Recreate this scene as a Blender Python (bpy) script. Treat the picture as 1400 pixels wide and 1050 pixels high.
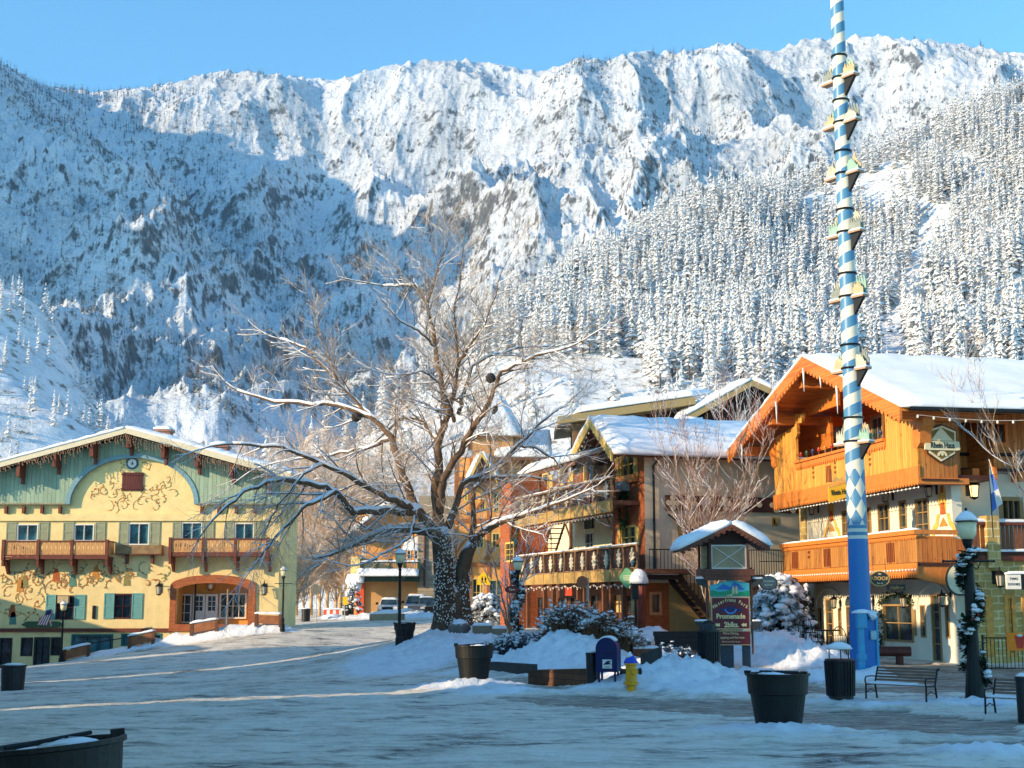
import bpy, math, random
import numpy as np
from mathutils import Vector, Matrix
R = math.radians
random.seed(7); RNG = np.random.default_rng(7)
S = bpy.context.scene
for o in list(bpy.data.objects): bpy.data.objects.remove(o)
# ---------------------------------------------------------------- camera
EYE = 2.4; FPX = 1900.0; PITCH = math.atan(300/1900)
cam = bpy.data.cameras.new("camera"); camo = bpy.data.objects.new("camera", cam)
S.collection.objects.link(camo); S.camera = camo
cam.sensor_width = 36; cam.lens = 36*FPX/1400; cam.clip_start = .1; cam.clip_end = 20000
camo.location = (0, 0, EYE); camo.rotation_euler = (math.pi/2+PITCH, 0, 0)
# ---------------------------------------------------------------- sky, sun, exposure
SUN_AZ = Vector((-0.89, -0.46)).normalized(); SUN_EL = R(17)
w = bpy.data.worlds.new("World"); S.world = w; w.use_nodes = True
nt = w.node_tree; bg = nt.nodes["Background"]
sky = nt.nodes.new("ShaderNodeTexSky"); sky.sky_type = 'NISHITA'; sky.sun_disc = False
sky.sun_elevation = SUN_EL; sky.sun_rotation = math.atan2(SUN_AZ.x, SUN_AZ.y)
sky.altitude = 400; sky.air_density = 1.0; sky.dust_density = 0.15; sky.ozone_density = 3.0; HAZE = 0.00005
tint = nt.nodes.new("ShaderNodeMix"); tint.data_type = 'RGBA'; tint.blend_type = 'MULTIPLY'; tint.inputs[0].default_value = 1
tint.inputs[7].default_value = (.72, 1.06, 1.07, 1); nt.links.new(sky.outputs[0], tint.inputs[6]); nt.links.new(tint.outputs[2], bg.inputs[0]); bg.inputs[1].default_value = 0.15
sl = bpy.data.lights.new("sun", 'SUN'); sl.energy = 3.35; sl.angle = R(0.5); sl.color = (1.0, .76, .47)
so = bpy.data.objects.new("sun", sl); S.collection.objects.link(so)
sd = Vector((SUN_AZ.x*math.cos(SUN_EL), SUN_AZ.y*math.cos(SUN_EL), math.sin(SUN_EL)))
so.rotation_euler = sd.to_track_quat('Z', 'Y').to_euler(); so.location = sd*50
S.view_settings.view_transform = 'Standard'; S.view_settings.look = 'None'
S.view_settings.exposure = 1.1; S.view_settings.gamma = 1
S.cycles.max_bounces = 6; S.cycles.diffuse_bounces = 3; S.cycles.volume_bounces = 0
S.cycles.transparent_max_bounces = 6
# ---------------------------------------------------------------- pixel rays
CP, SP = math.cos(PITCH), math.sin(PITCH)
def ray(px, py):
    u = (px-700)/FPX; v = (525-py)/FPX
    return np.array((u, CP-v*SP, SP+v*CP))
def P(px, py, Y):
    d = ray(px, py); t = Y/d[1]
    return np.array((d[0]*t, Y, EYE+d[2]*t))
# ---------------------------------------------------------------- mesh helpers
def link(o, parent=None):
    S.collection.objects.link(o)
    if parent is not None: o.parent = parent
    return o
def worldloc(o):
    v = Vector((0, 0, 0))
    while o is not None: v += o.location; o = o.parent
    return v
def tag(o, label=None, cat=None, group=None, kind=None):
    if label: o['label'] = label
    if cat: o['category'] = cat
    if group: o['group'] = group
    if kind: o['kind'] = kind
    return o
def empty(name, loc, label=None, cat=None, group=None, rz=0):
    o = bpy.data.objects.new(name, None); S.collection.objects.link(o)
    o.location = tuple(loc); o.rotation_euler = (0, 0, rz); o.empty_display_size = .3
    return tag(o, label, cat, group)
def copy_tree(o, parent=None):
    c = o.copy(); S.collection.objects.link(c); c.parent = parent
    for ch in list(o.children): copy_tree(ch, c)
    return c
class MB:
    """collects faces; build() links one mesh object"""
    def __init__(s): s.v = []; s.f = []; s.m = []; s.cur = 0
    def add(s, vs, fs):
        b = len(s.v); s.v.extend([tuple(map(float, x)) for x in vs])
        for f in fs: s.f.append(tuple(b+i for i in f)); s.m.append(s.cur)
        return s
    def box(s, c0, c1):
        x0, y0, z0 = c0; x1, y1, z1 = c1
        return s.add([(x0,y0,z0),(x1,y0,z0),(x1,y1,z0),(x0,y1,z0),(x0,y0,z1),(x1,y0,z1),(x1,y1,z1),(x0,y1,z1)],
                     [(0,3,2,1),(4,5,6,7),(0,1,5,4),(1,2,6,5),(2,3,7,6),(3,0,4,7)])
    def hexa(s, p8):
        return s.add(p8, [(0,3,2,1),(4,5,6,7),(0,1,5,4),(1,2,6,5),(2,3,7,6),(3,0,4,7)])
    def tube(s, pts, rad, n=6, cap=True, ang=0):
        pts = [np.array(p, float) for p in pts]
        if not hasattr(rad, '__len__'): rad = [rad]*len(pts)
        rings = []; prev = None
        for i, p in enumerate(pts):
            d = pts[min(i+1, len(pts)-1)]-pts[max(i-1, 0)]
            L = np.linalg.norm(d); d = d/L if L > 1e-9 else np.array((0, 0, 1.))
            a = prev if prev is not None else (np.array((0, 0, 1.)) if abs(d[2]) < .9 else np.array((1., 0, 0)))
            x = a-d*np.dot(a, d); nx = np.linalg.norm(x)
            if nx < 1e-6: a = np.array((0, 1., 0)); x = a-d*np.dot(a, d); nx = np.linalg.norm(x)
            x /= nx; prev = x; y = np.cross(d, x)
            rings.append([p+rad[i]*(math.cos(ang+2*math.pi*k/n)*x+math.sin(ang+2*math.pi*k/n)*y) for k in range(n)])
        vs = [q for r in rings for q in r]; fs = []
        for i in range(len(pts)-1):
            for k in range(n):
                k2 = (k+1) % n
                fs.append((i*n+k, i*n+k2, (i+1)*n+k2, (i+1)*n+k))
        if cap:
            fs.append(tuple(range(n))[::-1]); fs.append(tuple((len(pts)-1)*n+k for k in range(n)))
        return s.add(vs, fs)
    def lathe(s, prof, c=(0, 0, 0), n=20, sx=1, sy=1, cap=True):
        vs = []; fs = []
        for r, z in prof:
            for k in range(n):
                a = 2*math.pi*k/n
                vs.append((c[0]+r*math.cos(a)*sx, c[1]+r*math.sin(a)*sy, c[2]+z))
        for i in range(len(prof)-1):
            for k in range(n):
                k2 = (k+1) % n
                fs.append((i*n+k, i*n+k2, (i+1)*n+k2, (i+1)*n+k))
        if cap:
            fs.append(tuple(range(n))[::-1]); fs.append(tuple((len(prof)-1)*n+k for k in range(n)))
        return s.add(vs, fs)
    def blob(s, c, r, rz=None, n=8, m=5, jit=.15, flat=False):
        rz = rz or r; vs = []; fs = []
        for i in range(m+1):
            th = math.pi*i/m
            for k in range(n):
                a = 2*math.pi*k/n+.3*i; j = 1+random.uniform(-jit, jit)
                z = math.cos(th)*rz*j
                if flat: z = max(z, -rz*.15)
                vs.append((c[0]+math.sin(th)*math.cos(a)*r*j, c[1]+math.sin(th)*math.sin(a)*r*j, c[2]+z))
        for i in range(m):
            for k in range(n):
                k2 = (k+1) % n
                fs.append((i*n+k, (i+1)*n+k, (i+1)*n+k2, i*n+k2))
        return s.add(vs, fs)
    def build(s, name, mat, parent=None, smooth=False, world=True, loc=None, bevel=0, label=None):
        me = bpy.data.meshes.new(name)
        off = Vector((0, 0, 0))
        if parent is not None and world: off = worldloc(parent)
        if loc is not None: off = Vector(loc)
        vs = np.array(s.v, float).reshape(-1, 3)-np.array(off)
        me.from_pydata(vs.tolist(), [], s.f)
        mats = mat if isinstance(mat, (list, tuple)) else [mat]
        for m in mats: me.materials.append(m)
        if len(mats) > 1: me.polygons.foreach_set('material_index', s.m)
        if smooth: me.polygons.foreach_set('use_smooth', [True]*len(me.polygons))
        me.update()
        o = link(bpy.data.objects.new(name, me), parent)
        if loc is not None and parent is None: o.location = loc
        if bevel:
            b = o.modifiers.new('bevel', 'BEVEL'); b.width = bevel; b.segments = 2; b.limit_method = 'ANGLE'
        if label: o['label'] = label
        if parent is not None and 'snow' in name: o['kind'] = 'stuff'
        return o
def text_mesh(txt, size, mat, parent, M, name='lettering', ext=.008, align='CENTER', sx=1.0, bold=0.0, shear=0.0):
    cu = bpy.data.curves.new(name, 'FONT'); cu.body = txt; cu.size = size; cu.extrude = ext
    cu.align_x = align; cu.align_y = 'CENTER'; cu.offset = bold; cu.shear = shear; cu.resolution_u = 3
    t = bpy.data.objects.new(name, cu); S.collection.objects.link(t)
    dg = bpy.context.evaluated_depsgraph_get(); dg.update()
    me = bpy.data.meshes.new_from_object(t.evaluated_get(dg))
    bpy.data.objects.remove(t)
    me.transform(Matrix.Diagonal((sx, 1, 1, 1)))
    me.transform(M)
    if parent is not None: me.transform(Matrix.Translation(-worldloc(parent)))
    me.materials.clear(); me.materials.append(mat)
    o = link(bpy.data.objects.new(name, me), parent)
    return o
# ---------------------------------------------------------------- materials
def lin(r, g, b):
    f = lambda c: (c/255/12.92 if c/255 <= .04045 else ((c/255+.055)/1.055)**2.4)
    return (f(r), f(g), f(b))
class N:
    def __init__(s, name):
        s.mat = bpy.data.materials.new(name); s.mat.use_nodes = True
        s.t = s.mat.node_tree; s.b = s.t.nodes['Principled BSDF']; s.out = s.t.nodes['Material Output']
    def n(s, typ, **kw):
        x = s.t.nodes.new(typ)
        for k, v in kw.items():
            if k.startswith('i_'):
                key = k[2:]; key = int(key) if key.isdigit() else key.replace('_', ' ')
                x.inputs[key].default_value = v
            else: setattr(x, k, v)
        return x
    def l(s, a, b): s.t.links.new(a, b)
    def coord(s, kind='Object', scale=(1, 1, 1), rot=(0, 0, 0)):
        tc = s.n('ShaderNodeTexCoord'); mp = s.n('ShaderNodeMapping')
        mp.inputs['Scale'].default_value = scale; mp.inputs['Rotation'].default_value = rot
        s.l(tc.outputs[kind], mp.inputs[0]); return mp.outputs[0]
    def noise(s, vec, scale, detail=4, rough=.55, dist=0):
        x = s.n('ShaderNodeTexNoise'); x.inputs['Scale'].default_value = scale; x.inputs['Detail'].default_value = detail
        x.inputs['Roughness'].default_value = rough; x.inputs['Distortion'].default_value = dist
        s.l(vec, x.inputs['Vector']); return x.outputs['Fac']
    def ramp(s, fac, stops, interp='LINEAR'):
        x = s.n('ShaderNodeValToRGB'); r = x.color_ramp; r.interpolation = interp
        while len(r.elements) < len(stops): r.elements.new(.5)
        for e, (p, c) in zip(r.elements, stops):
            e.position = p; e.color = (*c, 1) if len(c) == 3 else c
        s.l(fac, x.inputs[0]); return x.outputs[0]
    def mix(s, fac, a, b, mode='MIX'):
        x = s.n('ShaderNodeMix', data_type='RGBA', blend_type=mode)
        for sock, v in ((x.inputs[0], fac), (x.inputs[6], a), (x.inputs[7], b)):
            if hasattr(v, 'is_output'): s.l(v, sock)
            elif isinstance(v, tuple): sock.default_value = (*v, 1)
            else: sock.default_value = v
        return x.outputs[2]
    def math(s, op, a, b=None, c=None, clamp=False):
        x = s.n('ShaderNodeMath', operation=op, use_clamp=clamp)
        for i, v in enumerate((a, b, c)):
            if v is None: continue
            if hasattr(v, 'is_output'): s.l(v, x.inputs[i])
            else: x.inputs[i].default_value = v
        return x.outputs[0]
    def bump(s, h, strength=.3, dist=.02):
        x = s.n('ShaderNodeBump'); x.inputs['Strength'].default_value = strength; x.inputs['Distance'].default_value = dist
        s.l(h, x.inputs['Height']); s.l(x.outputs[0], s.b.inputs['Normal']); return x.outputs[0]
    def base(s, c):
        if hasattr(c, 'is_output'): s.l(c, s.b.inputs['Base Color'])
        else: s.b.inputs['Base Color'].default_value = (*c, 1)
    def done(s, rough=.7, metal=0, spec=.5):
        s.b.inputs['Roughness'].default_value = rough; s.b.inputs['Metallic'].default_value = metal
        s.b.inputs['Specular IOR Level'].default_value = spec
        return s.mat
MC = {}
def mat_plain(name, c, rough=.6, var=.25, scale=6, metal=0, spec=.4, bump=.15, grain=None, frost=0.0):
    """painted / natural surface with noise variation; grain = stretched axis scale; frost = snow dust on up faces"""
    if name in MC: return MC[name]
    n = N(name); v = n.coord('Object', grain or (1, 1, 1))
    f = n.noise(v, scale, 5, .6)
    dark = tuple(x*(1-var) for x in c); lite = tuple(min(1, x*(1+var*.8)) for x in c)
    col = n.ramp(f, [(.3, dark), (.7, lite)])
    if frost:
        g = n.n('ShaderNodeNewGeometry'); sep = n.n('ShaderNodeSeparateXYZ'); n.l(g.outputs['Normal'], sep.inputs[0])
        f2 = n.noise(n.coord('Object'), 9, 4, .7)
        k = n.math('MULTIPLY_ADD', sep.outputs[2], 1.2, n.math('MULTIPLY_ADD', f2, 1.6, -1.75+frost))
        k = n.math('MULTIPLY', k, 5, clamp=True)
        col = n.mix(k, col, (.78, .81, .86))
    n.base(col)
    if bump: n.bump(n.noise(v, scale*5, 4, .6), bump, .02)
    MC[name] = n.done(rough, metal, spec); return MC[name]
def mat_wood(name, c, c2=None, board=.14, axis='H', rough=.55, gap=.5, spec=.35, rot=0.0):
    """boards: dark lines every `board` metres; axis H = boards run vertically, split along the horizontal; Z = split along z"""
    if name in MC: return MC[name]
    n = N(name); c2 = c2 or tuple(x*.6 for x in c)
    tc = n.n('ShaderNodeTexCoord'); sep = n.n('ShaderNodeSeparateXYZ'); n.l(tc.outputs['Object'], sep.inputs[0])
    if axis == 'H':
        s_ = n.math('ADD', n.math('MULTIPLY', sep.outputs[0], math.cos(rot)), n.math('MULTIPLY', sep.outputs[1], math.sin(rot)))
    else: s_ = sep.outputs[2]
    q = n.math('DIVIDE', s_, board); fr = n.math('FRACT', q); fl = n.math('FLOOR', q)
    edge = n.math('LESS_THAN', n.math('MINIMUM', fr, n.math('SUBTRACT', 1.0, fr)), .06)
    wn = n.n('ShaderNodeTexWhiteNoise', noise_dimensions='1D'); n.l(fl, wn.inputs['W'])
    sc = (14, 14, 1.1) if axis == 'H' else (1.1, 1.1, 14)
    f = n.noise(n.coord('Object', sc), 1.6, 5, .65, .4)
    knots = n.noise(n.coord('Object', (3, 3, 1.6) if axis == 'H' else (1.6, 1.6, 3)), 2.6, 2, .5)
    col = n.ramp(n.math('ADD', f, n.math('MULTIPLY_ADD', wn.outputs[0], .3, -.15)), [(.28, c2), (.5, c), (.75, tuple(min(1, x*1.2) for x in c))])
    col = n.mix(n.ramp(knots, [(.68, (0, 0, 0)), (.74, (1, 1, 1))]), col, tuple(x*.45 for x in c2))
    col = n.mix(n.math('MULTIPLY', edge, gap), col, tuple(x*.25 for x in c2))
    n.base(col)
    n.bump(n.math('SUBTRACT', f, n.math('MULTIPLY', edge, 2.0)), .35, .012)
    MC[name] = n.done(rough, 0, spec); return MC[name]
def mat_snow(name='snow', c=(.83, .85, .88), scale=3.0, bump=.5, dirt=0.0):
    if name in MC: return MC[name]
    n = N(name); v = n.coord('Object')
    f = n.noise(v, scale*.5, 5, .6)
    col = n.ramp(f, [(.3, tuple(x*(.9-dirt) for x in c)), (.6, c)])
    n.base(col)
    h = n.math('ADD', n.noise(v, scale, 5, .6), n.math('MULTIPLY', n.noise(v, scale*9, 3, .6), .25))
    n.bump(h, bump, .08)
    n.b.inputs['Subsurface Weight'].default_value = 0
    MC[name] = n.done(.75, 0, .3); return MC[name]
def mat_glass(name='window_glass', c=(.02, .035, .045), rough=.06, warm=0.0):
    if name in MC: return MC[name]
    n = N(name); v = n.coord('Object')
    f = n.noise(v, 1.3, 3, .6); n.base(n.ramp(f, [(.4, tuple(x*.5 for x in c)), (.6, tuple(x*1.8 for x in c))]))
    n.bump(n.noise(v, .8, 2, .5), .06, .05)
    MC[name] = n.done(rough, 0, .6); return MC[name]
def mat_emit(name, c, s=3.0):
    if name in MC: return MC[name]
    n = N(name); n.base(tuple(c)); n.b.inputs['Emission Color'].default_value = (*c, 1); n.b.inputs['Emission Strength'].default_value = s
    MC[name] = n.done(.4); return MC[name]
def mat_brick(name, c, c2, mortar, bw=.22, bh=.07, rot=0.0, ms=.012, stone=False):
    if name in MC: return MC[name]
    n = N(name)
    tc = n.n('ShaderNodeTexCoord'); sep = n.n('ShaderNodeSeparateXYZ'); n.l(tc.outputs['Object'], sep.inputs[0])
    u = n.math('ADD', n.math('MULTIPLY', sep.outputs[0], math.cos(rot)), n.math('MULTIPLY', sep.outputs[1], math.sin(rot)))
    cb = n.n('ShaderNodeCombineXYZ'); n.l(u, cb.inputs[0]); n.l(sep.outputs[2], cb.inputs[1])
    vec = cb.outputs[0]
    if stone:
        nz = n.n('ShaderNodeTexNoise'); nz.inputs['Scale'].default_value = 2.5; n.l(vec, nz.inputs['Vector'])
        ad = n.n('ShaderNodeVectorMath', operation='MULTIPLY_ADD'); n.l(nz.outputs['Color'], ad.inputs[0]); ad.inputs[1].default_value = (.12, .12, 0); n.l(vec, ad.inputs[2]); vec = ad.outputs[0]
    b = n.n('ShaderNodeTexBrick'); n.l(vec, b.inputs['Vector']); b.inputs['Scale'].default_value = 1
    b.inputs['Color1'].default_value = (*c, 1); b.inputs['Color2'].default_value = (*c2, 1); b.inputs['Mortar'].default_value = (*mortar, 1)
    b.inputs['Brick Width'].default_value = bw; b.inputs['Row Height'].default_value = bh; b.inputs['Mortar Size'].default_value = ms
    f = n.noise(n.coord('Object'), 5, 4, .6)
    col = n.mix(n.ramp(f, [(.35, (0, 0, 0)), (.75, (.5, .5, .5))]), b.outputs['Color'], tuple(x*.5 for x in c))
    n.base(col); n.bump(n.math('SUBTRACT', n.math('MULTIPLY', f, .4), b.outputs['Fac']), .4, .012)
    MC[name] = n.done(.85, 0, .2); return MC[name]
# ---------------------------------------------------------------- numpy noise
_perm = RNG.permutation(512)
_g = RNG.uniform(-1, 1, (512, 2)); _g /= np.linalg.norm(_g, axis=1)[:, None]
def perlin(x, y):
    xi = np.floor(x).astype(int); yi = np.floor(y).astype(int); xf = x-xi; yf = y-yi
    u = xf**3*(xf*(xf*6-15)+10); v = yf**3*(yf*(yf*6-15)+10)
    def gr(ix, iy, fx, fy):
        g = _g[(_perm[(_perm[ix % 512]+iy) % 512])]; return g[..., 0]*fx+g[..., 1]*fy
    a = gr(xi, yi, xf, yf); b = gr(xi+1, yi, xf-1, yf); c = gr(xi, yi+1, xf, yf-1); d = gr(xi+1, yi+1, xf-1, yf-1)
    return (a*(1-u)+b*u)*(1-v)+(c*(1-u)+d*u)*v
def fbm(x, y, oct=5, gain=.5):
    s = 0; a = 1; 
    for i in range(oct): s = s+a*perlin(x+17.3*i, y-9.1*i); x = x*2.03; y = y*2.03; a *= gain
    return s
def ridged(x, y, oct=5, gain=.55):
    s = 0; a = 1; w = 1
    for i in range(oct):
        r = (1-np.abs(perlin(x+31.7*i, y+5.3*i))*2)**2; s = s+a*r*w; w = np.clip(r, 0, 1); x = x*2.07; y = y*2.07; a *= gain
    return s
class TPS:
    def __init__(s, xy, z, lam=0.0, sc=1.0):
        s.sc = sc; xy = np.array(xy, float)/sc; z = np.array(z, float); n = len(z)
        K = s.k(np.linalg.norm(xy[:, None]-xy[None], axis=2))+lam*np.eye(n)
        Pm = np.hstack([np.ones((n, 1)), xy])
        A = np.zeros((n+3, n+3)); A[:n, :n] = K; A[:n, n:] = Pm; A[n:, :n] = Pm.T
        s.w = np.linalg.solve(A, np.concatenate([z, np.zeros(3)])); s.xy = xy
    @staticmethod
    def k(r): return np.where(r > 1e-12, r*r*np.log(np.maximum(r, 1e-12)), 0)
    def __call__(s, x, y):
        x = np.asarray(x, float)/s.sc; y = np.asarray(y, float)/s.sc; sh = x.shape
        out = np.empty(x.size); X = x.ravel(); Y = y.ravel(); n = len(s.xy)
        for i in range(0, X.size, 40000):
            a = X[i:i+40000]; b = Y[i:i+40000]
            r = np.sqrt((a[:, None]-s.xy[None, :, 0])**2+(b[:, None]-s.xy[None, :, 1])**2)
            out[i:i+40000] = s.k(r)@s.w[:n]+s.w[n]+s.w[n+1]*a+s.w[n+2]*b
        return out.reshape(sh)
def grid_mesh(name, X, Y, Z, mat, attrs=None, smooth=True):
    """X,Y,Z arrays (rows, cols)"""
    r, c = X.shape; me = bpy.data.meshes.new(name)
    co = np.stack([X, Y, Z], -1).reshape(-1, 3).astype(np.float32)
    i = np.arange(r*c).reshape(r, c)
    f = np.stack([i[:-1, :-1], i[:-1, 1:], i[1:, 1:], i[1:, :-1]], -1).reshape(-1, 4)
    me.vertices.add(r*c); me.vertices.foreach_set('co', co.ravel())
    me.loops.add(f.size); me.loops.foreach_set('vertex_index', f.ravel().astype(np.int32))
    me.polygons.add(len(f)); me.polygons.foreach_set('loop_start', (np.arange(len(f))*4).astype(np.int32))
    me.update(calc_edges=True)
    me.polygons.foreach_set('use_smooth', np.full(len(f), smooth))
    for k, a in (attrs or {}).items():
        at = me.attributes.new(k, 'FLOAT', 'POINT'); at.data.foreach_set('value', a.ravel().astype(np.float32))
    me.materials.append(mat); me.update()
    return link(bpy.data.objects.new(name, me))
SHADE_HOUSES = [(-11, 6, 15.2, 9, 12.0, 'cream gabled house with tall windows, added unseen for shade nearest the viewpoint', (.74, .68, .56)), (-15.5, 21, 17.0, 9, 14.6, 'tall ochre house with snowy ridge roof, added unseen to shade the plaza', (.72, .6, .42)), (-23, 37.5, 17.7, 9, 13.4, 'white plastered house, added unseen for shade in the middle of the row', (.76, .74, .7)),
          (-31.5, 54, 18.3, 9, 10.4, 'sage green house added unseen for shade in the row', (.6, .66, .56)), (-41, 72, 19.5, 9, 7.4, 'low red brown house added unseen for shade at the far end of the row', (.6, .4, .3))]  # unseen row added for shade; heights follow the wanted shadow edges
# ================================================================ mountains
def ctl(l): 
    pts = [P(*a) for a in l]; return [(p[0], p[1]) for p in pts], [p[2] for p in pts]
M_CTL = [(-260,20,2600),(-100,45,2600),(0,85,2700),(60,120,2850),(120,126,3000),(200,119,3100),(290,101,3100),(345,98,3150),(400,106,3200),(450,109,3200),(520,92,3200),(600,84,3200),(660,84,3200),
 (740,99,3200),(790,82,3050),(840,84,3150),(880,72,3200),(940,72,3250),(1000,60,3200),(1050,74,3300),(1100,54,3400),(1200,52,3400),(1300,62,3400),(1400,78,3400),(1600,100,3400),
 (0,190,2300),(0,400,1750),(150,207,2500),(230,310,2220),(350,430,1920),(480,560,1550),(300,580,1350),(150,580,1250),(0,560,1250),(-200,300,2000),(-200,560,1250),
 (60,300,2150),(110,400,2000),(200,480,1750),
 (240,235,2900),(300,330,2780),(420,450,2450),(530,530,2100),
 (310,195,2860),(400,300,2650),(490,390,2400),
 (370,140,3150),(425,250,2980),(480,330,2780),(560,450,2450),
 (500,175,2920),(590,290,2640),(630,400,2350),(650,520,1900),
 (560,160,3080),(600,240,2950),(625,165,2800),(700,320,2360),(570,250,2780),
 (670,150,3100),(720,240,2850),(640,300,2700),
 (820,160,2780),(700,250,2560),(770,340,2230),(800,420,1950),(850,200,2850),(880,170,2980),(940,150,3050),(1010,170,2760),(900,240,2560),(830,290,2350),(960,280,2400),(1060,250,2550),
 (1080,130,3150),(1150,200,3050),(1200,150,3150),(1250,230,2800),(1300,170,2950),(1400,180,2900),(1100,320,2300),(1300,320,2300),(1550,300,2300),(1000,400,1900),(1400,450,1800)]
xy, z = ctl(M_CTL)
for t in np.linspace(-.55, .55, 9):
    xy.append((t*4600, 4600)); z.append(700)
    xy.append((t*900, 900)); z.append(20)
    xy.append((t*1250, 1250)); z.append(70)
m_tps = TPS(xy, z, .002, 1000)
tt, yy = np.meshgrid(np.linspace(-.47, .47, 1250), np.concatenate([np.linspace(1000, 2000, 190), np.linspace(2006, 3500, 360), np.linspace(3520, 4600, 30)]))
XM = tt*yy; YM = yy
def m_detail(X, Y):
    wx = X+60*fbm(X/420, Y/420, 3); wy = Y+60*fbm(X/420+9, Y/420+4, 3)
    k = np.clip((Y-1150)/500, 0.1, 1)
    d = (ridged(wx/560+3, wy/950+1, 5, .48)-.95)*90
    d += (ridged(wx/130, wy/210, 4, .6)-.95)*30 + fbm(X/28, Y/40, 4, .6)*11
    return d*k
ZM0 = m_tps(XM, YM)
ZM = ZM0+m_detail(XM, YM)*np.clip(1-(ZM0-800)/600, .5, 1)-26*np.clip((ZM0-800)/300, 0, 1)
def to_px(x, y, z):
    zc = z-EYE; fz = y*CP+zc*SP; up = -y*SP+zc*CP
    return 700+FPX*x/fz, 525-FPX*up/fz
# bring the crest line to its surveyed height
SKY = [(-300,20),(-100,45),(0,84),(60,118),(120,126),(200,119),(250,110),(290,98),(345,98),(400,104),(450,110),(480,104),(520,92),(560,85),(600,82),(660,84),(700,92),(740,98),(770,88),(790,78),(830,84),(870,68),(900,72),(940,70),(1000,58),(1050,72),(1080,62),(1110,52),(1200,49),(1300,58),(1400,74),(1500,82),(1700,110)]
_x, _y = to_px(XM, YM, ZM); _c = _y.argmin(0); _k = np.arange(XM.shape[1])
_tx = _x[_c, _k]; _ty = np.interp(_tx, [a[0] for a in SKY], [a[1] for a in SKY]); _Yc = YM[_c, _k]
_zt = np.array([P(a, b, c)[2] for a, b, c in zip(_tx, _ty, _Yc)]); _f = _zt/ZM[_c, _k]
_f = np.convolve(np.pad(_f, 10, 'edge'), np.ones(21)/21, 'valid')
ZM = ZM*(1+(_f[None, :]-1)*np.clip((ZM-150)/500, 0, 1))
def mat_mountain():
    n = N('snowy_rock'); v = n.coord('Object')
    g = n.n('ShaderNodeNewGeometry'); sep = n.n('ShaderNodeSeparateXYZ'); n.l(g.outputs['Normal'], sep.inputs[0])
    f1 = n.noise(v, .028, 8, .68); f2 = n.noise(n.coord('Object', (1, 1, .35)), .11, 5, .7); f3 = n.noise(v, .004, 4, .6)
    s = n.math('ADD', sep.outputs[2], n.math('MULTIPLY_ADD', f1, 1.1, -.55))
    s = n.math('ADD', s, n.math('MULTIPLY_ADD', f2, .9, -.45))
    rock = n.ramp(f2, [(.3, lin(58, 60, 64)), (.7, lin(124, 121, 119))])
    k = n.ramp(s, [(.30, (0, 0, 0)), (.48, (1, 1, 1))])
    col = n.mix(k, rock, (.68, .72, .78))
    # scrub and frosted brush speckle
    br = n.ramp(n.math('ADD', n.math('MULTIPLY', n.noise(v, .22, 3, .8), .7), n.math('MULTIPLY', f3, .6)), [(.62, (0, 0, 0)), (.70, (1, 1, 1))])
    col = n.mix(n.math('MULTIPLY', br, .38), col, lin(110, 118, 122))
    n.base(col)
    n.bump(n.math('ADD', f1, n.math('MULTIPLY', f2, .5)), .9, 9)
    return n.done(.85, 0, .15)
MMAT = mat_mountain()
mo = grid_mesh('mountain', XM, YM, ZM, MMAT); tag(mo, kind='structure', label='snow covered rocky mountain range behind the town')
# left arm added mostly out of frame, shaped to cast the basin's shadow
A_CTL = [(-1000,2700,760),(-1300,2600,1130),(-1500,2300,1230),(-1750,2000,1300),(-1850,1700,1270),(-1900,1500,1050),(-1900,1200,600),(-1850,950,200),(-1800,700,30),(-2600,1900,700),(-3000,1500,100),(-2600,3000,700),(-1400,3400,900),
         (-1250,1900,520),(-1250,1500,260),(-1100,2300,640),(-1400,1100,120),(-1000,1300,60),(-2600,800,20),(-1100,3800,600),(-3000,3800,300),(-1200,800,15),(-3000,2500,400)]
a_tps = TPS([a[:2] for a in A_CTL], [a[2] for a in A_CTL], .002, 1000)
XA, YA = np.meshgrid(np.linspace(-3000, -1020, 160), np.linspace(700, 3900, 240))
inm = np.clip((-.44-(XA/YA))/.05, 0, 1)      # keep it out of the frame
ZA = np.maximum((a_tps(XA, YA)-25+m_detail(XA, YA)*1.5), 0)*inm-40*(1-inm)
ao = grid_mesh('mountain', XA, YA, ZA, MMAT); tag(ao, kind='structure', label='snowy ridge added out of view at the left to shade the basin')
# ================================================================ forested hill
H_CTL = [(-150,430,760),(0,398,800),(50,415,820),(95,490,800),(125,560,780),(150,600,760),(60,560,640),(0,600,600),(0,500,700),(-200,600,600),
 (200,670,700),(200,690,600),(200,680,850),(280,680,950),(280,690,780),(280,690,600),(380,680,600),(380,675,760),(380,670,900),(450,640,700),(450,640,850),(330,700,500),(520,580,720),(565,545,740),(605,515,800),(650,475,880),(720,430,960),(800,375,1020),(900,325,1100),(1000,300,1180),(1100,272,1230),(1200,262,1300),(1260,225,1300),(1330,185,1300),(1400,165,1300),(1500,150,1300),
 (500,650,560),(600,590,600),(700,560,620),(700,500,760),(850,520,640),(850,440,850),(1000,520,640),(1000,400,900),(1150,500,680),(1160,330,1050),(1250,400,880),(1400,500,640),(1400,350,850),(1550,400,800),
 (1220,430,800),(1290,350,950)]
xy, z = ctl(H_CTL)
for a in [(-.25,760,8),(-.2,1000,12),(-.25,1200,15),(-.1,1200,60),(-.35,1200,30),(0,1150,120),(.1,1300,200),(.2,1450,280),(.38,1500,330),(.5,1500,330),(-.5,1000,40),(-.4,1000,60)]: xy.append((a[0]*a[1], a[1])); z.append(a[2])
for t in np.linspace(-.55, .55, 9):
    xy.append((t*300, 300)); z.append(3); xy.append((t*460, 460)); z.append(14)
h_tps = TPS(xy, z, .0005, 500)
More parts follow.
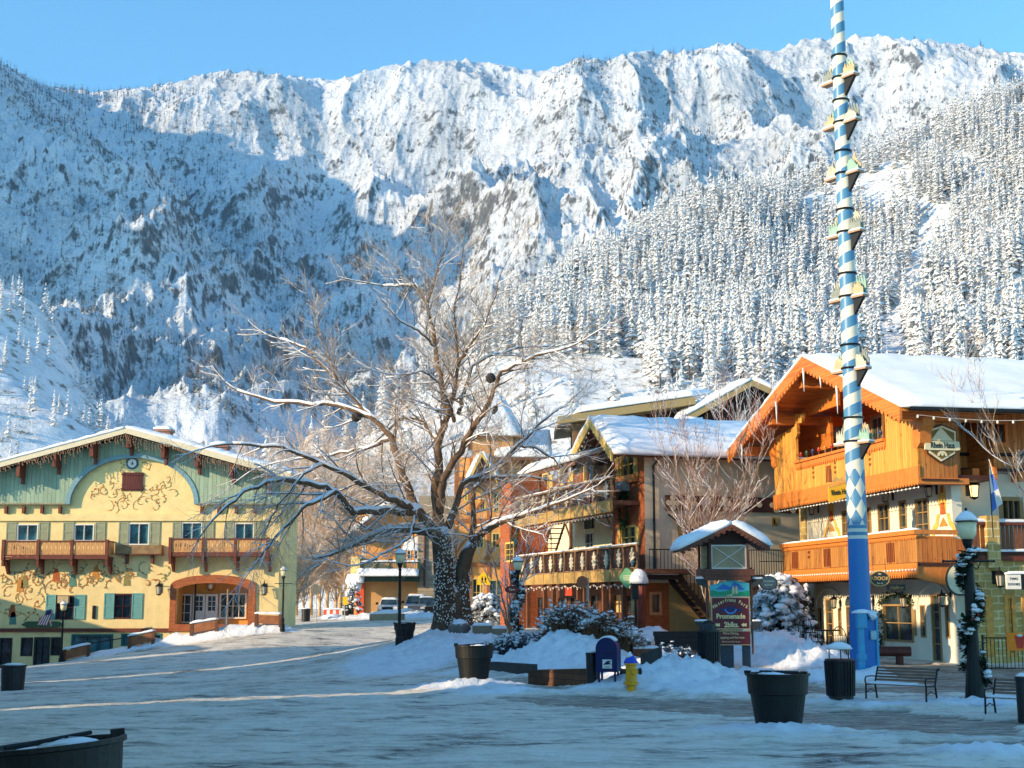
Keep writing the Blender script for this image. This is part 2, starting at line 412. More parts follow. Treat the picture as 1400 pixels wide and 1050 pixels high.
def hill_h(X, Y): return np.maximum(h_tps(X, Y)+(fbm(X/70, Y/70, 5, .5)*7+ridged(X/180, Y/180, 3)*6-5)*np.clip((Y-300)/250, 0, 1), 1.3)
tt, yy = np.meshgrid(np.linspace(-.5, .5, 420), np.linspace(240, 1500, 340))
XH = tt*yy; YH = yy; ZH = hill_h(XH, YH); ZH[0] = -8
n = N('hill_snow'); v = n.coord('Object'); f1 = n.noise(v, .12, 7, .7)
n.base(n.ramp(f1, [(.36, lin(128, 118, 104)), (.44, (.72, .73, .74)), (.6, (.82, .84, .87))])); n.bump(n.noise(v, .3, 6, .7), .7, 2.5)
ho = grid_mesh('hill', XH, YH, ZH, n.done(.85, 0, .15)); tag(ho, kind='structure', label='snowy hill below the mountain range')
# ================================================================ ground
G_CTL = [(0,1050,20.3),(700,1050,20.3),(1400,1050,20.3),(0,945,45),(0,914,72),(60,911,84),(200,889,86),(300,874,87),(390,859,88),(450,852,98),(500,849,101),(600,846,104),
 (400,872,78),(400,895,62),(400,930,43.5),(545,893,73),(545,870,84),(545,920,50),(200,960,34.5),(200,915,56),(1400,906,46),(1312,907,46),(1110,895,54),(1235,967,32.3),(1065,1000,26.1),(1330,960,33.4),(1180,925,41),
 (970,937,38),(832,945,37),(863,948,36.6),(648,942,38.8),(708,884,51),(840,869,57.5),(885,869,60),(690,863,72),(618,866,58),(930,884,53),(1000,884,60),(1060,886,60),(600,880,54),(580,895,52),(1000,850,85),(700,850,88),(300,850,125),(0,868,130),(450,842,125),(600,838,125)]
xy, z = ctl(G_CTL)
for x in (-70, -30, 0, 30, 70):
    xy += [(x, 4), (x, -60), (x, 230)]; z += [0, 0, 2.5]
for y in (20, 60, 110): xy += [(70, y), (-75, y)]; z += [.4, -1.2]
g_tps = TPS(xy, z, .00002, 50)
def g_base(X, Y):
    X = np.asarray(X, float); Y = np.asarray(Y, float)
    far = np.clip((np.maximum(np.abs(X)-60, np.maximum(Y-200, -40-Y)))/60, 0, 1)
    return g_tps(np.clip(X, -90, 90), np.clip(Y, -80, 240))*(1-far)+1.0*far
def ghit(px, py, fn=None):
    """first ground point under a pixel"""
    d = ray(px, py); Ys = np.linspace(9, 150, 1411); t = Ys/d[1]
    z = EYE+d[2]*t; g = (fn or g_base)(d[0]*t, Ys)
    k = np.argmax(z < g); 
    if not (z < g).any(): k = len(Ys)-1
    return np.array((d[0]*t[k], Ys[k], g[k]))
# snow mounds: (px, py, radius_x, radius_y, height, lump)
MOUNDS = [(640,943,1.5,.9,.30),(690,950,1.6,.7,.18),(600,925,1.5,1.2,.12),(560,905,2.5,3,.25),(585,890,2.0,2.5,.35),(620,868,1.8,1.8,.35),(655,880,2,1.5,.25),
 (1065,1003,1.4,.8,.14),(1010,1000,1.6,.7,.10),(930,940,1.9,1.0,.75),(905,925,1.4,1.2,.65),(985,948,1.2,.7,.35),(880,945,.9,.6,.2),(1060,905,1.9,1.4,.95),(1100,912,1.5,1.0,.8),(1140,932,1.2,.8,.35),(1030,930,1.5,.8,.3),
 (1150,962,1.0,.5,.16),(1210,968,1.8,.5,.12),(1300,966,2.0,.6,.18),(1380,968,1.2,.5,.12),(1190,928,.7,.6,.35),(1360,1035,1.6,.6,.18),
 (770,909,1.6,1.5,.75),(800,911,1.5,1.3,.7),(745,912,1.3,1.2,.55),(700,912,1.6,1.0,.4),(740,925,1.2,.7,.12),(820,945,.8,.5,.15),(960,870,2.2,1.2,.7),(900,878,1.2,.9,.55),(700,905,2.0,1.2,.15),(680,845,2.5,1.5,.8),(660,850,1.5,1.3,.5),
 (150,893,1.5,.5,.35),(120,898,1.5,.5,.3),(180,884,1.5,.55,.4),(210,884,1.6,.55,.45),(240,877,1.6,.6,.5),(265,877,1.6,.6,.5),(290,871,1.6,.6,.55),(318,865,1.6,.6,.55),(345,860,1.6,.6,.5),(372,857,1.6,.6,.5),(500,846,3.0,1.0,.5),(530,846,2.5,1.0,.6),(565,846,2.5,1,.55),(455,846,2,.8,.3),
 (950,1005,2.5,.35,.07),(1250,1010,3.5,.3,.08),(1120,1005,3,.3,.08)]
MW = []
for a in MOUNDS:
    p = ghit(a[0], a[1])
    if a[0] < 385: p = P(a[0], a[1], 84.2)
    MW.append((p[0], p[1], a[2], a[3], a[4]))
def mound(X, Y):
    h = np.zeros(np.shape(X))
    for x, y, rx, ry, hh in MW:
        q = ((X-x)/rx)**2+((Y-y)/ry)**2
        m = np.exp(-q*1.1)*hh; h = np.maximum(h, m)+np.minimum(h, m)*.35
    return h
# paved (trodden, bare-ish) areas as pixel polygons on the ground
def poly_xy(l): return [tuple(ghit(*p)[:2]) for p in l]
PAVED = [poly_xy([(990,938),(1130,948),(1400,945),(1400,912),(1320,908),(1210,905),(1200,915),(1220,935),(1120,940)]),
         poly_xy([(650,935),(720,925),(800,950),(900,955),(1060,955),(1400,985),(1400,1040),(1180,1005),(1100,985),(900,972),(700,960)])]
def in_poly(X, Y, poly):
    r = np.zeros(X.shape, bool); n_ = len(poly)
    for i in range(n_):
        x1, y1 = poly[i]; x2, y2 = poly[(i+1) % n_]
        c = ((y1 > Y) != (y2 > Y)) & (X < (x2-x1)*(Y-y1)/((y2-y1) if y2 != y1 else 1e-9)+x1); r ^= c
    return r
def axis(segs):
    out = []
    for a, b, s in segs: out.append(np.arange(a, b, s))
    return np.concatenate(out)
gx = np.concatenate([-np.geomspace(3000, 60, 14), axis([(-50, -24, 1.5), (-24, -16, .4), (-16, 18, .11), (18, 26, .4), (26, 60, 2)]), np.geomspace(62, 3000, 14)])
gy = np.concatenate([[-2000, -600, -200, -80, -40, -20, -8, 0, 5], axis([(9, 26, .14), (26, 62, .13), (62, 112, .34), (112, 180, 2)]), np.geomspace(185, 1200, 14)])
XG, YG = np.meshgrid(gx, gy)
mh = mound(XG, YG)
near = (np.abs(XG) < 45) & (YG > 0) & (YG < 115)
paved = np.zeros(XG.shape)
wob = fbm(XG*.9, YG*.9, 3)*.5
for p in PAVED: paved = np.maximum(paved, in_poly(XG+wob, YG+wob*.6, p)*1.0)
paved *= np.clip(1-mh/.08, 0, 1)
lump = np.clip(mh/.12, 0, 1)
rough = np.where(near, fbm(XG*.8, YG*.8, 4)*.035+fbm(XG*4.5, YG*4.5, 3)*.022, 0)
lumps = np.where(near, (ridged(XG*1.7, YG*1.7, 4, .6)-.8)*.16+fbm(XG*6, YG*6, 3, .6)*.05, 0)
ZG = g_base(XG, YG)+mh*(1+.0*lump)+rough*(1-.6*paved)+lumps*lump*np.clip(mh*2.2, .25, 1)-.05*paved
ZG = np.where((YG > 190) | (np.abs(XG) > 200), np.minimum(ZG, 1.0), ZG)
def mat_ground():
    n = N('packed_snow_street'); v = n.coord('Object')
    at = n.n('ShaderNodeAttribute', attribute_name='bank'); pv = n.n('ShaderNodeAttribute', attribute_name='paved')
    # tyre streaks run across the picture, slightly uphill
    vs = n.coord('Object', (.75, 1.5, 1), (0, 0, R(-14)))
    s1 = n.noise(vs, 1.0, 9, .70, .25); s2 = n.noise(v, .35, 4, .6); s3 = n.noise(n.coord('Object', (.5, 2.2, 1), (0, 0, R(-20))), 2.3, 4, .7)
    k = n.math('ADD', n.math('MULTIPLY', s1, .75), n.math('MULTIPLY_ADD', s2, .5, n.math('MULTIPLY', s3, .3)))
    pack = n.ramp(k, [(.59, lin(70, 66, 60)), (.65, lin(132, 126, 116)), (.71, lin(196, 188, 172)), (.80, lin(226, 216, 198)), (.95, lin(236, 230, 218))])
    grit = n.noise(v, 6, 5, .8)
    pack = n.mix(n.ramp(grit, [(.60, (0, 0, 0)), (.72, (.45, .45, .45))]), pack, lin(110, 100, 88))
    trk = n.noise(n.coord('Object', (.5, 3.6, 1), (0, 0, R(-20))), 1.6, 6, .7, .8); lumpy = n.noise(v, 2.6, 8, .75)
    pack = n.mix(n.ramp(trk, [(.56, (0, 0, 0)), (.64, (.38, .38, .38))]), pack, lin(150, 144, 134))
    pack = n.mix(n.ramp(lumpy, [(.36, (.45, .45, .45)), (.46, (0, 0, 0))]), pack, lin(138, 132, 124))
    pack = n.mix(n.ramp(lumpy, [(.56, (0, 0, 0)), (.64, (.7, .7, .7))]), pack, lin(236, 234, 230))
    pav = n.ramp(n.math('ADD', s3, n.math('MULTIPLY', grit, .4)), [(.52, lin(84, 74, 62)), (.70, lin(146, 132, 116)), (.82, lin(196, 184, 168)), (.95, lin(222, 220, 216))])
    col = n.mix(pv.outputs['Fac'], pack, pav)
    snow = n.ramp(n.noise(v, 3, 4, .6), [(.3, (.70, .73, .77)), (.6, (.84, .86, .89))])
    col = n.mix(at.outputs['Fac'], col, snow)
    n.base(col)
    h = n.math('ADD', n.math('MULTIPLY', n.noise(v, 5, 6, .7), 1.0), n.math('MULTIPLY', n.noise(v, 30, 3, .6), .3))
    n.bump(h, .9, .07)
    return n.done(.62, 0, .4)
bank = np.clip((mh+wob*.08-.05)/.08, 0, 1)
go = grid_mesh('ground', XG, YG, ZG, mat_ground(), {'bank': bank, 'paved': paved}); tag(go, kind='structure', label='street of packed snow sloping up through town')
from bisect import bisect_left
def gz(x, y):
    i = min(max(bisect_left(gx, x), 1), len(gx)-1); j = min(max(bisect_left(gy, y), 1), len(gy)-1)
    u = (x-gx[i-1])/(gx[i]-gx[i-1]); v = (y-gy[j-1])/(gy[j]-gy[j-1])
    return float((ZG[j-1, i-1]*(1-u)+ZG[j-1, i]*u)*(1-v)+(ZG[j, i-1]*(1-u)+ZG[j, i]*u)*v)
def G(px, py, sink=0.0):
    """ground point of a pixel, at the real surface height"""
    p = ghit(px, py); return np.array((p[0], p[1], gz(p[0], p[1])-sink))
def G2(px, Y): q = P(px, 860, Y); return np.array((q[0], Y, gz(q[0], Y)))
def size(pxs, Y): return pxs*Y/FPX
# ================================================================ snowy conifers
def mat_conifer(name, frost):
    n = N(name); v = n.coord('Object'); g = n.n('ShaderNodeNewGeometry'); sep = n.n('ShaderNodeSeparateXYZ'); n.l(g.outputs['Normal'], sep.inputs[0])
    oi = n.n('ShaderNodeObjectInfo')
    f = n.noise(v, .9, 4, .75)
    k = n.math('ADD', n.math('MULTIPLY', n.math('ABSOLUTE', sep.outputs[2]), .5), n.math('MULTIPLY_ADD', f, 1.5, -.95+frost))
    k = n.math('ADD', k, n.math('MULTIPLY_ADD', oi.outputs['Random'], .16, -.08))
    green = n.ramp(f, [(.3, lin(48, 50, 44)), (.7, lin(112, 108, 96))])
    n.base(n.mix(n.ramp(k, [(.12, (0, 0, 0)), (.5, (1, 1, 1))]), green, (.76, .76, .76)))
    return n.done(.85, 0, .1)
CON = mat_conifer('frosted_needles', .47); BARK = mat_plain('conifer_bark', lin(92, 74, 62), .9)
def conifer_mesh(seed, slim=1.0, bare=.12, full=17):
    rnd = random.Random(seed); c = MB(); n_w = full*1+0
    for i in range(n_w):
        t = i/(n_w-1); z = bare+(1-bare)*t; r = .155*slim*((1-t)**.8)*rnd.uniform(.75, 1.15)+.012
        if rnd.random() < .08: r *= .5
        nb = 8 if full > 13 else (6 if full > 8 else 5); a0 = rnd.random()*6
        for k in range(nb):
            a = a0+2*math.pi*k/nb+rnd.uniform(-.25, .25); L = r*rnd.uniform(.45, 1.25); z = z+rnd.uniform(-.55, .55)*(1-bare)/n_w; dz = -L*rnd.uniform(.2, .7); wd = L*.55/(nb/5)+.008
            ca, sa = math.cos(a), math.sin(a)
            tip = (ca*L, sa*L, z+dz); rt = (0, 0, z+.028)
            m1 = (ca*L*.6-sa*wd, sa*L*.6+ca*wd, z+dz*.55-.008); m2 = (ca*L*.6+sa*wd, sa*L*.6-ca*wd, z+dz*.55-.008)
            top = (ca*L*.55, sa*L*.55, z+dz*.4+.022)
            c.add([rt, m1, tip, m2, top], [(0, 1, 4), (1, 2, 4), (2, 3, 4), (3, 0, 4)])
    c.add([(-.008, 0, .93), (.008, 0, .93), (0, .008, .93), (0, 0, 1.02)], [(0, 1, 3), (1, 2, 3), (2, 0, 3)])
    return c
protos = []
for s_, sl_, br_ in ((1, 1.0, .1), (2, .8, .22), (3, 1.15, .06), (4, .7, .3), (5, .9, .15)):
    c = conifer_mesh(s_, sl_, br_); me_c = c.build('crown', CON); 
    t = MB().tube([(0, 0, -.05), (0, 0, .9)], [.014, .004], 5); me_t = t.build('trunk', BARK)
    protos.append((me_c, me_t))
lo = [conifer_mesh(11, 1.0, .05, 7), conifer_mesh(12, .75, .1, 7)]
# candidate positions on the hill
cand = []
rs = np.random.default_rng(5)
tx = rs.uniform(-.46, .46, 46000); ty = rs.uniform(470, 1400, 46000)
keep = rs.random(46000) < (ty/1400)**1.0
tx = tx[keep]; ty = ty[keep]
X_ = tx*ty; Y_ = ty; Z_ = hill_h(X_, Y_)
def to_px(x, y, z):
    zc = z-EYE; fz = y*CP+zc*SP; up = -y*SP+zc*CP
    return 700+FPX*x/fz, 525-FPX*up/fz
PX, PY = to_px(X_, Y_, Z_)
dens = .48+.9*fbm(X_/90, Y_/90, 3)
dens = np.where((PX < 300), .10+.3*fbm(X_/60, Y_/60, 2), dens)
# open snow gullies and the open apron behind the town
def near_line(px, py, a, b, wd):
    ax, ay = a; bx, by = b; t = np.clip(((px-ax)*(bx-ax)+(py-ay)*(by-ay))/((bx-ax)**2+(by-ay)**2), 0, 1)
    return np.hypot(px-ax-t*(bx-ax), py-ay-t*(by-ay)) < wd
op = near_line(PX, PY, (1185, 265), (1290, 300), 16) | near_line(PX, PY, (1290, 300), (1215, 470), 13) | near_line(PX, PY, (1215, 470), (1235, 520), 18)
dens = np.where(op, .03, dens)
dens = np.where((PY > 490) & (PX < 880) & (PX > 300), .015, dens)
dens = np.where((PX < 640) & (PX > 300), .03, dens)
dens = np.where((PX >= 660) & (PX < 1100) & (PY < 490), np.maximum(dens, .6), dens)
ok = (rs.random(len(X_)) < dens) & (Z_ > 6)
X_, Y_, Z_, PX, PY = X_[ok], Y_[ok], Z_[ok], PX[ok], PY[ok]
Hh = rs.uniform(12, 31, len(X_))*np.where(rs.random(len(X_)) < .15, 1.2, 1); Hh = np.where(PX < 300, Hh*.55, Hh)
# keep those in frame for individuals, nearest first, thinned so they do not overlap entirely
infr = np.where((PX > -5) & (PX < 1405) & (PY < 560) & (PX > 640))[0]
order = infr[np.argsort(Y_[infr]/Hh[infr])]
chosen = order[:296]
ZONES = [('right', 1180), ('mid', 900), ('', 0)]
_bare = (.1, .22, .06, .3, .15)
def tree_label(i):
    k = (['broad bottomed', 'narrow', 'wide', 'very slim', 'medium'][list(chosen).index(i) % 5])
    t_ = 'tall' if Hh[i] > 22 else ('middling' if Hh[i] > 17 else 'short')
    x = PX[i]; a = 'over the hotel' if x < 900 else ('over the dark lodge' if x < 1060 else ('left of the maypole' if x < 1150 else ('right of the maypole' if x < 1260 else 'over the far right roof')))
    b_ = 'lowest row' if PY[i] > 500 else ('second tier' if PY[i] > 450 else ('middle slope' if PY[i] > 390 else 'upper slope'))
    return f'{t_} {k} frosted conifer on the {b_} {a}'
from collections import defaultdict
_cl = defaultdict(list)
for i in chosen: _cl[tree_label(i)].append(i)
_ord = 'first second third fourth fifth sixth seventh eighth ninth tenth eleventh twelfth thirteenth fourteenth fifteenth sixteenth seventeenth eighteenth nineteenth twentieth'.split()
TL = {}
for k_, v_ in _cl.items():
    v_ = sorted(v_, key=lambda i: PX[i])
    for q_, i in enumerate(v_): TL[i] = k_ if len(v_) == 1 else _ord[min(q_, 19)]+' from left: '+k_.replace(' on the ', ', ')
for j, i in enumerate(chosen):
    c, t = protos[j % 5]
    root = empty('conifer_tree', (X_[i], Y_[i], Z_[i]-.3), TL[i], 'conifer', 'frosted conifers on the hillside', rz=rs.uniform(0, 6.28))
    s_ = Hh[i]; root.scale = (s_, s_, s_)
    for q in (c, t):
        k = q.copy(); S.collection.objects.link(k); k.parent = root
for c, t in protos:
    for q in (c, t): bpy.data.objects.remove(q)
# the rest of the forest: one object (stuff)
def forest(name, idx, XX, YY, ZZ, HH, pm, mats, label, sink=.3):
    vs = []; fs = []; base = 0
    pv = [np.array(p.v) for p in pm]; pf = [np.array(p.f) for p in pm]
    for j, i in enumerate(idx):
        q = j % len(pm); a = rs.uniform(0, 6.28); ca, sa = math.cos(a), math.sin(a); h = HH[i]
        v = pv[q]; w_ = np.stack([v[:, 0]*ca-v[:, 1]*sa, v[:, 0]*sa+v[:, 1]*ca, v[:, 2]], 1)*h+np.array((XX[i], YY[i], ZZ[i]-sink))
        vs.append(w_); fs.append(pf[q]+base); base += len(v)
    v = np.concatenate(vs).astype(np.float32); f = np.concatenate(fs).astype(np.int32)
    me = bpy.data.meshes.new(name); me.vertices.add(len(v)); me.vertices.foreach_set('co', v.ravel())
    me.loops.add(f.size); me.loops.foreach_set('vertex_index', f.ravel()); me.polygons.add(len(f))
    me.polygons.foreach_set('loop_start', (np.arange(len(f))*3).astype(np.int32)); me.update(calc_edges=True)
    me.materials.append(mats); o = link(bpy.data.objects.new(name, me)); tag(o, label, 'forest', None, 'stuff'); return o
pm3 = [conifer_mesh(20+k, sl_, br_, 12) for k, (sl_, br_) in enumerate([(1, .1), (.8, .2), (1.1, .06)])]
for p in pm3:
    p.f = [tuple(f[:3]) for f in p.f]
rest = [i for i in range(len(X_)) if i not in set(chosen.tolist())]
forest('forest', rest, X_, Y_, Z_, Hh, pm3, CON, 'mass of frosted conifers covering the hill behind the town')
print('hill trees', len(rest))
# far mountain trees
NT = 36000
tx = rs.uniform(-.42, .42, NT); ty = rs.uniform(1350, 3350, NT); X2 = tx*ty
ci = np.clip(((tx+.47)/.94*1249).astype(int), 0, 1249); ri = np.clip(np.searchsorted(yy_m := YM[:, 0], ty), 0, len(YM)-1)
Z2 = ZM[ri, ci]
qx, qy = to_px(X2, ty, Z2)
d2 = .30+1.0*fbm(X2/260, ty/260, 3)
d2 += .5*near_line(qx, qy, (60, 140), (260, 180), 40)+.7*near_line(qx, qy, (230, 160), (290, 300), 45)+.5*near_line(qx, qy, (290, 300), (520, 460), 35)+.4*near_line(qx, qy, (150, 420), (330, 560), 40)+.3*near_line(qx, qy, (900, 130), (930, 240), 35)+.35*near_line(qx, qy, (20, 360), (120, 520), 30)
ok = rs.random(NT) < d2
X2, Y2, Z2 = X2[ok], ty[ok], Z2[ok]; H2 = rs.uniform(8, 20, len(X2))
for p in lo: p.f = [tuple(f[:3]) for f in p.f]
FARC = mat_conifer('far_needles', .05)
forest('forest', list(range(len(X2))), X2, Y2, Z2, H2, lo, FARC, 'thin scatter of dark conifers up the snowy mountain faces', 1)
# ================================================================ facade helpers
class Fac:
    """a vertical plane: O (x, y), U along it, N outward; z is absolute"""
    def __init__(s, O, U, N):
        s.O = np.array((O[0], O[1], 0.)); U = np.array((U[0], U[1], 0.)); N = np.array((N[0], N[1], 0.))
        s.U = U/np.linalg.norm(U); s.N = N/np.linalg.norm(N); s.rot = math.atan2(s.U[1], s.U[0])
    def pt(s, u, z, d=0.0): return s.O+s.U*u+s.N*d+np.array((0, 0, z))
    def uz(s, px, py, d=0.0):
        r = ray(px, py); o = np.array((0, 0, EYE)); q = s.O+s.N*d
        t = np.dot(q-o*np.array((1, 1, 0)), s.N)/np.dot(r, s.N); p = o+r*t
        return float(np.dot(p-s.O, s.U)), float(p[2])
    def rect(s, x0, y0, x1, y1, d=0.0):
        u0, z1 = s.uz(x0, y0, d); u1, z0 = s.uz(x1, y1, d)
        if u0 > u1: u0, u1 = u1, u0
        return u0, u1, min(z0, z1), max(z0, z1)
    def box(s, mb, u0, u1, z0, z1, d0, d1):
        p = s.pt
        return mb.hexa([p(u0, z0, d0), p(u1, z0, d0), p(u1, z0, d1), p(u0, z0, d1), p(u0, z1, d0), p(u1, z1, d0), p(u1, z1, d1), p(u0, z1, d1)])
    def prism(s, mb, poly, d0, d1):
        n = len(poly); vs = [s.pt(u, z, d0) for u, z in poly]+[s.pt(u, z, d1) for u, z in poly]
        fs = [tuple(range(n)), tuple(range(2*n-1, n-1, -1))]+[(i, (i+1) % n, n+(i+1) % n, n+i) for i in range(n)]
        return mb.add(vs, fs)
    def ring(s, mb, outer, inner, d0, d1):
        """band between two polylines of equal length (open)"""
        n = len(outer); vs = [s.pt(*p, d0) for p in outer]+[s.pt(*p, d0) for p in inner]+[s.pt(*p, d1) for p in outer]+[s.pt(*p, d1) for p in inner]
        fs = []
        for i in range(n-1):
            fs += [(i, i+1, n+i+1, n+i), (2*n+i, 3*n+i, 3*n+i+1, 2*n+i+1), (i, 2*n+i, 2*n+i+1, i+1), (n+i, n+i+1, 3*n+i+1, 3*n+i)]
        fs += [(0, n, 3*n, 2*n), (n-1, 3*n-1, 4*n-1, 2*n-1)]
        return mb.add(vs, fs)
    def ribbon(s, mb, pts, wd, d):
        pts = np.array(pts, float); n = len(pts); L = []; Rr = []
        for i in range(n):
            t = pts[min(i+1, n-1)]-pts[max(i-1, 0)]; t = t/(np.linalg.norm(t)+1e-9); q = np.array((-t[1], t[0]))*wd*(.5 if 0 < i < n-1 else .15)
            L.append(pts[i]+q); Rr.append(pts[i]-q)
        s.ring(mb, L, Rr, d-.004, d+.004)
def wall(F, u0, u1, z0, z1, holes, d=0.0, reveal=.2, gable=None, back=True):
    """wall face with rectangular holes and reveals; gable = list of (u, z) above z1"""
    mb = MB()
    us = sorted({u0, u1} | {min(max(h[i], u0), u1) for h in holes for i in (0, 1)}); zs = sorted({z0, z1} | {min(max(h[i], z0), z1) for h in holes for i in (2, 3)})
    for i in range(len(us)-1):
        for j in range(len(zs)-1):
            cu = (us[i]+us[i+1])/2; cz = (zs[j]+zs[j+1])/2
            if any(h[0] < cu < h[1] and h[2] < cz < h[3] for h in holes): continue
            mb.add([F.pt(us[i], zs[j], d), F.pt(us[i+1], zs[j], d), F.pt(us[i+1], zs[j+1], d), F.pt(us[i], zs[j+1], d)], [(0, 1, 2, 3)])
    for a, b, c, e in holes:
        q = [(a, c), (b, c), (b, e), (a, e)]
        for i in range(4):
            (p1, p2), (p3, p4) = q[i], q[(i+1) % 4]
            mb.add([F.pt(p1, p2, d), F.pt(p3, p4, d), F.pt(p3, p4, d-reveal), F.pt(p1, p2, d-reveal)], [(0, 1, 2, 3)])
    if gable:
        n = len(gable); mb.add([F.pt(u, z, d) for u, z in gable], [tuple(range(n))])
    return mb
def window(F, r, parent, fm, gm, nx=2, nz=2, fw=.07, d=0.0, rec=.12, name='window', proud=.03, mw=.035, pane_name='pane'):
    u0, u1, z0, z1 = r; mb = MB(); D0, D1 = d-rec, d+proud
    F.box(mb, u0, u0+fw, z0, z1, D0, D1); F.box(mb, u1-fw, u1, z0, z1, D0, D1)
    F.box(mb, u0+fw, u1-fw, z1-fw, z1, D0, D1); F.box(mb, u0+fw, u1-fw, z0, z0+fw, D0, D1)
    for i in range(1, nx):
        c = u0+fw+(u1-u0-2*fw)*i/nx; F.box(mb, c-mw/2, c+mw/2, z0+fw, z1-fw, D0+.02, D1-.03)
    for i in range(1, nz):
        c = z0+fw+(z1-z0-2*fw)*i/nz; F.box(mb, u0+fw, u1-fw, c-mw/2, c+mw/2, D0+.023, D1-.033)
    o = mb.build(name, fm, parent)
    F.box(MB(), 0, 0, 0, 0, 0, 0)
    g = MB(); F.box(g, u0+fw*.5, u1-fw*.5, z0+fw*.5, z1-fw*.5, D0, D0+.012); g.build(pane_name, gm, o)
    return o
def shutter(F, r, parent, m, d=.02, name='shutter', slats=True):
    u0, u1, z0, z1 = r; mb = MB(); F.box(mb, u0, u0+.07, z0, z1, d, d+.05); F.box(mb, u1-.07, u1, z0, z1, d, d+.05)
    for a, b in ((z0, z0+.08), (z1-.08, z1), ((z0+z1)/2-.04, (z0+z1)/2+.04)): F.box(mb, u0+.07, u1-.07, a, b, d+.003, d+.047)
    F.box(mb, u0+.07, u1-.07, z0+.08, z1-.08, d+.005, d+.02)
    if slats:
        z = z0+.11
        while z < z1-.1:
            mb.hexa([F.pt(u0+.07, z, d+.02), F.pt(u1-.07, z, d+.02), F.pt(u1-.07, z, d+.04), F.pt(u0+.07, z, d+.04), F.pt(u0+.07, z+.035, d+.018), F.pt(u1-.07, z+.035, d+.018), F.pt(u1-.07, z+.04, d+.022), F.pt(u0+.07, z+.04, d+.022)]); z += .075
    return mb.build(name, m, parent)
def snow_sheet(p00, p10, p11, p01, th=.28, nu=30, nv=14, amp=.05, seed=0, mb=None, droop=.12):
    mb = mb or MB(); p00, p10, p11, p01 = [np.array(p, float) for p in (p00, p10, p11, p01)]
    n = np.cross(p10-p00, p01-p00); n /= np.linalg.norm(n); n = n if n[2] > 0 else -n
    Lu = np.linalg.norm(p10-p00); Lv = np.linalg.norm(p01-p00); top = []; bot = []
    cen = (p00+p10+p11+p01)/4
    for j in range(nv+1):
        for i in range(nu+1):
            a = i/nu; b = j/nv; p = p00*(1-a)*(1-b)+p10*a*(1-b)+p11*a*b+p01*(1-a)*b
            e = min(a*Lu, (1-a)*Lu, b*Lv, (1-b)*Lv); f = math.sqrt(max(0, min(1, e/(th*1.3))))
            h = th*(.35+.65*f)+amp*float(fbm(np.array(p[0]*.9+seed), np.array(p[1]*.9+p[2]*.7), 3))*(1 if e > 0 else .3); h *= 1+.30*float(fbm(np.array(p[0]*3.1+seed), np.array(p[1]*3.1+p[2]*2), 2))
            jx = .0 if e > 0 else .10*th/.3*float(perlin(np.array(p[0]*2.3+p[2]), np.array(p[1]*2.3))); top.append(p+n*max(.04, h)+(p-cen)/np.linalg.norm(p-cen)*jx); bot.append(p-n*.01)
    # bulge border a little outward
    w_ = nu+1; cen = (p00+p10+p11+p01)/4
    fs = []; vs = top+bot; nb = len(top)
    for j in range(nv):
        for i in range(nu):
            q = j*w_+i; fs.append((q, q+1, q+w_+1, q+w_)); fs.append((nb+q, nb+q+w_, nb+q+w_+1, nb+q+1))
    for i in range(nu):
        fs.append((i, nb+i, nb+i+1, i+1)); q = nv*w_+i; fs.append((q, q+1, nb+q+1, nb+q))
    for j in range(nv):
        q = j*w_; fs.append((q, q+w_, nb+q+w_, nb+q)); q = j*w_+nu; fs.append((q, nb+q, nb+q+w_, q+w_))
    return mb.add(vs, fs)
def slab(mb, F, a, b, d0, d1, th):
    """sloping slab from (u,z)=a to b, between d0 and d1, thickness th below the line"""
    (ua, za), (ub, zb) = a, b
    return mb.hexa([F.pt(ua, za-th, d0), F.pt(ub, zb-th, d0), F.pt(ub, zb-th, d1), F.pt(ua, za-th, d1), F.pt(ua, za, d0), F.pt(ub, zb, d0), F.pt(ub, zb, d1), F.pt(ua, za, d1)])
SNOW = mat_snow('roof_snow', (.84, .86, .89), 1.2, .35)
SNOWR = mat_snow('clump_snow', (.84, .86, .89), 4, .6)
GLASS = mat_glass(); GLASS_T = mat_glass('teal_window_glass', (.03, .10, .12), .08)
BLACK = mat_plain('black_iron', (.012, .012, .013), .45, .3, 8, .3)
def lantern(F, u, z, parent, name='wall_lantern', d=.0, s=1.0, glow=None, mat=None):
    m = mat or BLACK; mb = MB(); q = .28*s
    c = F.pt(u, z, d+q)
    mb.tube([F.pt(u, z+.12*s, d), F.pt(u, z+.20*s, d+q*.5), F.pt(u, z+.17*s, d+q)], .018*s, 6)
    F.box(mb, u-.05*s, u+.05*s, z-.12*s, z+.22*s, d, d+.03)
    mb.lathe([(.0, .34*s), (.02*s, .28*s), (.03*s, .22*s), (.15*s, .12*s), (.15*s, .10*s), (.02*s, .10*s)], c, 8, cap=False)
    mb.lathe([(.02*s, -.22*s), (.10*s, -.18*s), (.10*s, -.16*s)], c, 8)
    for k in range(4):
        a = math.pi/4+k*math.pi/2; mb.tube([c+np.array((math.cos(a)*.09*s, math.sin(a)*.09*s, -.17*s)), c+np.array((math.cos(a)*.13*s, math.sin(a)*.13*s, .1*s))], .009*s, 4)
    o = mb.build(name, m, parent)
    MB().lathe([(.07*s, -.16*s), (.10*s, .09*s)], c, 8).build('lantern_glass', glow or mat_plain('lantern_glass', (.5, .45, .33), .25, .2), o)
    return o
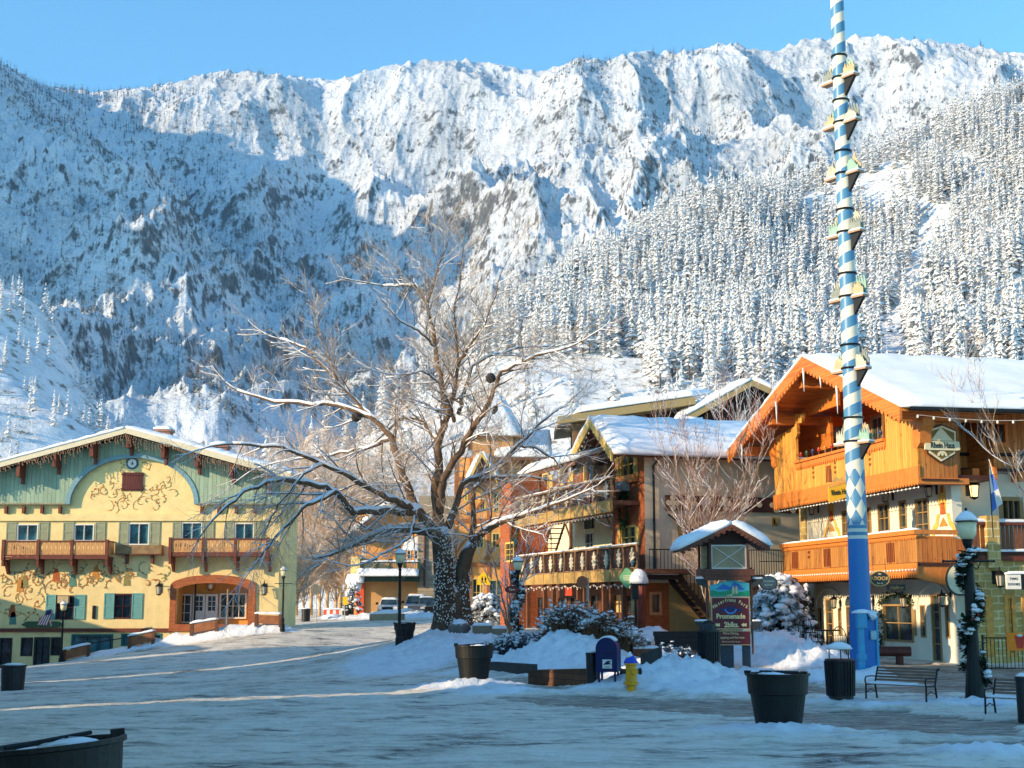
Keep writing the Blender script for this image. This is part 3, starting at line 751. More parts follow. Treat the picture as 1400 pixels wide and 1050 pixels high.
def bulbs(pts, parent, name='light_string', r=.03, drop=.05, mat=None, cable=True):
    mb = MB(); pts = [np.array(p, float) for p in pts]
    m = mat or mat_plain('frosted_bulb', (.8, .78, .7), .3, .1)
    for p in pts: mb.blob((p[0], p[1], p[2]-drop), r, r*1.4, 6, 4, .0)
    if cable and len(pts) > 1: mb.tube(pts, .008, 3, False)
    return mb.build(name, m, parent)
BULB = mat_plain('frosted_bulb', (.8, .78, .7), .3, .1)
# ================================================================ the cream inn on the left
FI = Fac((0, 86), (1, 0), (0, -1)); DB = -7
inn = empty('inn_building', P(190, 900, 86), 'long cream stucco inn with green boarded gable, arched brick entrance and teal shutters', 'inn')
STUC = mat_plain('cream_stucco', lin(232, 206, 146), .9, .12, 1.6, bump=.25, spec=.15)
GREEN = mat_wood('green_siding', lin(150, 170, 146), lin(134, 154, 132), .26, 'H', .75, .55)
BROWN = mat_plain('red_brown_timber', lin(110, 52, 34), .6, .3, 3, grain=(4, 4, 1))
TANW = mat_plain('tan_balcony_wood', lin(196, 142, 88), .65, .2, 3, grain=(3, 3, 1))
SHUT = mat_plain('grey_green_shutter', lin(150, 152, 122), .7, .15, 4)
SHUTT = mat_plain('teal_shutter', lin(104, 158, 152), .7, .12, 4)
WHITE = mat_plain('white_paint', (.72, .70, .64), .6, .08, 5)
TEAL = mat_plain('teal_paint', lin(28, 92, 88), .6, .15, 4)
BRICK = mat_brick('orange_brick', lin(176, 84, 44), lin(146, 62, 34), lin(180, 130, 90), .24, .08)
ur = lambda *a, **k: FI.rect(*a, **k)
U0 = FI.uz(-110, 800)[0]; U1 = FI.uz(381, 800)[0]; Z0 = -2.6
uA, zA = FI.uz(181, 597)                                   # apex of the wall
zE = FI.uz(0, 700)[1]
wins2 = [(23.5,716.5,51.5,740),(101.5,716.5,128,740),(176,715,203.5,745),(248.5,714,276,738),(321,715,347,738)]
wins1 = [(76.5,814,101.5,847),(156,811.5,180,846)]
shopw = [(0,872,15,914,'dark'),(29,871.5,44,897,'w'),(47,871,67,913,'door'),(70,871,84,896,'w'),(98,867,154,893,'t'),(166,866,221,883,'t')]
arch_r = ur(242, 797, 339, 856)
holes = [ur(*r) for r in wins2+wins1]+[ur(*r[:4]) for r in shopw]+[arch_r]
slope_l = (zA-FI.uz(0, 646)[1])/(uA-FI.uz(0, 646)[0])
def zroof(u): return zA-abs(u-uA)*slope_l
mb = wall(FI, U0, U1, Z0, zE, holes, 0, .25, gable=[(U0, zE), (U1, zE), (U1, zroof(U1)), (uA, zA), (U0, zroof(U0))])
# side and back walls
for uu in (U0, U1): mb.add([FI.pt(uu, Z0, 0), FI.pt(uu, Z0, DB), FI.pt(uu, zroof(uu), DB), FI.pt(uu, zroof(uu), 0)], [(0, 1, 2, 3)])
mb.add([FI.pt(U0, Z0, DB), FI.pt(U1, Z0, DB), FI.pt(U1, zroof(U1), DB), FI.pt(uA, zA, DB), FI.pt(U0, zroof(U0), DB)], [(0, 1, 2, 3, 4)])
# arch corner fillers: cream above the curved head
au0, au1, az0, az1 = arch_r; zs_ = FI.uz(242, 808)[1]; uc = (au0+au1)/2; ra = (au1-au0)/2; rz_ = az1-zs_
arc = [(uc+ra*math.cos(t), zs_+rz_*math.sin(t)) for t in np.linspace(math.pi, 0, 17)]
top = [(uc+ra*math.cos(t), az1+.01) for t in np.linspace(math.pi, 0, 17)]
FI.ring(mb, top, arc, -.25, 0)
iw = mb.build('wall', STUC, inn)
# green siding panel, proud of the wall, with a big arch cut out
g = MB(); zg = FI.uz(0, 688)[1]; cu, cz = FI.uz(182, 690); rx = FI.uz(273, 690)[0]-cu; rz2 = FI.uz(182, 621)[1]-cz
uL, uR = U0, U1
def zr2(u): return zroof(u)+.02
us = np.concatenate([np.linspace(uL, cu-rx, 6), cu+rx*np.cos(np.linspace(math.pi, 0, 25))[1:-1], np.linspace(cu+rx, uR, 6)])
lower = []
for u in us:
    q = 1-((u-cu)/rx)**2
    lower.append((u, zg if abs(u-cu) >= rx-1e-6 else cz+rz2*math.sqrt(max(q, 0))))
FI.ring(g, [(u, zr2(u)) for u in us], lower, .01, .28)
g.build('gable_siding', GREEN, inn)
t = MB(); th = np.linspace(math.pi, 0, 33); o1 = [(cu+rx*1.0*math.cos(a), cz+rz2*math.sin(a)) for a in th]; i1 = [(cu+(rx-.28)*math.cos(a), cz+(rz2-.26)*math.sin(a)) for a in th]
FI.ring(t, o1, i1, .02, .34); t.build('arch_trim', mat_plain('blue_trim', lin(116, 152, 162), .6, .12, 5), inn)
for a_, b_ in ((uL, cu-rx), (cu+rx, uR)):
    t = MB(); FI.box(t, a_, b_, zg-.1, zg, .0, .36); t.build('garland_ledge', mat_plain('frosted_garland', lin(150, 146, 120), .9, .4, 9, bump=.8), inn)
for x in (10, 34, 59, 83.5, 277, 300, 324, 350):
    m_ = MB(); u, z = FI.uz(x, 690); FI.box(m_, u-.08, u+.08, z-.55, z-.1, .0, .26); m_.build('bracket', BROWN, inn)
t = MB(); u, z = FI.uz(0, 703); FI.box(t, U0, U1, z-.42, z, .02, .14); t.build('fascia', STUC, inn)
t = MB(); u, z = FI.uz(0, 864); FI.box(t, U0, FI.uz(234, 860)[0], z, z+.22, .003, .1); t.build('belt_course', BROWN, inn)
# windows and shutters
for i, r in enumerate(wins2): window(FI, ur(*r), inn, WHITE, GLASS_T, 2, 1, .07, rec=.2)
for r in [(9.5,714,22,740),(54,714,66,740),(87,714,100.5,740),(131,714,143.5,740),(163,713,175,745),(206,713,218,745),(236.5,713,247.5,738),(278.5,713,292,738),(308,713,320,738),(349,713,361,738)]:
    shutter(FI, ur(*r), inn, SHUT, .01)
for r in wins1: window(FI, ur(*r), inn, mat_plain('maroon_frame', lin(70, 28, 26), .5), GLASS, 2, 2, .1, rec=.2)
for r in [(63.5,813,75.5,847),(102.5,813,115.5,847),(143,811,155.5,846),(181,811,194,846)]: shutter(FI, ur(*r), inn, SHUTT, .01)
u, z = FI.uz(88.5, 815); t = MB(); FI.box(t, u-.33, u+.33, z-.42, z, .04, .34); t.build('air_conditioner', mat_plain('ac_beige', lin(190, 168, 130), .6), inn)
for r in shopw:
    q = ur(*r[:4])
    if r[4] == 't': window(FI, q, inn, TEAL, GLASS_T, 3, 1, .12, rec=.12, name='shop_window')
    elif r[4] == 'door': window(FI, q, inn, mat_plain('dark_door', lin(26, 30, 34), .5), GLASS, 2, 4, .13, rec=.14, name='shop_door')
    else: window(FI, q, inn, mat_plain('dark_door', lin(26, 30, 34), .5), GLASS, 1, 1, .09, rec=.14, name='shop_window')
# closed maroon shutter, clock emblem
q = ur(168, 646, 195, 671); t = MB(); FI.box(t, *q, .0, .08)
for z_ in (q[2]+.12, q[3]-.14): FI.box(t, q[0]-.06, q[1]+.06, z_-.04, z_+.04, .0, .12)
t.build('closed_shutter', mat_wood('maroon_boards', lin(92, 34, 28), lin(60, 22, 18), .16, 'H', .6, .8), inn)
u, z = FI.uz(181, 633.5); r8 = .38
disc = lambda r, n=24: [(u+r*math.cos(a), z+r*math.sin(a)) for a in np.linspace(0, 2*math.pi, n, endpoint=False)]
e = MB(); FI.prism(e, disc(.38), .0, .05); em = e.build('round_emblem', mat_plain('emblem_blue', lin(38, 86, 112), .5), inn)
e = MB(); FI.prism(e, disc(.27), .0, .065); e.build('emblem_face', WHITE, em)
e = MB(); FI.prism(e, [(u-.1, z-.16), (u-.02, z-.02), (u-.1, z+.05), (u, z+.02), (u+.02, z+.14), (u+.06, z+.02), (u+.14, z-.06), (u+.05, z-.03), (u+.08, z-.16), (u+.01, z-.06)], .0, .075); e.build('emblem_figure', BLACK, em)
# painted scrollwork
MUR = [mat_plain('mural_ochre', lin(196, 132, 60), .9), mat_plain('mural_teal', lin(86, 132, 116), .9), mat_plain('mural_rust', lin(176, 92, 48), .9), mat_plain('mural_olive', lin(140, 130, 80), .9)]
def scroll(mb, F, u, z, L, ang, curl, wd, mi, d):
    mb.cur = mi; pts = []; a = ang; x, y = u, z; n_ = 16
    for k in range(n_):
        pts.append((x, y)); x += math.cos(a)*L/n_; y += math.sin(a)*L/n_; a += curl*(.4+1.8*k/n_)/n_*4
    F.ribbon(mb, pts, wd, d)
    return pts
def mural(F, regs, d, seed, k=1.0, mats=None, dens=1.0):
    rnd = random.Random(seed); mb = MB()
    for (u0, u1, z0, z1, n_) in regs:
        for i in range(n_):
            u = u0+(u1-u0)*(i+rnd.random())/n_; z = rnd.uniform(z0+.25*(z1-z0), z1-.25*(z1-z0)); L = rnd.uniform(.7, 1.6)*k
            pts = scroll(mb, F, u, z, L, rnd.uniform(-.7, .7)+(math.pi if rnd.random() < .5 else 0), rnd.choice((-1, 1))*rnd.uniform(.5, 1.3), .034*k, rnd.choice((0, 0, 2, 3)), d+i*.0003)
            for q in range(3, 15, 4):
                x, y = pts[q]; a = rnd.uniform(0, 6.28); l_ = rnd.uniform(.09, .17)*k; w_ = l_*.35; mb.cur = rnd.choice((1, 1, 0, 2, 3))
                ca, sa = math.cos(a), math.sin(a)
                F.prism(mb, [(x, y), (x+ca*l_*.5-sa*w_, y+sa*l_*.5+ca*w_), (x+ca*l_, y+sa*l_), (x+ca*l_*.5+sa*w_, y+sa*l_*.5-ca*w_)], d-.004, d+.006+.0004*q+i*.0003)
    return mb
def reg(x0, y0, x1, y1, n): q = ur(x0, y0, x1, y1); return (*q, n)
m1 = mural(FI, [reg(0,774,222,800,46), reg(0,790,110,812,18), reg(0,815,55,852,14), reg(130,775,185,798,8)], .012, 3)
m1.cur = 2; 
for x, y, mi in ((77, 786, 2), (131, 783, 0), (28, 800, 0), (34, 795, 3), (174, 792, 3), (100, 793, 1), (17, 835, 2), (18, 845, 1)):
    u, z = FI.uz(x, y); m1.cur = mi
    FI.prism(m1, [(u-.22, z-.4), (u+.22, z-.38), (u+.16, z+.1), (u+.08, z+.38), (u-.1, z+.36), (u-.2, z+.05)], .004, .022)
m1.build('mural', MUR, inn)['kind'] = 'stuff'
m2 = mural(FI, [reg(128,648,165,690,13), reg(198,648,232,690,13), reg(145,676,220,690,12), reg(166,627,174,642,3), reg(189,627,197,642,3)], .012, 9, .8)
m2.build('mural', MUR, inn)['kind'] = 'stuff'
# balconies
def balcony(F, xs, yt, yb, dd, parent, posts, pm, rm, ybr, name='balcony', panels=True, beamh=.14):
    (u0, z1), (u1, z0) = F.uz(xs[0], yt, dd), F.uz(xs[1], yb, dd)
    b = MB(); F.box(b, u0, u1, z0-beamh, z0, 0.02, dd); F.box(b, u0, u1, z1-.08, z1, dd-.09, dd+.03); F.box(b, u0, u1, z0+.02, z0+.12, dd-.08, dd+.0)
    for uu in (u0, u1):
        F.box(b, uu-.04, uu+.04, z1-.08, z1-.01, 0.02, dd-.09)
    o = b.build(name, rm, parent)
    fl = MB(); W = .27; n_ = max(1, int((u1-u0)/W)); W = (u1-u0)/n_; zb, zt = z0+.12, z1-.08; h = zt-zb
    for i in range(n_):
        a = u0+i*W; c = a+W/2; g1 = .014
        # a cut-out board: full sides, lozenge hole in the middle
        F.prism(fl, [(a+g1, zb), (c, zb), (c, zb+h*.12), (c-.035, zb+h*.2), (c, zb+h*.28), (c-.02, zb+h*.4), (c-.05, zb+h*.55), (c-.02, zb+h*.72), (c, zb+h*.82), (c, zt), (a+g1, zt)], dd-.06, dd-.03)
        F.prism(fl, [(a+W-g1, zb), (c, zb), (c, zb+h*.12), (c+.035, zb+h*.2), (c, zb+h*.28), (c+.02, zb+h*.4), (c+.05, zb+h*.55), (c+.02, zb+h*.72), (c, zb+h*.82), (c, zt), (a+W-g1, zt)], dd-.06, dd-.03)
    for uu in (u0, u1):
        n2 = max(1, int(dd/.27))
        for i in range(n2): F.box(fl, uu-.015, uu+.015, zb, zt, dd*i/n2+.03, dd*(i+1)/n2-.03)
    fl.build('rail_panel', pm, o)
    for x in posts:
        uu = F.uz(x, yt, dd)[0]; q = MB(); F.box(q, uu-.09, uu+.09, z0-.2, z1+.06, dd-.14, dd+.05); q.build('post', rm, o)
        q = MB(); F.prism(q, [(uu-.07, z0-beamh), (uu+.07, z0-beamh), (uu+.07, F.uz(x, ybr, dd)[1]), (uu-.07, F.uz(x, ybr, dd)[1])], dd-.3, dd-.02)
        p = F.pt; q.hexa([p(uu-.07, z0-beamh-.9, .0), p(uu+.07, z0-beamh-.9, .0), p(uu+.07, z0-beamh-.9, .12), p(uu-.07, z0-beamh-.9, .12), p(uu-.07, z0-beamh-.02, .0), p(uu+.07, z0-beamh-.02, .0), p(uu+.07, z0-beamh-.02, dd-.32), p(uu-.07, z0-beamh-.02, dd-.32)])
        q.build('bracket', rm, o)
    return o, (u0, u1, z0, z1)
balcony(FI, (4, 148), 739, 761, 1.15, inn, (5, 52.5, 98.5, 146.5), TANW, BROWN, 774)
balcony(FI, (231.5, 368), 736, 757.5, 1.15, inn, (233, 278, 322, 366), TANW, BROWN, 771)
t = MB(); q = ur(159, 745, 220.5, 757, d=.55); FI.box(t, q[0], q[1], q[2], q[3], .02, .55)
fb = t.build('flower_box', mat_plain('weathered_box', lin(140, 112, 76), .8, .3, 3), inn)
t = MB(); FI.box(t, q[0]-.05, q[1]+.05, q[2]-.06, q[2]-.002, .02, .6)
for x in (172, 207): uu = FI.uz(x, 757, .5)[0]; FI.box(t, uu-.07, uu+.07, q[2]-.6, q[2]-.06, .02, .3)
t.build('bracket', BROWN, fb)
# brick arch surround and the recessed entrance
ou0, oz = FI.uz(233.5, 801); ou1 = FI.uz(350, 801)[0]; ozt = FI.uz(290, 786)[1]; zb = FI.uz(242, 863)[1]
orx = (ou1-ou0)/2; och = oz; ouc = (ou0+ou1)/2
th = np.linspace(math.pi, 0, 25); bm = MB()
O_ = [(ou0, zb)]+[(ouc+orx*math.cos(a), och+(ozt-och)*math.sin(a)) for a in th]+[(ou1, zb)]
I_ = [(au0, zb)]+[(uc+ra*math.cos(a), zs_+rz_*math.sin(a)) for a in th]+[(au1, zb)]
FI.ring(bm, O_, I_, .01, .12); FI.box(bm, au0, FI.uz(312, 855)[0], zb, zb+.42, -.1, .115); bm.build('brick_arch', BRICK, inn)
rc = MB(); D = -1.7
rc.add([FI.pt(au0, az0-.5, -.25), FI.pt(au0, az0-.5, D), FI.pt(au0, az1+.2, D), FI.pt(au0, az1+.2, -.25)], [(0, 1, 2, 3)])
rc.add([FI.pt(au1, az0-.5, -.25), FI.pt(au1, az0-.5, D), FI.pt(au1, az1+.2, D), FI.pt(au1, az1+.2, -.25)], [(0, 1, 2, 3)])
FI.box(rc, au0, au1, az0-.5, az1+.2, D-.1, D); FI.box(rc, au0, au1, az1, az1+.1, D, -.25); FI.box(rc, au0, au1, az0-.5, az0-.02, D, -.1)
rc.build('porch', mat_plain('porch_ochre', lin(206, 150, 78), .9, .12, 2), inn)
dr = FI.rect(265, 812, 297.5, 853, D); 
do = window(FI, (dr[0], (dr[0]+dr[1])/2-.02, dr[2], dr[3]), inn, WHITE, GLASS, 2, 5, .14, d=D+.15, rec=.12, name='entrance_door')
do2 = window(FI, ((dr[0]+dr[1])/2+.02, dr[1], dr[2], dr[3]), inn, WHITE, GLASS, 2, 5, .14, d=D+.15, rec=.12, name='entrance_door')
for o_, (a, b) in ((do, (dr[0], (dr[0]+dr[1])/2-.02)), (do2, ((dr[0]+dr[1])/2+.02, dr[1]))):
    k = MB(); FI.box(k, a+.06, b-.06, dr[2]+.05, dr[2]+(dr[3]-dr[2])*.44, D+.1, D+.17)
    c = (a+b)/2; FI.prism(k, [(c-.18, dr[2]+.5), (c, dr[2]+.3), (c+.18, dr[2]+.5), (c, dr[2]+.7)], D+.16, D+.19); k.build('lower_panel', WHITE, o_)
window(FI, FI.rect(243, 812, 262, 852, D), inn, WHITE, GLASS, 2, 3, .1, d=D+.12, rec=.1, name='entrance_window')
window(FI, FI.rect(301, 811, 337, 846, D), inn, WHITE, GLASS, 4, 2, .1, d=D+.12, rec=.1, name='entrance_window')
for x in (267.5, 312):
    uu, z_ = FI.uz(x, 800, -.5); k = MB(); k.tube([FI.pt(uu, az0-.2, -.5), FI.pt(uu, az1+.05, -.5)], .06, 8); k.build('iron_post', BLACK if x < 300 else mat_plain('pale_post', lin(150, 130, 110), .6), inn)
u, z = FI.uz(288, 801, -.6); k = MB(); c = FI.pt(u, z, -.6); k.tube([FI.pt(u, az1, -.6), FI.pt(u, z+.3, -.6)], .015, 4)
for a in range(3): 
    ang = a*math.pi/3; k.tube([c+.3*np.array((math.cos(t_)*math.cos(ang), math.cos(t_)*math.sin(ang), math.sin(t_))) for t_ in np.linspace(0, 2*math.pi, 17)], .014, 4, False)
hl = k.build('hanging_lantern', BLACK, inn); MB().blob(c, .13, .17, 8, 5, 0).build('bulb', BULB, hl)
lantern(FI, *FI.uz(220, 806), inn, s=1.7); lantern(FI, *FI.uz(363, 806), inn, s=1.7)
q = ur(127, 828, 130.5, 846); t = MB(); FI.box(t, *q, 0, .08); t.build('plaque', BLACK, inn)
q = ur(30, 849.5, 88, 858); t = MB(); FI.prism(t, [(q[0], (q[2]+q[3])/2), (q[0]+.35, q[2]), (q[1]-.35, q[2]), (q[1], (q[2]+q[3])/2), (q[1]-.35, q[3]), (q[0]+.35, q[3])], .01, .12); t.build('signboard', mat_plain('moss_board', lin(64, 86, 56), .7, .2), inn)
k = MB(); uu = FI.uz(234, 865)[0]; k.tube([FI.pt(uu, Z0, .08), FI.pt(uu, FI.uz(234, 866)[1], .08)], .05, 6); k.build('downspout', BROWN, inn)
# roof
ov = 1.5; uL_ = FI.uz(-130, 640)[0]; uR_ = FI.uz(404, 640)[0]
zt = zA+.35; r_ = MB()
slab(r_, FI, (uL_, zt-(uA-uL_)*slope_l), (uA, zt), ov, DB-.6, .2); slab(r_, FI, (uA, zt), (uR_, zt-(uR_-uA)*slope_l), ov, DB-.6, .2)
rf = r_.build('roof', mat_wood('soffit_grey', lin(128, 118, 98), lin(100, 92, 78), .3, 'H', .8), inn)
s_ = MB()
for a, b, n_ in (((uL_-.1, zt-(uA-uL_)*slope_l), (uA, zt), 60), ((uA, zt), (uR_+.1, zt-(uR_-uA)*slope_l), 60)):
    snow_sheet(FI.pt(*a, ov+.1), FI.pt(*b, ov+.1), FI.pt(*b, DB-.6), FI.pt(*a, DB-.6), .34, n_, 10, .05, 3, s_)
s_.build('snow_cover', SNOW, rf, smooth=True)
b_ = MB()
for a, b in (((uL_, zt-(uA-uL_)*slope_l), (uA, zt)), ((uA, zt), (uR_, zt-(uR_-uA)*slope_l))):
    slab(b_, FI, (a[0], a[1]+.02), (b[0], b[1]+.02), ov+.003, ov+.07, .34)
b_.build('bargeboard', mat_plain('pale_fascia', lin(214, 200, 170), .7, .1), rf)
ic = MB(); rnd = random.Random(2); u = uL_
while u < uR_:
    z = zt-abs(u-uA)*slope_l-.32; L = rnd.uniform(.15, .95)*(.6+.4*math.sin(u*1.3)); y = ov+rnd.uniform(-.03, .06)
    pts = [FI.pt(u+.03*math.sin(k*2), z-L*k/4, y) for k in range(5)]; ic.tube(pts, .014, 3, False)
    for k in range(1, 5): ic.blob(pts[k], .035, .05, 5, 3, 0)
    u += rnd.uniform(.09, .2)
ic.build('icicle_lights', mat_plain('icicle_wire', lin(170, 130, 100), .5, .3), inn)
for x in (35.5, 83.5, 133, 181.5, 229, 275, 322, 372):
    u = FI.uz(x, 640)[0]; z = zt-abs(u-uA)*slope_l-.3; k = MB(); FI.box(k, u-.11, u+.11, z-.85, z, .27, ov-.12); FI.box(k, u-.08, u+.08, z-1.25, z-.852, .27, .55); k.build('rafter_end', BROWN, inn)
for x, y, c_ in ((141.5, 600, lin(196, 110, 84)), (222, 599, lin(150, 96, 84)), (299.5, 622, lin(150, 100, 80))):
    u = FI.uz(x, y, -5)[0]; z = zt-abs(u-uA)*slope_l; k = MB(); FI.box(k, u-.5, u+.5, z-.4, z+.75, -5.9, -4.9); FI.box(k, u-.6, u+.6, z+.75, z+.9, -6.0, -4.8)
    ch = k.build('chimney', mat_brick('chimney_brick', lin(176, 96, 70), lin(140, 74, 56), lin(170, 150, 130)), rf)
    k = MB(); p = FI.pt; snow_sheet(p(u-.58, z+.9, -4.8), p(u+.58, z+.9, -4.8), p(u+.58, z+.9, -6.0), p(u-.58, z+.9, -6.0), .28, 8, 8, .03, 1, k); k.build('snow_cap', SNOW, ch, smooth=True)
# ================================================================ the timber and white restaurant on the right
c0 = P(1312, 907, 46)
FR = Fac(c0[:2], (-.181, .983), (-.983, -.181)); FS = Fac(c0[:2], (.983, .181), (.181, -.983))
rh = empty('restaurant_building', (c0[0], c0[1], .3), 'chalet restaurant with honey coloured timber gable, carved balconies, white ground floor and snowy roof', 'restaurant')
WST = mat_plain('white_stucco', lin(226, 220, 200), .9, .08, 1.5, bump=.2, spec=.15)
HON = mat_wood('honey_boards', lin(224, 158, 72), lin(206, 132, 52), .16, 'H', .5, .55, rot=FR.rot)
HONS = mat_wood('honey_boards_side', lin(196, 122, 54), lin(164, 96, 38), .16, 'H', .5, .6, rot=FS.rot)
ORA = mat_wood('orange_trim_boards', lin(212, 124, 52), lin(184, 96, 38), .11, 'Z', .45, .5)
ORD = mat_plain('carved_orange_wood', lin(210, 124, 52), .5, .2, 3, grain=(3, 3, 1))
DKB = mat_plain('dark_beam', lin(74, 34, 20), .6, .25, 4)
BAL = mat_wood('balcony_boards', lin(182, 124, 62), lin(140, 88, 42), .17, 'H', .5, .6, rot=FR.rot)
BALS = mat_wood('balcony_boards_side', lin(204, 118, 46), lin(172, 88, 30), .17, 'H', .5, .6, rot=FS.rot)
OCH = mat_plain('ochre_frame', lin(158, 128, 84), .6, .15, 4)
STONE = mat_brick('yellow_stone', lin(206, 178, 112), lin(178, 146, 86), lin(226, 208, 160), .42, .24, FS.rot, .02, True)
rr = FR.rect
# ---- ground and second floor wall, gable side
UF = FR.uz(1104, 840)[0]; zb0 = -.4; z2 = FR.uz(1312, 655)[1]
gw = [rr(1118.6,831,1125.5,870), rr(1129,818,1141,888), rr(1146,831.5,1151.6,869), rr(1207,826,1250,878.6), rr(1258,827,1267,872), rr(1272.5,812,1289.6,906.5), rr(1292,827,1300,873)]
gw2 = [rr(1151,699,1161,745), rr(1185,694,1193,745), rr(1200,690,1218,745), rr(1229,685,1241.5,740), rr(1251,683,1272,735)]
pole_arch = rr(1157, 828, 1171, 884)
holes = gw+gw2+[pole_arch]
m = wall(FR, 0, UF, zb0, z2, holes, 0, .35)
def arch_hole(mb, F, r, ztop, reveal=.35, d=0.0):
    u0, u1, z0, z1 = r; c = (u0+u1)/2; rx = (u1-u0)/2
    return [(c+rx*math.cos(a), z1+(ztop-z1)*math.sin(a)) for a in np.linspace(math.pi, 0, 15)]
# side (camera facing) walls: near wing u 0..0.x then set back wing to the right
m.add([FR.pt(UF, zb0, 0), FR.pt(UF, zb0, -14), FR.pt(UF, z2, -14), FR.pt(UF, z2, 0)], [(0, 1, 2, 3)])
m.add([FS.pt(0, zb0, 0), FS.pt(.35, zb0, 0), FS.pt(.35, z2, 0), FS.pt(0, z2, 0)], [(0, 1, 2, 3)])
m.add([FS.pt(.35, zb0, 0), FS.pt(.35, zb0, -1.2), FS.pt(.35, z2, -1.2), FS.pt(.35, z2, 0)], [(0, 1, 2, 3)])
m.build('wall', WST, rh)
# arched glass heads (proud arch frames with dark glass set behind the wall line)
for r, yt in ((gw[3], 812), (pole_arch, 815)):
    zt_ = FR.uz(1228, yt)[1] if yt == 812 else FR.uz(1164, yt)[1]; a = MB(); arc = arch_hole(a, FR, r, zt_)
    a2 = MB(); FR.prism(a2, arc, .004, .03); o = a2.build('arch_window_head', GLASS, rh)
    a = MB(); c = (r[0]+r[1])/2; out = [(c+(p[0]-c)*1.12, r[3]+(p[1]-r[3])*1.1) for p in arc]; FR.ring(a, out, arc, .0, .06); a.build('arch_frame', WST, o)
for i, r in enumerate(gw):
    if i in (1, 5): window(FR, r, rh, OCH, GLASS, 1, 4, .08, rec=.08, name='door')
    elif i == 3: window(FR, r, rh, OCH, GLASS, 2, 2, .07, rec=.08)
    else: window(FR, r, rh, OCH, GLASS, 1, 2, .05, rec=.06)
window(FR, pole_arch, rh, OCH, GLASS, 2, 2, .07, rec=.08)
for i, r in enumerate(gw2): window(FR, r, rh, OCH, GLASS, 2 if i != 3 else 1, 3, .07, rec=.08, name='window' if i != 3 else 'balcony_door')
# white arch niches around the two doors
for xs in ((1115.5, 1155, 818, 806), (1254, 1304, 812, 800)):
    u0, z_ = FR.uz(xs[0], 832); u1 = FR.uz(xs[1], 832)[0]; zt_ = FR.uz((xs[0]+xs[1])/2, xs[3])[1]; c = (u0+u1)/2; rx = (u1-u0)/2
    th = np.linspace(math.pi, 0, 19); o1 = [(c+rx*math.cos(a), z_+(zt_-z_)*math.sin(a)) for a in th]; i1 = [(c+(rx+.05)*math.cos(a), z_+(zt_-z_-.05)*math.sin(a)) for a in th]
    q = MB(); FR.ring(q, [(c+(rx*1.0+.09)*math.cos(a), z_+(zt_-z_+.09)*math.sin(a)) for a in th], o1, .0, .05); q.build('niche_moulding', WST, rh)
# greenery round the arch window
g_ = MB(); r = gw[3]; c = (r[0]+r[1])/2; rnd = random.Random(4)
GAR = mat_plain('fir_garland', lin(44, 66, 40), .9, .5, 20, bump=0)
for k in range(330):
    a = math.pi*rnd.random(); w_ = rnd.gauss(0, .07)
    if rnd.random() < .45: u = r[1]+.05+rnd.gauss(0, .07)*1; z = rnd.uniform(r[2]-.45, r[3])
    else: u = c+(r[1]-c+.08+w_)*math.cos(a); z = r[3]+(FR.uz(1228, 812)[1]-r[3]+w_)*math.sin(a)
    p = FR.pt(u, z, .06+rnd.random()*.1); d_ = np.array([rnd.gauss(0, 1) for _ in range(3)]); d_ *= .1/np.linalg.norm(d_); g_.add([p, p+d_+(0, 0, -.05), p+d_*.5+np.array((d_[1], -d_[0], .02))], [(0, 1, 2)])
g_.build('fir_garland', GAR, rh)
q = rr(1249, 833, 1254, 869); t = MB(); FR.box(t, *q, .01, .07); t.build('menu_board', OCH, rh)
for x, y in ((1112,825),(1150,824),(1195,823),(1246,822),(1300,820)): lantern(FR, *FR.uz(x, y), rh, s=1.1)
for x, y in ((1119,697),(1221,679),(1281,671)): lantern(FR, *FR.uz(x, y), rh, s=1.1)
# quoins at the far corner
q = rr(1094, 687, 1104, 742); t = MB(); FR.box(t, q[0], q[1], q[2]-1, q[3]+.8, -.3, .06); t.build('stone_quoin', mat_brick('quoin_stone', lin(206, 178, 112), lin(178, 146, 86), lin(226, 208, 160), .42, .24, FR.rot, .02, True), rh)
# painted motifs
for x, y in ((1137, 709), (1289.5, 699)):
    u, z = FR.uz(x, y); mm_ = MB()
    mm_.cur = 0; FR.prism(mm_, [(u+.28*math.cos(a)*(1+.15*math.cos(3*a)), z+.38+.5*math.sin(a)) for a in np.linspace(0, 2*math.pi, 20, endpoint=False)], .003, .012)
    for s_ in (-1, 1):
        FR.ribbon(mm_, [(u+s_*(.25+.1*k), z-.1-.12*k+.08*math.sin(k*2)) for k in range(7)], .2, .014)
    mm_.cur = 2; FR.prism(mm_, [(u-.2, z-.1), (u+.2, z-.1), (u+.12, z+.3), (u-.12, z+.3)], .004, .024); FR.prism(mm_, [(u-.12, z+.62), (u+.12, z+.62), (u, z+.95)], .004, .02)
    mm_.cur = 1; FR.prism(mm_, [(u-.3, z-.5), (u+.3, z-.5), (u, z-.2)], .004, .02)
    mm_.build('mural', [mat_plain('mural_gold', lin(222, 176, 84), .9), MUR[0], MUR[2]], rh)
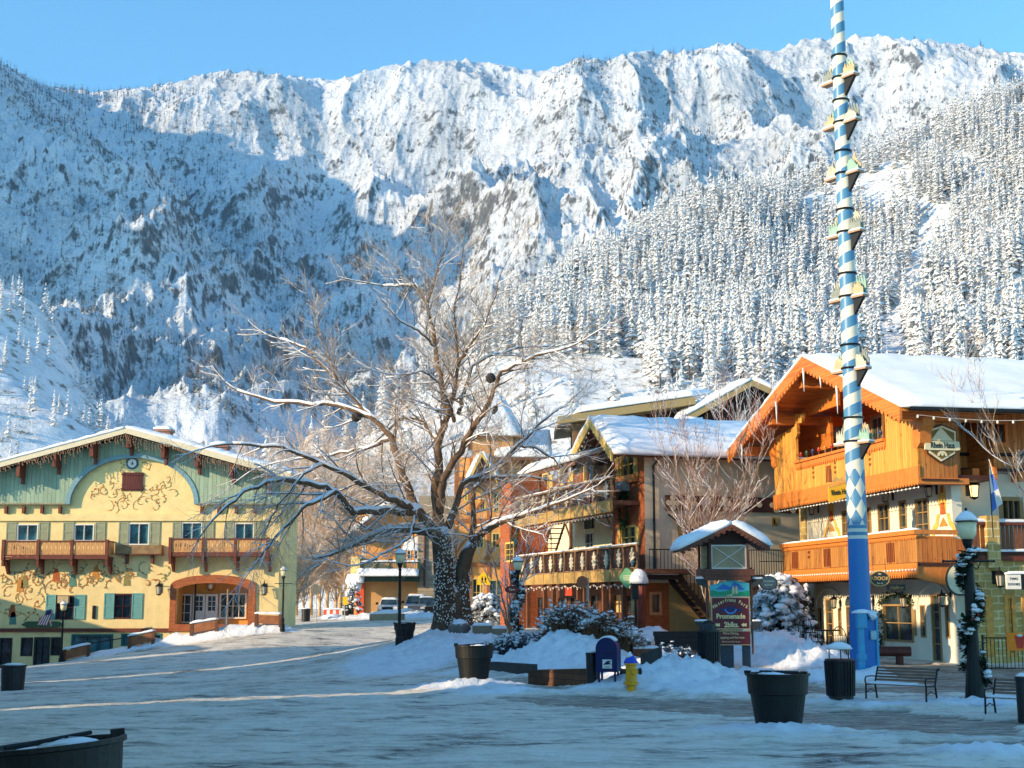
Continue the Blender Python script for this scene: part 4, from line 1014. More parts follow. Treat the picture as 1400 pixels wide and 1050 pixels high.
# ---- lower balcony
DBAL = 1.9; u0, zt1 = FR.uz(1252, 726, DBAL); u1 = FR.uz(1069, 743, DBAL)[0]; zb1 = FR.uz(1253, 771, DBAL)[1]; zt1 = (zt1+FR.uz(1069, 743, DBAL)[1])/2; zb1 = (zb1+FR.uz(1071, 786, DBAL)[1])/2
t = MB(); FR.box(t, u0, u1, zb1, zb1+.12, 0.01, DBAL-.01); lb = t.build('balcony', DKB, rh)
t = MB(); FR.box(t, u0, u1, zb1+.1, zt1-.28, DBAL-.07, DBAL-.01); t.build('front_panel', BAL, lb)
t = MB(); FR.box(t, u0-.0, u0+.06, zb1+.1, zt1-.28, 0.02, DBAL-.08); t.build('side_panel', BALS, lb)
def scallop(F, u0, u1, z, h, d0, d1, mb, w=.16):
    n_ = max(2, int(abs(u1-u0)/w)); pts = [(u0, z), (u1, z)] if u0 < u1 else [(u1, z), (u0, z)]
    lo = []
    for i in range(n_):
        a = max(u0, u1)-abs(u1-u0)*i/n_; b = max(u0, u1)-abs(u1-u0)*(i+1)/n_
        lo += [(a-.005, z-h*.55), ((a*2+b)/3, z-h*.95), ((a+b)/2, z-h), ((a+2*b)/3, z-h*.95), (b+.005, z-h*.55)]
    F.prism(mb, pts+lo, d0, d1)
t = MB(); FR.box(t, u0-.08, u1+.05, zt1-.14, zt1, DBAL-.2, DBAL+.1); scallop(FR, u0-.06, u1, zt1-.141, .16, DBAL-.005, DBAL+.03, t); t.build('hand_rail', ORD, lb)
t = MB(); FR.box(t, u0-.08, u0+.14, zt1-.14, zt1, 0.02, DBAL-.21); FR.prism(t, [], 0, 0) if False else None
scallop(FS, -DBAL*1.0, -.02, zt1-.141, .16, .03, .06, t); t.build('hand_rail', ORD, lb)
t = MB(); FR.box(t, u0-.03, u1, zb1-.02, zb1+.095, DBAL-.005, DBAL+.04); scallop(FR, u0-.03, u1, zb1-.021, .36, DBAL-.0, DBAL+.03, t); t.build('carved_valance', ORD, lb)
for k in range(5):     # dark carved grilles on the front
    x = (1087, 1106, 1131, 1185, 1218)[k]; u, _ = FR.uz(x, 765, DBAL); t = MB()
    for q in range(5): FR.box(t, u-.28+q*.13, u-.22+q*.13, zb1+.16, zt1-.34, DBAL-.004, DBAL+.012)
    if k in (0, 2, 4): t.build('carved_grille', mat_plain('grille_brown', lin(120, 52, 24), .6), lb)
    else:
        t = MB()
        for dz in (-.12, .06, .24):
            for sgn in (-1, 1): FR.prism(t, [(u, zb1+.6+dz), (u+sgn*.1, zb1+.68+dz), (u+sgn*.03, zb1+.74+dz)], DBAL-.006, DBAL+.006)
        t.build('cut_out', mat_plain('grille_brown', lin(120, 52, 24), .6), lb)
for x0, x1, y0, y1 in ((1071, 1113, 790, 805), (1121, 1151, 788, 803), (1212, 1250, 783, 798)):
    u, z = FR.uz((x0+x1)/2, (y0+y1)/2+2, 1); t = MB(); 
    FR.prism(t, [(u-.8, zb1-.38), (u+.8, zb1-.38), (u+.65, zb1-.0), (u-.65, zb1-.0)], .02, DBAL-.3); t.build('support_beam', DKB, lb)
t = MB(); FR.box(t, u0+.04, u0+.2, zb1-.38, zb1, .02, DBAL); 
FR.hexa if False else None
t.hexa([FR.pt(u0+.04, zb1-.62, .02), FR.pt(u0+.3, zb1-.62, .02), FR.pt(u0+.3, zb1-.62, .9), FR.pt(u0+.04, zb1-.62, .9), FR.pt(u0+.04, zb1-.381, .02), FR.pt(u0+.3, zb1-.381, .02), FR.pt(u0+.3, zb1-.381, DBAL-.1), FR.pt(u0+.04, zb1-.381, DBAL-.1)]); t.build('corner_bracket', ORD, lb)
# snow on the rail
t = MB(); snow_sheet(FR.pt(u0, zt1, DBAL+.08), FR.pt(u1, zt1, DBAL+.08), FR.pt(u1, zt1, DBAL-.18), FR.pt(u0, zt1, DBAL-.18), .07, 40, 3, .03, 5, t); t.build('rail_snow', SNOW, lb, smooth=True)
# ---- upper timber storey (box)
DX = 1.35; ub0 = FR.uz(1257, 640, DX)[0]; ub1 = FR.uz(1059, 650, DX)[0]
zbb = (FR.uz(1259, 658, DX)[1]+FR.uz(1062, 688, DX)[1])/2; zrail = (FR.uz(1211, 606, DX)[1]+FR.uz(1090, 631, DX)[1])/2
DR_ = 2.5; ua, za = FR.uz(1099.5, 487, DR_); ue0, ze0 = FR.uz(1233, 555, DR_); ue1, ze1 = FR.uz(997, 616, DR_)
print('gable', ub0, ub1, zbb, zrail, 'apex', ua, za, 'eaves', ue0, ze0, ue1, ze1)
def zr(u): return za-(ua-u)*(za-ze0)/(ua-ue0) if u < ua else za-(u-ua)*(za-ze1)/(ue1-ua)
uo0 = FR.uz(1211, 600, DX)[0]; uo1 = FR.uz(1088, 620, DX)[0]     # loggia opening
t = MB(); tp = lambda u: zr(u)-.42
FR.prism(t, [(ub0, zbb), (uo0, zbb), (uo0, tp(uo0)), (ub0, tp(ub0))], DX-.12, DX)          # near solid panel
FR.prism(t, [(uo0, zbb), (uo1, zbb), (uo1, zrail), (uo0, zrail)], DX-.12, DX)
# far panel with the curved shoulder
cpts = [(uo1, zrail)]+[(uo1+.05-.5*math.sin(a), zrail+(tp(uo1)-zrail-.6)*(1-.35*math.cos(a))*.9) for a in np.linspace(0, 1.3, 7)]
FR.prism(t, [(uo1, zbb), (ub1, zbb), (ub1, tp(ub1)), (uo1, tp(uo1)-.5)], DX-.12, DX)
# shaped brackets at both top corners of the opening
for s_, uu in ((1, uo0), (-1, uo1)):
    FR.prism(t, [(uu, zrail+1.0), (uu+s_*.25, zrail+1.2), (uu+s_*.2, zrail+1.6), (uu+s_*.7, tp(uu)-.45), (uu+s_*.9, tp(uu)-.1+.25*(s_ > 0)), (uu, tp(uu)-.02)], DX-.11, DX+.004)
t.build('timber_front', HON, rh)
# recess walls, floor, back
t = MB(); FR.box(t, ub0, ub1, zbb, zrail-.002, -1.4, -1.3); FR.prism(t, [(ub0, zrail), (ub1, zrail), (ub1, tp(ub1)), (ua, tp(ua)), (ub0, tp(ub0))], -1.38, -1.28)
t.build('recessed_wall', mat_wood('recess_boards', lin(206, 118, 50), lin(180, 92, 34), .18, 'Z', .5, .5), rh)
t = MB(); FR.box(t, ub0+.05, ub1-.05, zbb, zbb+.15, -1.27, DX-.13); FR.box(t, ub0-.1, ub1+.1, zbb-.06, zbb-.002, 0.01, DX-.02); t.build('loggia_floor', DKB, rh)
for uu in (uo0-.15,): pass
wq = FR.rect(1193, 571, 1210, 607, -1.25); window(FR, wq, rh, OCH, GLASS, 2, 1, .1, d=-1.25, rec=.0, proud=.08)
wq = FR.rect(1150, 582, 1165, 614, -1.25); window(FR, wq, rh, OCH, GLASS, 2, 1, .1, d=-1.25, rec=.0, proud=.08)
# side (camera facing) faces of the box
t = MB(); s0 = -DX; zs1 = tp(ub0)+.25
FS.box(t, s0+.0, .0, zbb, zs1, -ub0-.1, -ub0); 
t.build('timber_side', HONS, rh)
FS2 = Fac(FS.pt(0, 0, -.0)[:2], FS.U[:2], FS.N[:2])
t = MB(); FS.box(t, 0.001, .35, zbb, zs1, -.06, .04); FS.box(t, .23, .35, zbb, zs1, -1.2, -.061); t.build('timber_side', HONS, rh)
# lower edge trims of box
t = MB(); h_ = zrail-zbb
FR.box(t, ub0-.05, ub1+.05, zbb+.0, zbb+.42, DX+.003, DX+.08); scallop(FR, ub0-.05, ub1+.05, zbb-.001, .2, DX+.02, DX+.07, t, .2)
FS.box(t, s0-.07, .3, zbb, zbb+.42, -ub0+.003, -ub0+.08) if False else None
t.build('carved_valance', ORD, rh)
t = MB(); FS.box(t, s0-.05, .36, zbb-.16, zbb+.03, -ub0+.05 if ub0 < 0 else .05, .14); t.build('side_beam', ORD, rh)
t = MB(); FR.box(t, uo0, uo1, zrail, zrail+.1, DX-.25, DX+.12); scallop(FR, uo0, uo1, zrail-.002, .28, DX+.004, DX+.05, t, .2); lr = t.build('loggia_rail', ORD, rh)
for x in (1133, ):
    q = MB(); u, z = FR.uz(x, 650, DX)
    for k in range(4): FR.box(q, u-.22+k*.13, u-.16+k*.13, zbb+.5, zrail-.38, DX+.002, DX+.02)
    q.build('carved_grille', mat_plain('grille_brown', lin(120, 52, 24), .6), rh)
q = MB()
for x in (1112, 1142, 1190):
    u, _ = FR.uz(x, 645, DX)
    for dz in (-.1, .08, .26):
        for sg in (-1, 1): FR.prism(q, [(u, zbb+.85+dz), (u+sg*.12, zbb+.93+dz), (u+sg*.03, zbb+.99+dz)], DX-.004, DX+.006)
q.build('cut_out', mat_plain('cutout_dark', lin(110, 52, 22), .7), rh)
# small coloured bunting bulbs on the rail
cols = [lin(40, 60, 110), lin(40, 90, 60), lin(180, 60, 40), lin(220, 140, 60), lin(180, 60, 40), lin(50, 60, 100), lin(60, 90, 80)]
q = MB(); mats_ = [mat_plain('bulb_colour_%d' % i, c, .4) for i, c in enumerate(cols[:5])]
for k in range(13):
    u = uo0+.5+(uo1-uo0-.9)*k/12; q.cur = k % 5; c = FR.pt(u, zrail+.34, DX-.05); q.tube([c+(0, 0, -.24), c+(0, 0, -.05)], .012, 4); q.blob(c, .07, .1, 6, 4, 0)
q.build('coloured_bulbs', mats_, rh)
# cross beams inside the gable
for x0, y0, x1, y1, d in ((1062, 552, 1146, 583, .9), (1090, 583, 1136, 612, .2)):
    a = FR.rect(x0, y0, x1, y1, d); t = MB(); FR.box(t, a[0], a[1], a[3]-.95 if d > .5 else a[2], a[3], d-.12, d); t.build('tie_beam', ORA, rh)
for s_ in (0, 1):      # purlins under the soffit, running out to the bargeboard
    for f_ in (.12, .5, .86):
        uu = ua+(ue1-ua)*f_ if s_ else ua+(ue0-ua)*f_
        t = MB(); FR.box(t, uu-.16, uu+.16, zr(uu)-.72, zr(uu)-.36, -1.2, DR_-.25); t.build('purlin', ORA, rh)
# painted projecting bracket blocks at both ends
for (uu, s_) in ((ub0, -1), (ub1, 1)):
    t = MB(); z = tp(ub0 if s_ < 0 else ub1); FR.prism(t, [(uu-s_*.3, z-.05), (uu+s_*.5, z-.3), (uu+s_*.48, z-.55), (uu+s_*.3, z-.7), (uu+s_*.2, z-1.1), (uu, z-1.25), (uu-s_*.3, z-1.2)], DX-.35, DX+.05); t.build('carved_bracket', ORD, rh)
# ---- roof
BK = -26
t = MB(); slab(t, FR, (ue0, ze0), (ua, za), DR_, BK, .16); slab(t, FR, (ua, za), (ue1, ze1), DR_, BK, .16); rf = t.build('roof', ORA, rh)
t = MB()
for a, b, n_ in (((ue0-.15, ze0-.05), (ua, za), 16), ((ua, za), (ue1+.15, ze1-.05), 16)):
    snow_sheet(FR.pt(*a, DR_+.12), FR.pt(*b, DR_+.12), FR.pt(*b, BK), FR.pt(*a, BK), .26, n_, 60, .07, 8, t)
t.build('snow_cover', SNOW, rf, smooth=True)
for a, b in (((ue0, ze0), (ua, za)), ((ua, za), (ue1, ze1))):
    t = MB(); slab(t, FR, (a[0], a[1]+.02), (b[0], b[1]+.02), DR_+.003, DR_+.09, .46)
    L = math.hypot(b[0]-a[0], b[1]-a[1]); n_ = int(L/.3)      # scalloped lower edge
    for k in range(n_):
        f0 = k/n_; f1 = (k+1)/n_; pa = (a[0]+(b[0]-a[0])*f0, a[1]+(b[1]-a[1])*f0-.44); pb = (a[0]+(b[0]-a[0])*f1, a[1]+(b[1]-a[1])*f1-.44)
        FR.prism(t, [pa, pb, ((pa[0]*.3+pb[0]*.7), pb[1]*.7+pa[1]*.3-.14), ((pa[0]*.7+pb[0]*.3), pb[1]*.3+pa[1]*.7-.14)], DR_+.01, DR_+.075)
    t.build('bargeboard', ORA, rf)
# icicles on the bargeboard
for f_, L in ((.0, .9), (.33, .9), (-.38, 1.0), (.8, .8), (-.5, .6), (-.2, .4)):
    uu = ua+(ue1-ua)*f_ if f_ > 0 else ua+(ua-ue0)*f_
    t = MB(); t.tube([FR.pt(uu, zr(uu)-.45, DR_+.05), FR.pt(uu, zr(uu)-.45-L, DR_+.05)], [.05, .006], 6)
    n = None
    t.build('icicle', mat_plain('ice', (.75, .8, .84), .15, .05, 4, 0, .6), rf)
# ---- long side to the right, set back wing
SB = -1.2; zTop = FS.uz(1330, 556, 0)[1]; zMid = FS.uz(1350, 646, SB)[1]
w3 = FS.rect(1352, 575, 1379, 610, SB); w4 = FS.rect(1365, 679, 1400, 715, SB); w5 = FS.rect(1400, 679, 1420, 715, SB)
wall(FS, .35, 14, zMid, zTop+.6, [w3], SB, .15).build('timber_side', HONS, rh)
window(FS, w3, rh, ORD, GLASS, 2, 1, .12, d=SB, rec=.12)
wall(FS, .35, 14, zMid-2.9, zMid, [w4], SB, .2).build('wall', WST, rh); window(FS, w4, rh, OCH, GLASS, 3, 1, .14, d=SB, rec=.18)
zs0 = zMid-2.9; SG = .5; dd1 = FS.rect(1346, 815, 1361, 898, SG); dd2 = FS.rect(1372, 812, 1392, 898, SG); dd3 = FS.rect(1396, 812, 1415, 898, SG)
wall(FS, .35, 14, zb0, zs0, [dd1, dd2, dd3], SG, .3).add([FS.pt(.35, zb0, 0), FS.pt(.35, zb0, SG), FS.pt(.35, zs0, SG), FS.pt(.35, zs0, 0)], [(0, 1, 2, 3)]).build('stone_wall', STONE, rh)
for q in (dd1, dd2, dd3): window(FS, q, rh, mat_plain('amber_frame', lin(206, 148, 66), .55), GLASS, 2, 4, .14, d=SG, rec=.2, name='door')
t = MB(); FS.box(t, .36, 14, zs0, zs0+.14, SB, SG+.1); tb = t.build('balcony', DKB, rh)
t = MB(); 
for k in range(90): FS.box(t, .4+k*.15, .5+k*.15, zs0+.15, zs0+1.0, SG-.02, SG+.02)
t.build('rail_panel', mat_plain('brown_rail', lin(128, 74, 40), .6), tb)
t = MB(); FS.box(t, .36, 14, zs0+1.0, zs0+1.1, SG-.1, SG+.12); FS.box(t, .36, 14, zs0-.16, zs0-.002, SG-.1, SG+.12); t.build('hand_rail', BROWN, tb)
t = MB(); snow_sheet(FS.pt(.36, zs0+1.1, SG+.12), FS.pt(14, zs0+1.1, SG+.12), FS.pt(14, zs0+1.1, SG-.1), FS.pt(.36, zs0+1.1, SG-.1), .14, 70, 3, .05, 5, t); snow_sheet(FS.pt(.36, zs0+.14, SG+.18), FS.pt(14, zs0+.14, SG+.18), FS.pt(14, zs0+.14, SG+.05), FS.pt(.36, zs0+.14, SG+.05), .12, 70, 3, .05, 6, t); t.build('rail_snow', SNOW, tb, smooth=True)
q = FS.uz(1359, 760, SG+.15)[0]; t = MB(); FS.box(t, q-.22, q+.22, zs0-.4, zs0+1.3, SG-.3, SG+.2); t.build('stone_pillar', STONE, rh)
lantern(FS, *FS.uz(1323, 671, SB), rh, s=1.5, d=SB, glow=mat_emit('warm_lamp', (1, .6, .25), 1.2)); lantern(FS, *FS.uz(1359, 792, SG), rh, s=1.3, d=SG)
for x in (1308, 1343, 1386):     # beam ends under timber
    u = FS.uz(x, 650, SB)[0]; t = MB(); FS.box(t, u-.12, u+.12, zMid-.32, zMid, SB, SB+.5 if x > 1310 else .1); t.build('beam_end', ORD, rh)
t = MB(); FS.box(t, .36, 14, zMid-.02, zMid+.14, SB+.003, SB+.12); t.build('ledge', DKB, rh)
# drainpipes and gutter
t = MB(); g0 = FS.pt(-DX-.9, ze0-.12, DR_*0+.9); 
t.tube([FS.pt(-2.3, ze0-.08, -ue0+.12), FS.pt(14, ze0-.08, -ue0+.12)], .08, 6); t.build('gutter', BLACK, rf)
t = MB(); z6 = FS.uz(1315, 600, 0)[1]; t.tube([FS.pt(1.6, ze0-.1, -ue0+.1), FS.pt(1.5, z6+.9, -.2), FS.pt(.42, z6+.4, .02-.5), FS.pt(.42, .4, -.5)], .06, 6); t.build('downspout', BLACK, rh)
t = MB(); zz = FS.uz(1350, 622, SB)[1]; t.tube([FS.pt(14, zz+.1, SB+.12), FS.pt(.9, zz, SB+.12), FS.pt(.42, zz-.3, -.5)], .055, 6); t.build('downspout', BLACK, rh)
# strings of bulbs
pts = [FS.pt(-2.0+k*.55, ze0-.28-.12*math.sin(math.pi*((k % 9)/9)), -ue0+.05) for k in range(30)]; bulbs(pts, rf, r=.04)
pts = [FR.pt(ub0+k*.3, zbb-.28, DX+.06) for k in range(int((ub1-ub0)/.3))]; bulbs(pts, rh, r=.028, drop=0)
pts = [FR.pt(u0+k*.22, zb1-.12, DBAL+.07) for k in range(int((u1-u0)/.22))]; bulbs(pts, lb, r=.028, drop=0)
pts = [FS.pt(-1.2+k*.5, zbb-.12, .2) for k in range(4)]+[FS.pt(.5+k*.55, zMid+.0, SB+.2) for k in range(20)]; bulbs(pts, rh, r=.035, drop=0)
# ---- signs hung on the restaurant (each its own thing)
def letM(F, u, z, d, rotz=0.0): 
    """matrix placing text (x right, y up) on the facade, readable from outside; right = -U when N x ..."""
    right = F.U if np.cross(F.U, np.array((0, 0, 1.)))@F.N > 0 else -F.U
    M = Matrix.Identity(4); c, s_ = math.cos(rotz), math.sin(rotz)
    xv = right*c+np.array((0, 0, 1.))*s_; yv = -right*s_+np.array((0, 0, 1.))*c; p = F.pt(u, z, d)
    for i in range(3): M[i][0] = xv[i]; M[i][1] = yv[i]; M[i][2] = F.N[i]; M[i][3] = p[i]
    return M
GOLD = mat_plain('gold_letter', lin(214, 168, 92), .45); CREAM = mat_plain('cream_letter', lin(226, 212, 176), .6, .06)
FX = Fac(FS.pt(0, 0, max(0, -ub0)+.0)[:2], FS.U[:2], FS.N[:2])
u, z = FX.uz(1286.5, 606, .1); R1 = [FX.uz(*p, .1) for p in ((1269,588),(1287,582),(1306,590),(1306,607),(1305,620),(1286.5,631),(1270,619),(1268,604))]
sg = empty('shield_sign', FX.pt(u, z, .1), 'shield shaped sign with a pale mountain above the words Rhein Haus', 'sign')
t = MB(); FX.prism(t, [(u+(a-u)*1.1, z+(b-z)*1.1) for a, b in R1], -.02+.06, .1); t.build('backing', DKB, sg)
t = MB(); FX.prism(t, R1, .09, .14); t.build('border', CREAM, sg)
t = MB(); FX.prism(t, [(u+(a-u)*.88, z+(b-z)*.88) for a, b in R1], .10, .15); t.build('field', mat_plain('olive_field', lin(128, 104, 48), .6), sg)
t = MB(); FX.prism(t, [(u-.38, z+.08), (u+.4, z+.08), (u+.16, z+.34), (u-.02, z+.52), (u-.2, z+.3)], .12, .17); t.build('mountain_emblem', CREAM, sg)
t = MB(); a_ = [(u+.17*math.cos(k), z-.42+.17*math.sin(k)) for k in np.linspace(0, math.pi, 11)]; b2 = [(u+.1*math.cos(k), z-.42+.1*math.sin(k)) for k in np.linspace(0, math.pi, 11)]; FX.ring(t, a_, b2, .12, .17); FX.prism(t, [(u+.05*math.cos(k), z-.37+.05*math.sin(k)) for k in np.linspace(0, 6.28, 8, endpoint=False)], .12, .17); t.build('lower_emblem', CREAM, sg)
t = MB(); FX.prism(t, [(u-.62, z-.22), (u-.5, z-.24), (u+.5, z-.24), (u+.62, z-.22), (u+.6, z+.04), (u+.5, z+.06), (u-.5, z+.06), (u-.6, z+.04)], .13, .2); bn = t.build('banner', CREAM, sg)
text_mesh('Rhein Haus', .27, BLACK, bn, letM(FX, u, z-.085, .203), sx=.68, bold=.004)
# yellow hanging banner
FB = Fac(FR.pt(0, 0, 0)[:2], (1, .12), (.12, -1)); c = P(1149, 672, 47.2); FB.O[:2] = c[:2]
sg = empty('banner_sign', c, 'yellow wavy hanging banner sign with black Rhein Haus lettering under the loggia', 'sign')
t = MB(); zc = c[2]; wv = lambda q: .07*math.sin(q*3.2)
up = [(x_, zc+.24+wv(x_)+.12*x_) for x_ in np.linspace(-.42, .42, 9)]; dn = [(x_, zc-.24+wv(x_)+.12*x_) for x_ in np.linspace(-.42, .42, 9)]
FB.ring(t, up, dn, -.03, .03); t.build('board', mat_plain('yellow_board', lin(236, 178, 40), .55, .08), sg)
t = MB(); FB.ring(t, [(a, b+.03) for a, b in up], up, -.04, .04); FB.ring(t, dn, [(a, b-.03) for a, b in dn], -.04, .04); FB.prism(t, [(-.3, zc+.3), (.2, zc+.36), (.1, zc+.5), (-.05, zc+.42), (-.15, zc+.55), (-.25, zc+.42)], -.02, .02); t.build('gilded_edge', GOLD, sg)
text_mesh('Rhein Haus', .26, BLACK, sg, letM(FB, 0, zc-.02, .034, .12), sx=.56, bold=.004)
t = MB(); t.tube([FB.pt(-.3, zc+.3, 0), FB.pt(-.3, zc+.75, 0)], .012, 4); t.tube([FB.pt(.3, zc+.36, 0), FB.pt(.3, zc+.75, 0)], .012, 4); t.build('hanger', BLACK, sg)
# oval books sign and small board
def oval_sign(name, px, py, Y, rx, rz, lab, cb, ce, texts, F=None, hang=.4, cat='hanging sign'):
    c = P(px, py, Y); F = Fac(c[:2], (1, 0), (0, -1)); s = empty(name, c, lab, cat); z = c[2]
    el = lambda k: [(rx*k*math.cos(a), z+rz*k*math.sin(a)) for a in np.linspace(0, 2*math.pi, 28, endpoint=False)]
    t = MB(); F.prism(t, el(1), -.03, .03); t.build('rim', ce, s); t = MB(); F.prism(t, el(.88), -.035, .035); t.build('board', cb, s)
    for tx_, sz, dz, m_, sx_ in texts: text_mesh(tx_, sz, m_, s, letM(F, 0, z+dz, .038), sx=sx_, bold=.002)
    if hang:
        t = MB(); t.tube([F.pt(-rx*.6, z+rz*.75, 0), F.pt(-rx*.6, z+rz+hang, 0)], .01, 4); t.tube([F.pt(rx*.6, z+rz*.75, 0), F.pt(rx*.6, z+rz+hang, 0)], .01, 4); t.build('hanger', BLACK, s)
    return s
oval_sign('oval_sign', 1202.5, 791, 45, .33, .25, 'black oval sign reading A Book in gold, hanging beside the blue pole', mat_plain('sign_black', (.02, .025, .025), .4), GOLD, [('ABOOK', .17, 0, GOLD, 1.0), ('for all', .08, -.15, CREAM, 1), ('the', .07, .15, CREAM, 1)], cat='sign')
c = P(1225, 803, 45.6); Fq = Fac(c[:2], (1, 0), (0, -1)); sg = empty('small_sign', c, 'small dark rectangular board with gold script under the balcony by the arched window', 'sign')
t = MB(); Fq.box(t, -.3, .3, c[2]-.1, c[2]+.1, -.03, .03); t.build('board', mat_plain('sign_black', (.02, .025, .025), .4), sg); text_mesh('Gallery', .15, GOLD, sg, letM(Fq, 0, c[2]-.01, .035), shear=.3); t = MB(); t.tube([Fq.pt(-.22, c[2]+.1, 0), Fq.pt(-.22, c[2]+.42, 0)], .01, 4); t.tube([Fq.pt(.22, c[2]+.1, 0), Fq.pt(.22, c[2]+.42, 0)], .01, 4); t.build('hanger', BLACK, sg)
oval_sign('oval_sign', 1311, 792, 44, .42, .52, 'pale oval sign hanging behind the wreathed lamp post', mat_plain('pale_sign', lin(206, 196, 164), .6, .06), mat_plain('sign_rim', lin(60, 46, 34), .5), [('Tasting', .13, .02, BLACK, .9), ('Room', .09, -.13, BLACK, 1)], cat='sign')
c = P(1390, 795, 44.5); Fq = Fac(c[:2], (1, 0), (0, -1)); sg = empty('projecting_sign', c, 'white and black snow topped sign at the right edge by the stone wall', 'sign'); z = c[2]
t = MB(); Fq.box(t, -.34, .12, z-.24, z+.22, -.05, .05); t.build('white_board', WHITE, sg); t = MB(); Fq.box(t, .13, .6, z-.26, z+.24, -.06, .06); t.build('black_board', BLACK, sg)
text_mesh('TWO', .11, BLACK, sg, letM(Fq, -.11, z+.08, .055)); text_mesh('DOORS', .11, BLACK, sg, letM(Fq, -.11, z-.09, .055)); text_mesh('7a', .24, WHITE, sg, letM(Fq, .34, z, .065))
t = MB(); snow_sheet(Fq.pt(-.36, z+.23, .08), Fq.pt(.62, z+.25, .08), Fq.pt(.62, z+.25, -.08), Fq.pt(-.36, z+.23, -.08), .1, 8, 3, .02, 2, t); t.build('snow_cap', SNOW, sg, smooth=True)
t = MB(); t.tube([Fq.pt(-.34, z+.3, 0), Fq.pt(1.2, z+.3, 0)], .015, 5); t.build('arm', BLACK, sg)
# orange banner on the fence, fence
c = P(1345, 907, 42.6); Ff = Fac(c[:2], (1, .06), (.06, -1)); zf = gz(c[0], c[1])
fe = empty('iron_fence', c, 'black iron patio fence in front of the stone restaurant wall', 'fence'); t = MB()
for k in range(34):
    if k % 11: t.tube([Ff.pt(k*.12, zf+.1, 0), Ff.pt(k*.12, zf+1.02, 0)], .011, 4)
t.tube([Ff.pt(0, zf+1.02, 0), Ff.pt(4, zf+1.02, 0)], .02, 5); t.tube([Ff.pt(0, zf+.12, 0), Ff.pt(4, zf+.12, 0)], .016, 5); t.build('rails', BLACK, fe)
for k in (0, 11, 22, 33): q = MB(); q.tube([Ff.pt(k*.12, zf-.05, 0), Ff.pt(k*.12, zf+1.12, 0)], .035, 6); q.build('post', BLACK, fe)
q = Ff.rect(1376, 865, 1402, 889.5, .05); bn = empty('orange_banner', Ff.pt(q[0], q[2], .05), 'orange drink banner tied to the patio fence', 'banner'); t = MB(); Ff.box(t, q[0], q[1], q[2], q[3], .03, .045); t.build('cloth', mat_plain('orange_cloth', lin(238, 128, 22), .7, .12, 2), bn)
t = MB(); uc = (q[0]+q[1])/2+.12; zc = (q[2]+q[3])/2; Ff.prism(t, [(uc-.1, zc-.2), (uc+.1, zc-.2), (uc+.16, zc+.18), (uc-.16, zc+.18)], .04, .052); t.build('printed_glass', mat_plain('print_red', lin(196, 52, 30), .6), bn)
t = MB(); t.blob(Ff.pt(uc, zc+.18, .045), .1, .05, 8, 4, 0); t.build('printed_foam', WHITE, bn)
# flag
c = P(1358, 735, 44); fl = empty('wall_flag', c, 'white and blue flag hanging from a slanted pole over the stone wall', 'flag'); top_ = P(1351, 624, 44)
t = MB(); t.tube([c, top_], .018, 6); t.build('pole', BLACK, fl)
t = MB(); cs = [P(x, y, 44-.05*k) for k, (x, y) in enumerate([(1351.5,626),(1353,650),(1355,675),(1357,700)])]; ds = [P(x, y, 43.9+.1*(k % 2)) for k, (x, y) in enumerate([(1352.5,628),(1358,648),(1365,668),(1371,688)])]
vs = []
for a, b in zip(cs, ds): vs += [a, (a+b)/2+np.array((0, .08, 0)), b]
n0 = len(vs); vs += [v+np.array((0, .012, 0)) for v in vs]
for i in range(3):
    for j in range(2):
        q = i*3+j; t.cur = 1 if (i == 1 and j == 1) or (i == 2 and j == 0) else 0; t.add([vs[q], vs[q+1], vs[q+4], vs[q+3]], [(0, 1, 2, 3)]); t.add([vs[n0+q], vs[n0+q+1], vs[n0+q+4], vs[n0+q+3]], [(0, 3, 2, 1)])
t.build('cloth', [WHITE, mat_plain('flag_blue', lin(56, 98, 176), .7)], fl, smooth=True)
# ================================================================ hotel with brick corner tower and balconies
c0 = P(884, 866, 60)
dv = np.array((-.301, .954)); dv /= np.linalg.norm(dv)
FH = Fac(c0[:2], dv, (-dv[1], dv[0])); FT = Fac(c0[:2], (dv[1], -dv[0]), (-dv[0], -dv[1]))
ho_ = empty('hotel_building', (c0[0], c0[1], .7), 'three storey alpine hotel with brick corner tower, two carved balconies and snowy roofs', 'hotel')
HB = mat_brick('hotel_brick', lin(180, 92, 52), lin(148, 70, 38), lin(160, 112, 78), .26, .09, FH.rot)
YEL = mat_plain('yellow_trim', lin(204, 172, 92), .6, .25, 2)
TAUPE = mat_plain('taupe_stucco', lin(210, 192, 166), .9, .12, 1.2, bump=.25, spec=.15)
HWH = mat_plain('hotel_white', lin(228, 216, 178), .9, .1, 2, spec=.15)
DKW = mat_wood('dark_lodge_boards', lin(64, 40, 30), lin(46, 28, 22), .2, 'H', .7, .6)
LOG = mat_plain('old_timber', lin(104, 66, 44), .7, .35, 3, grain=(5, 5, .8))
hr = FH.rect
uN = 0.0; uT = FH.uz(837, 700)[0]; uF = FH.uz(691, 760)[0]; zG = .3
print('hotel far', uF, 'tower', uT)
zEv = FH.uz(884, 617)[1]; z1f = FH.uz(872, 783, 1.3)[1]; z2f = FH.uz(837, 689, 1.3)[1]
e0_h = FH.uz(838, 618, 1.7); a_h = FH.uz(808, 571, 1.7); zTW = min(zEv+.9, e0_h[1]+(0-e0_h[0])*(a_h[1]-e0_h[1])/(a_h[0]-e0_h[0])-.3); print('walltop', zEv, zTW)
w1 = hr(848, 618, 868, 653); w2 = hr(850, 720, 870, 750)
wall(FH, uN, uT, z1f-.1, zTW, [w1, w2], 0, .15).build('brick_tower', HB, ho_)
for w_ in (w1, w2): window(FH, w_, ho_, YEL, GLASS, 2, 2, .09, rec=.14)
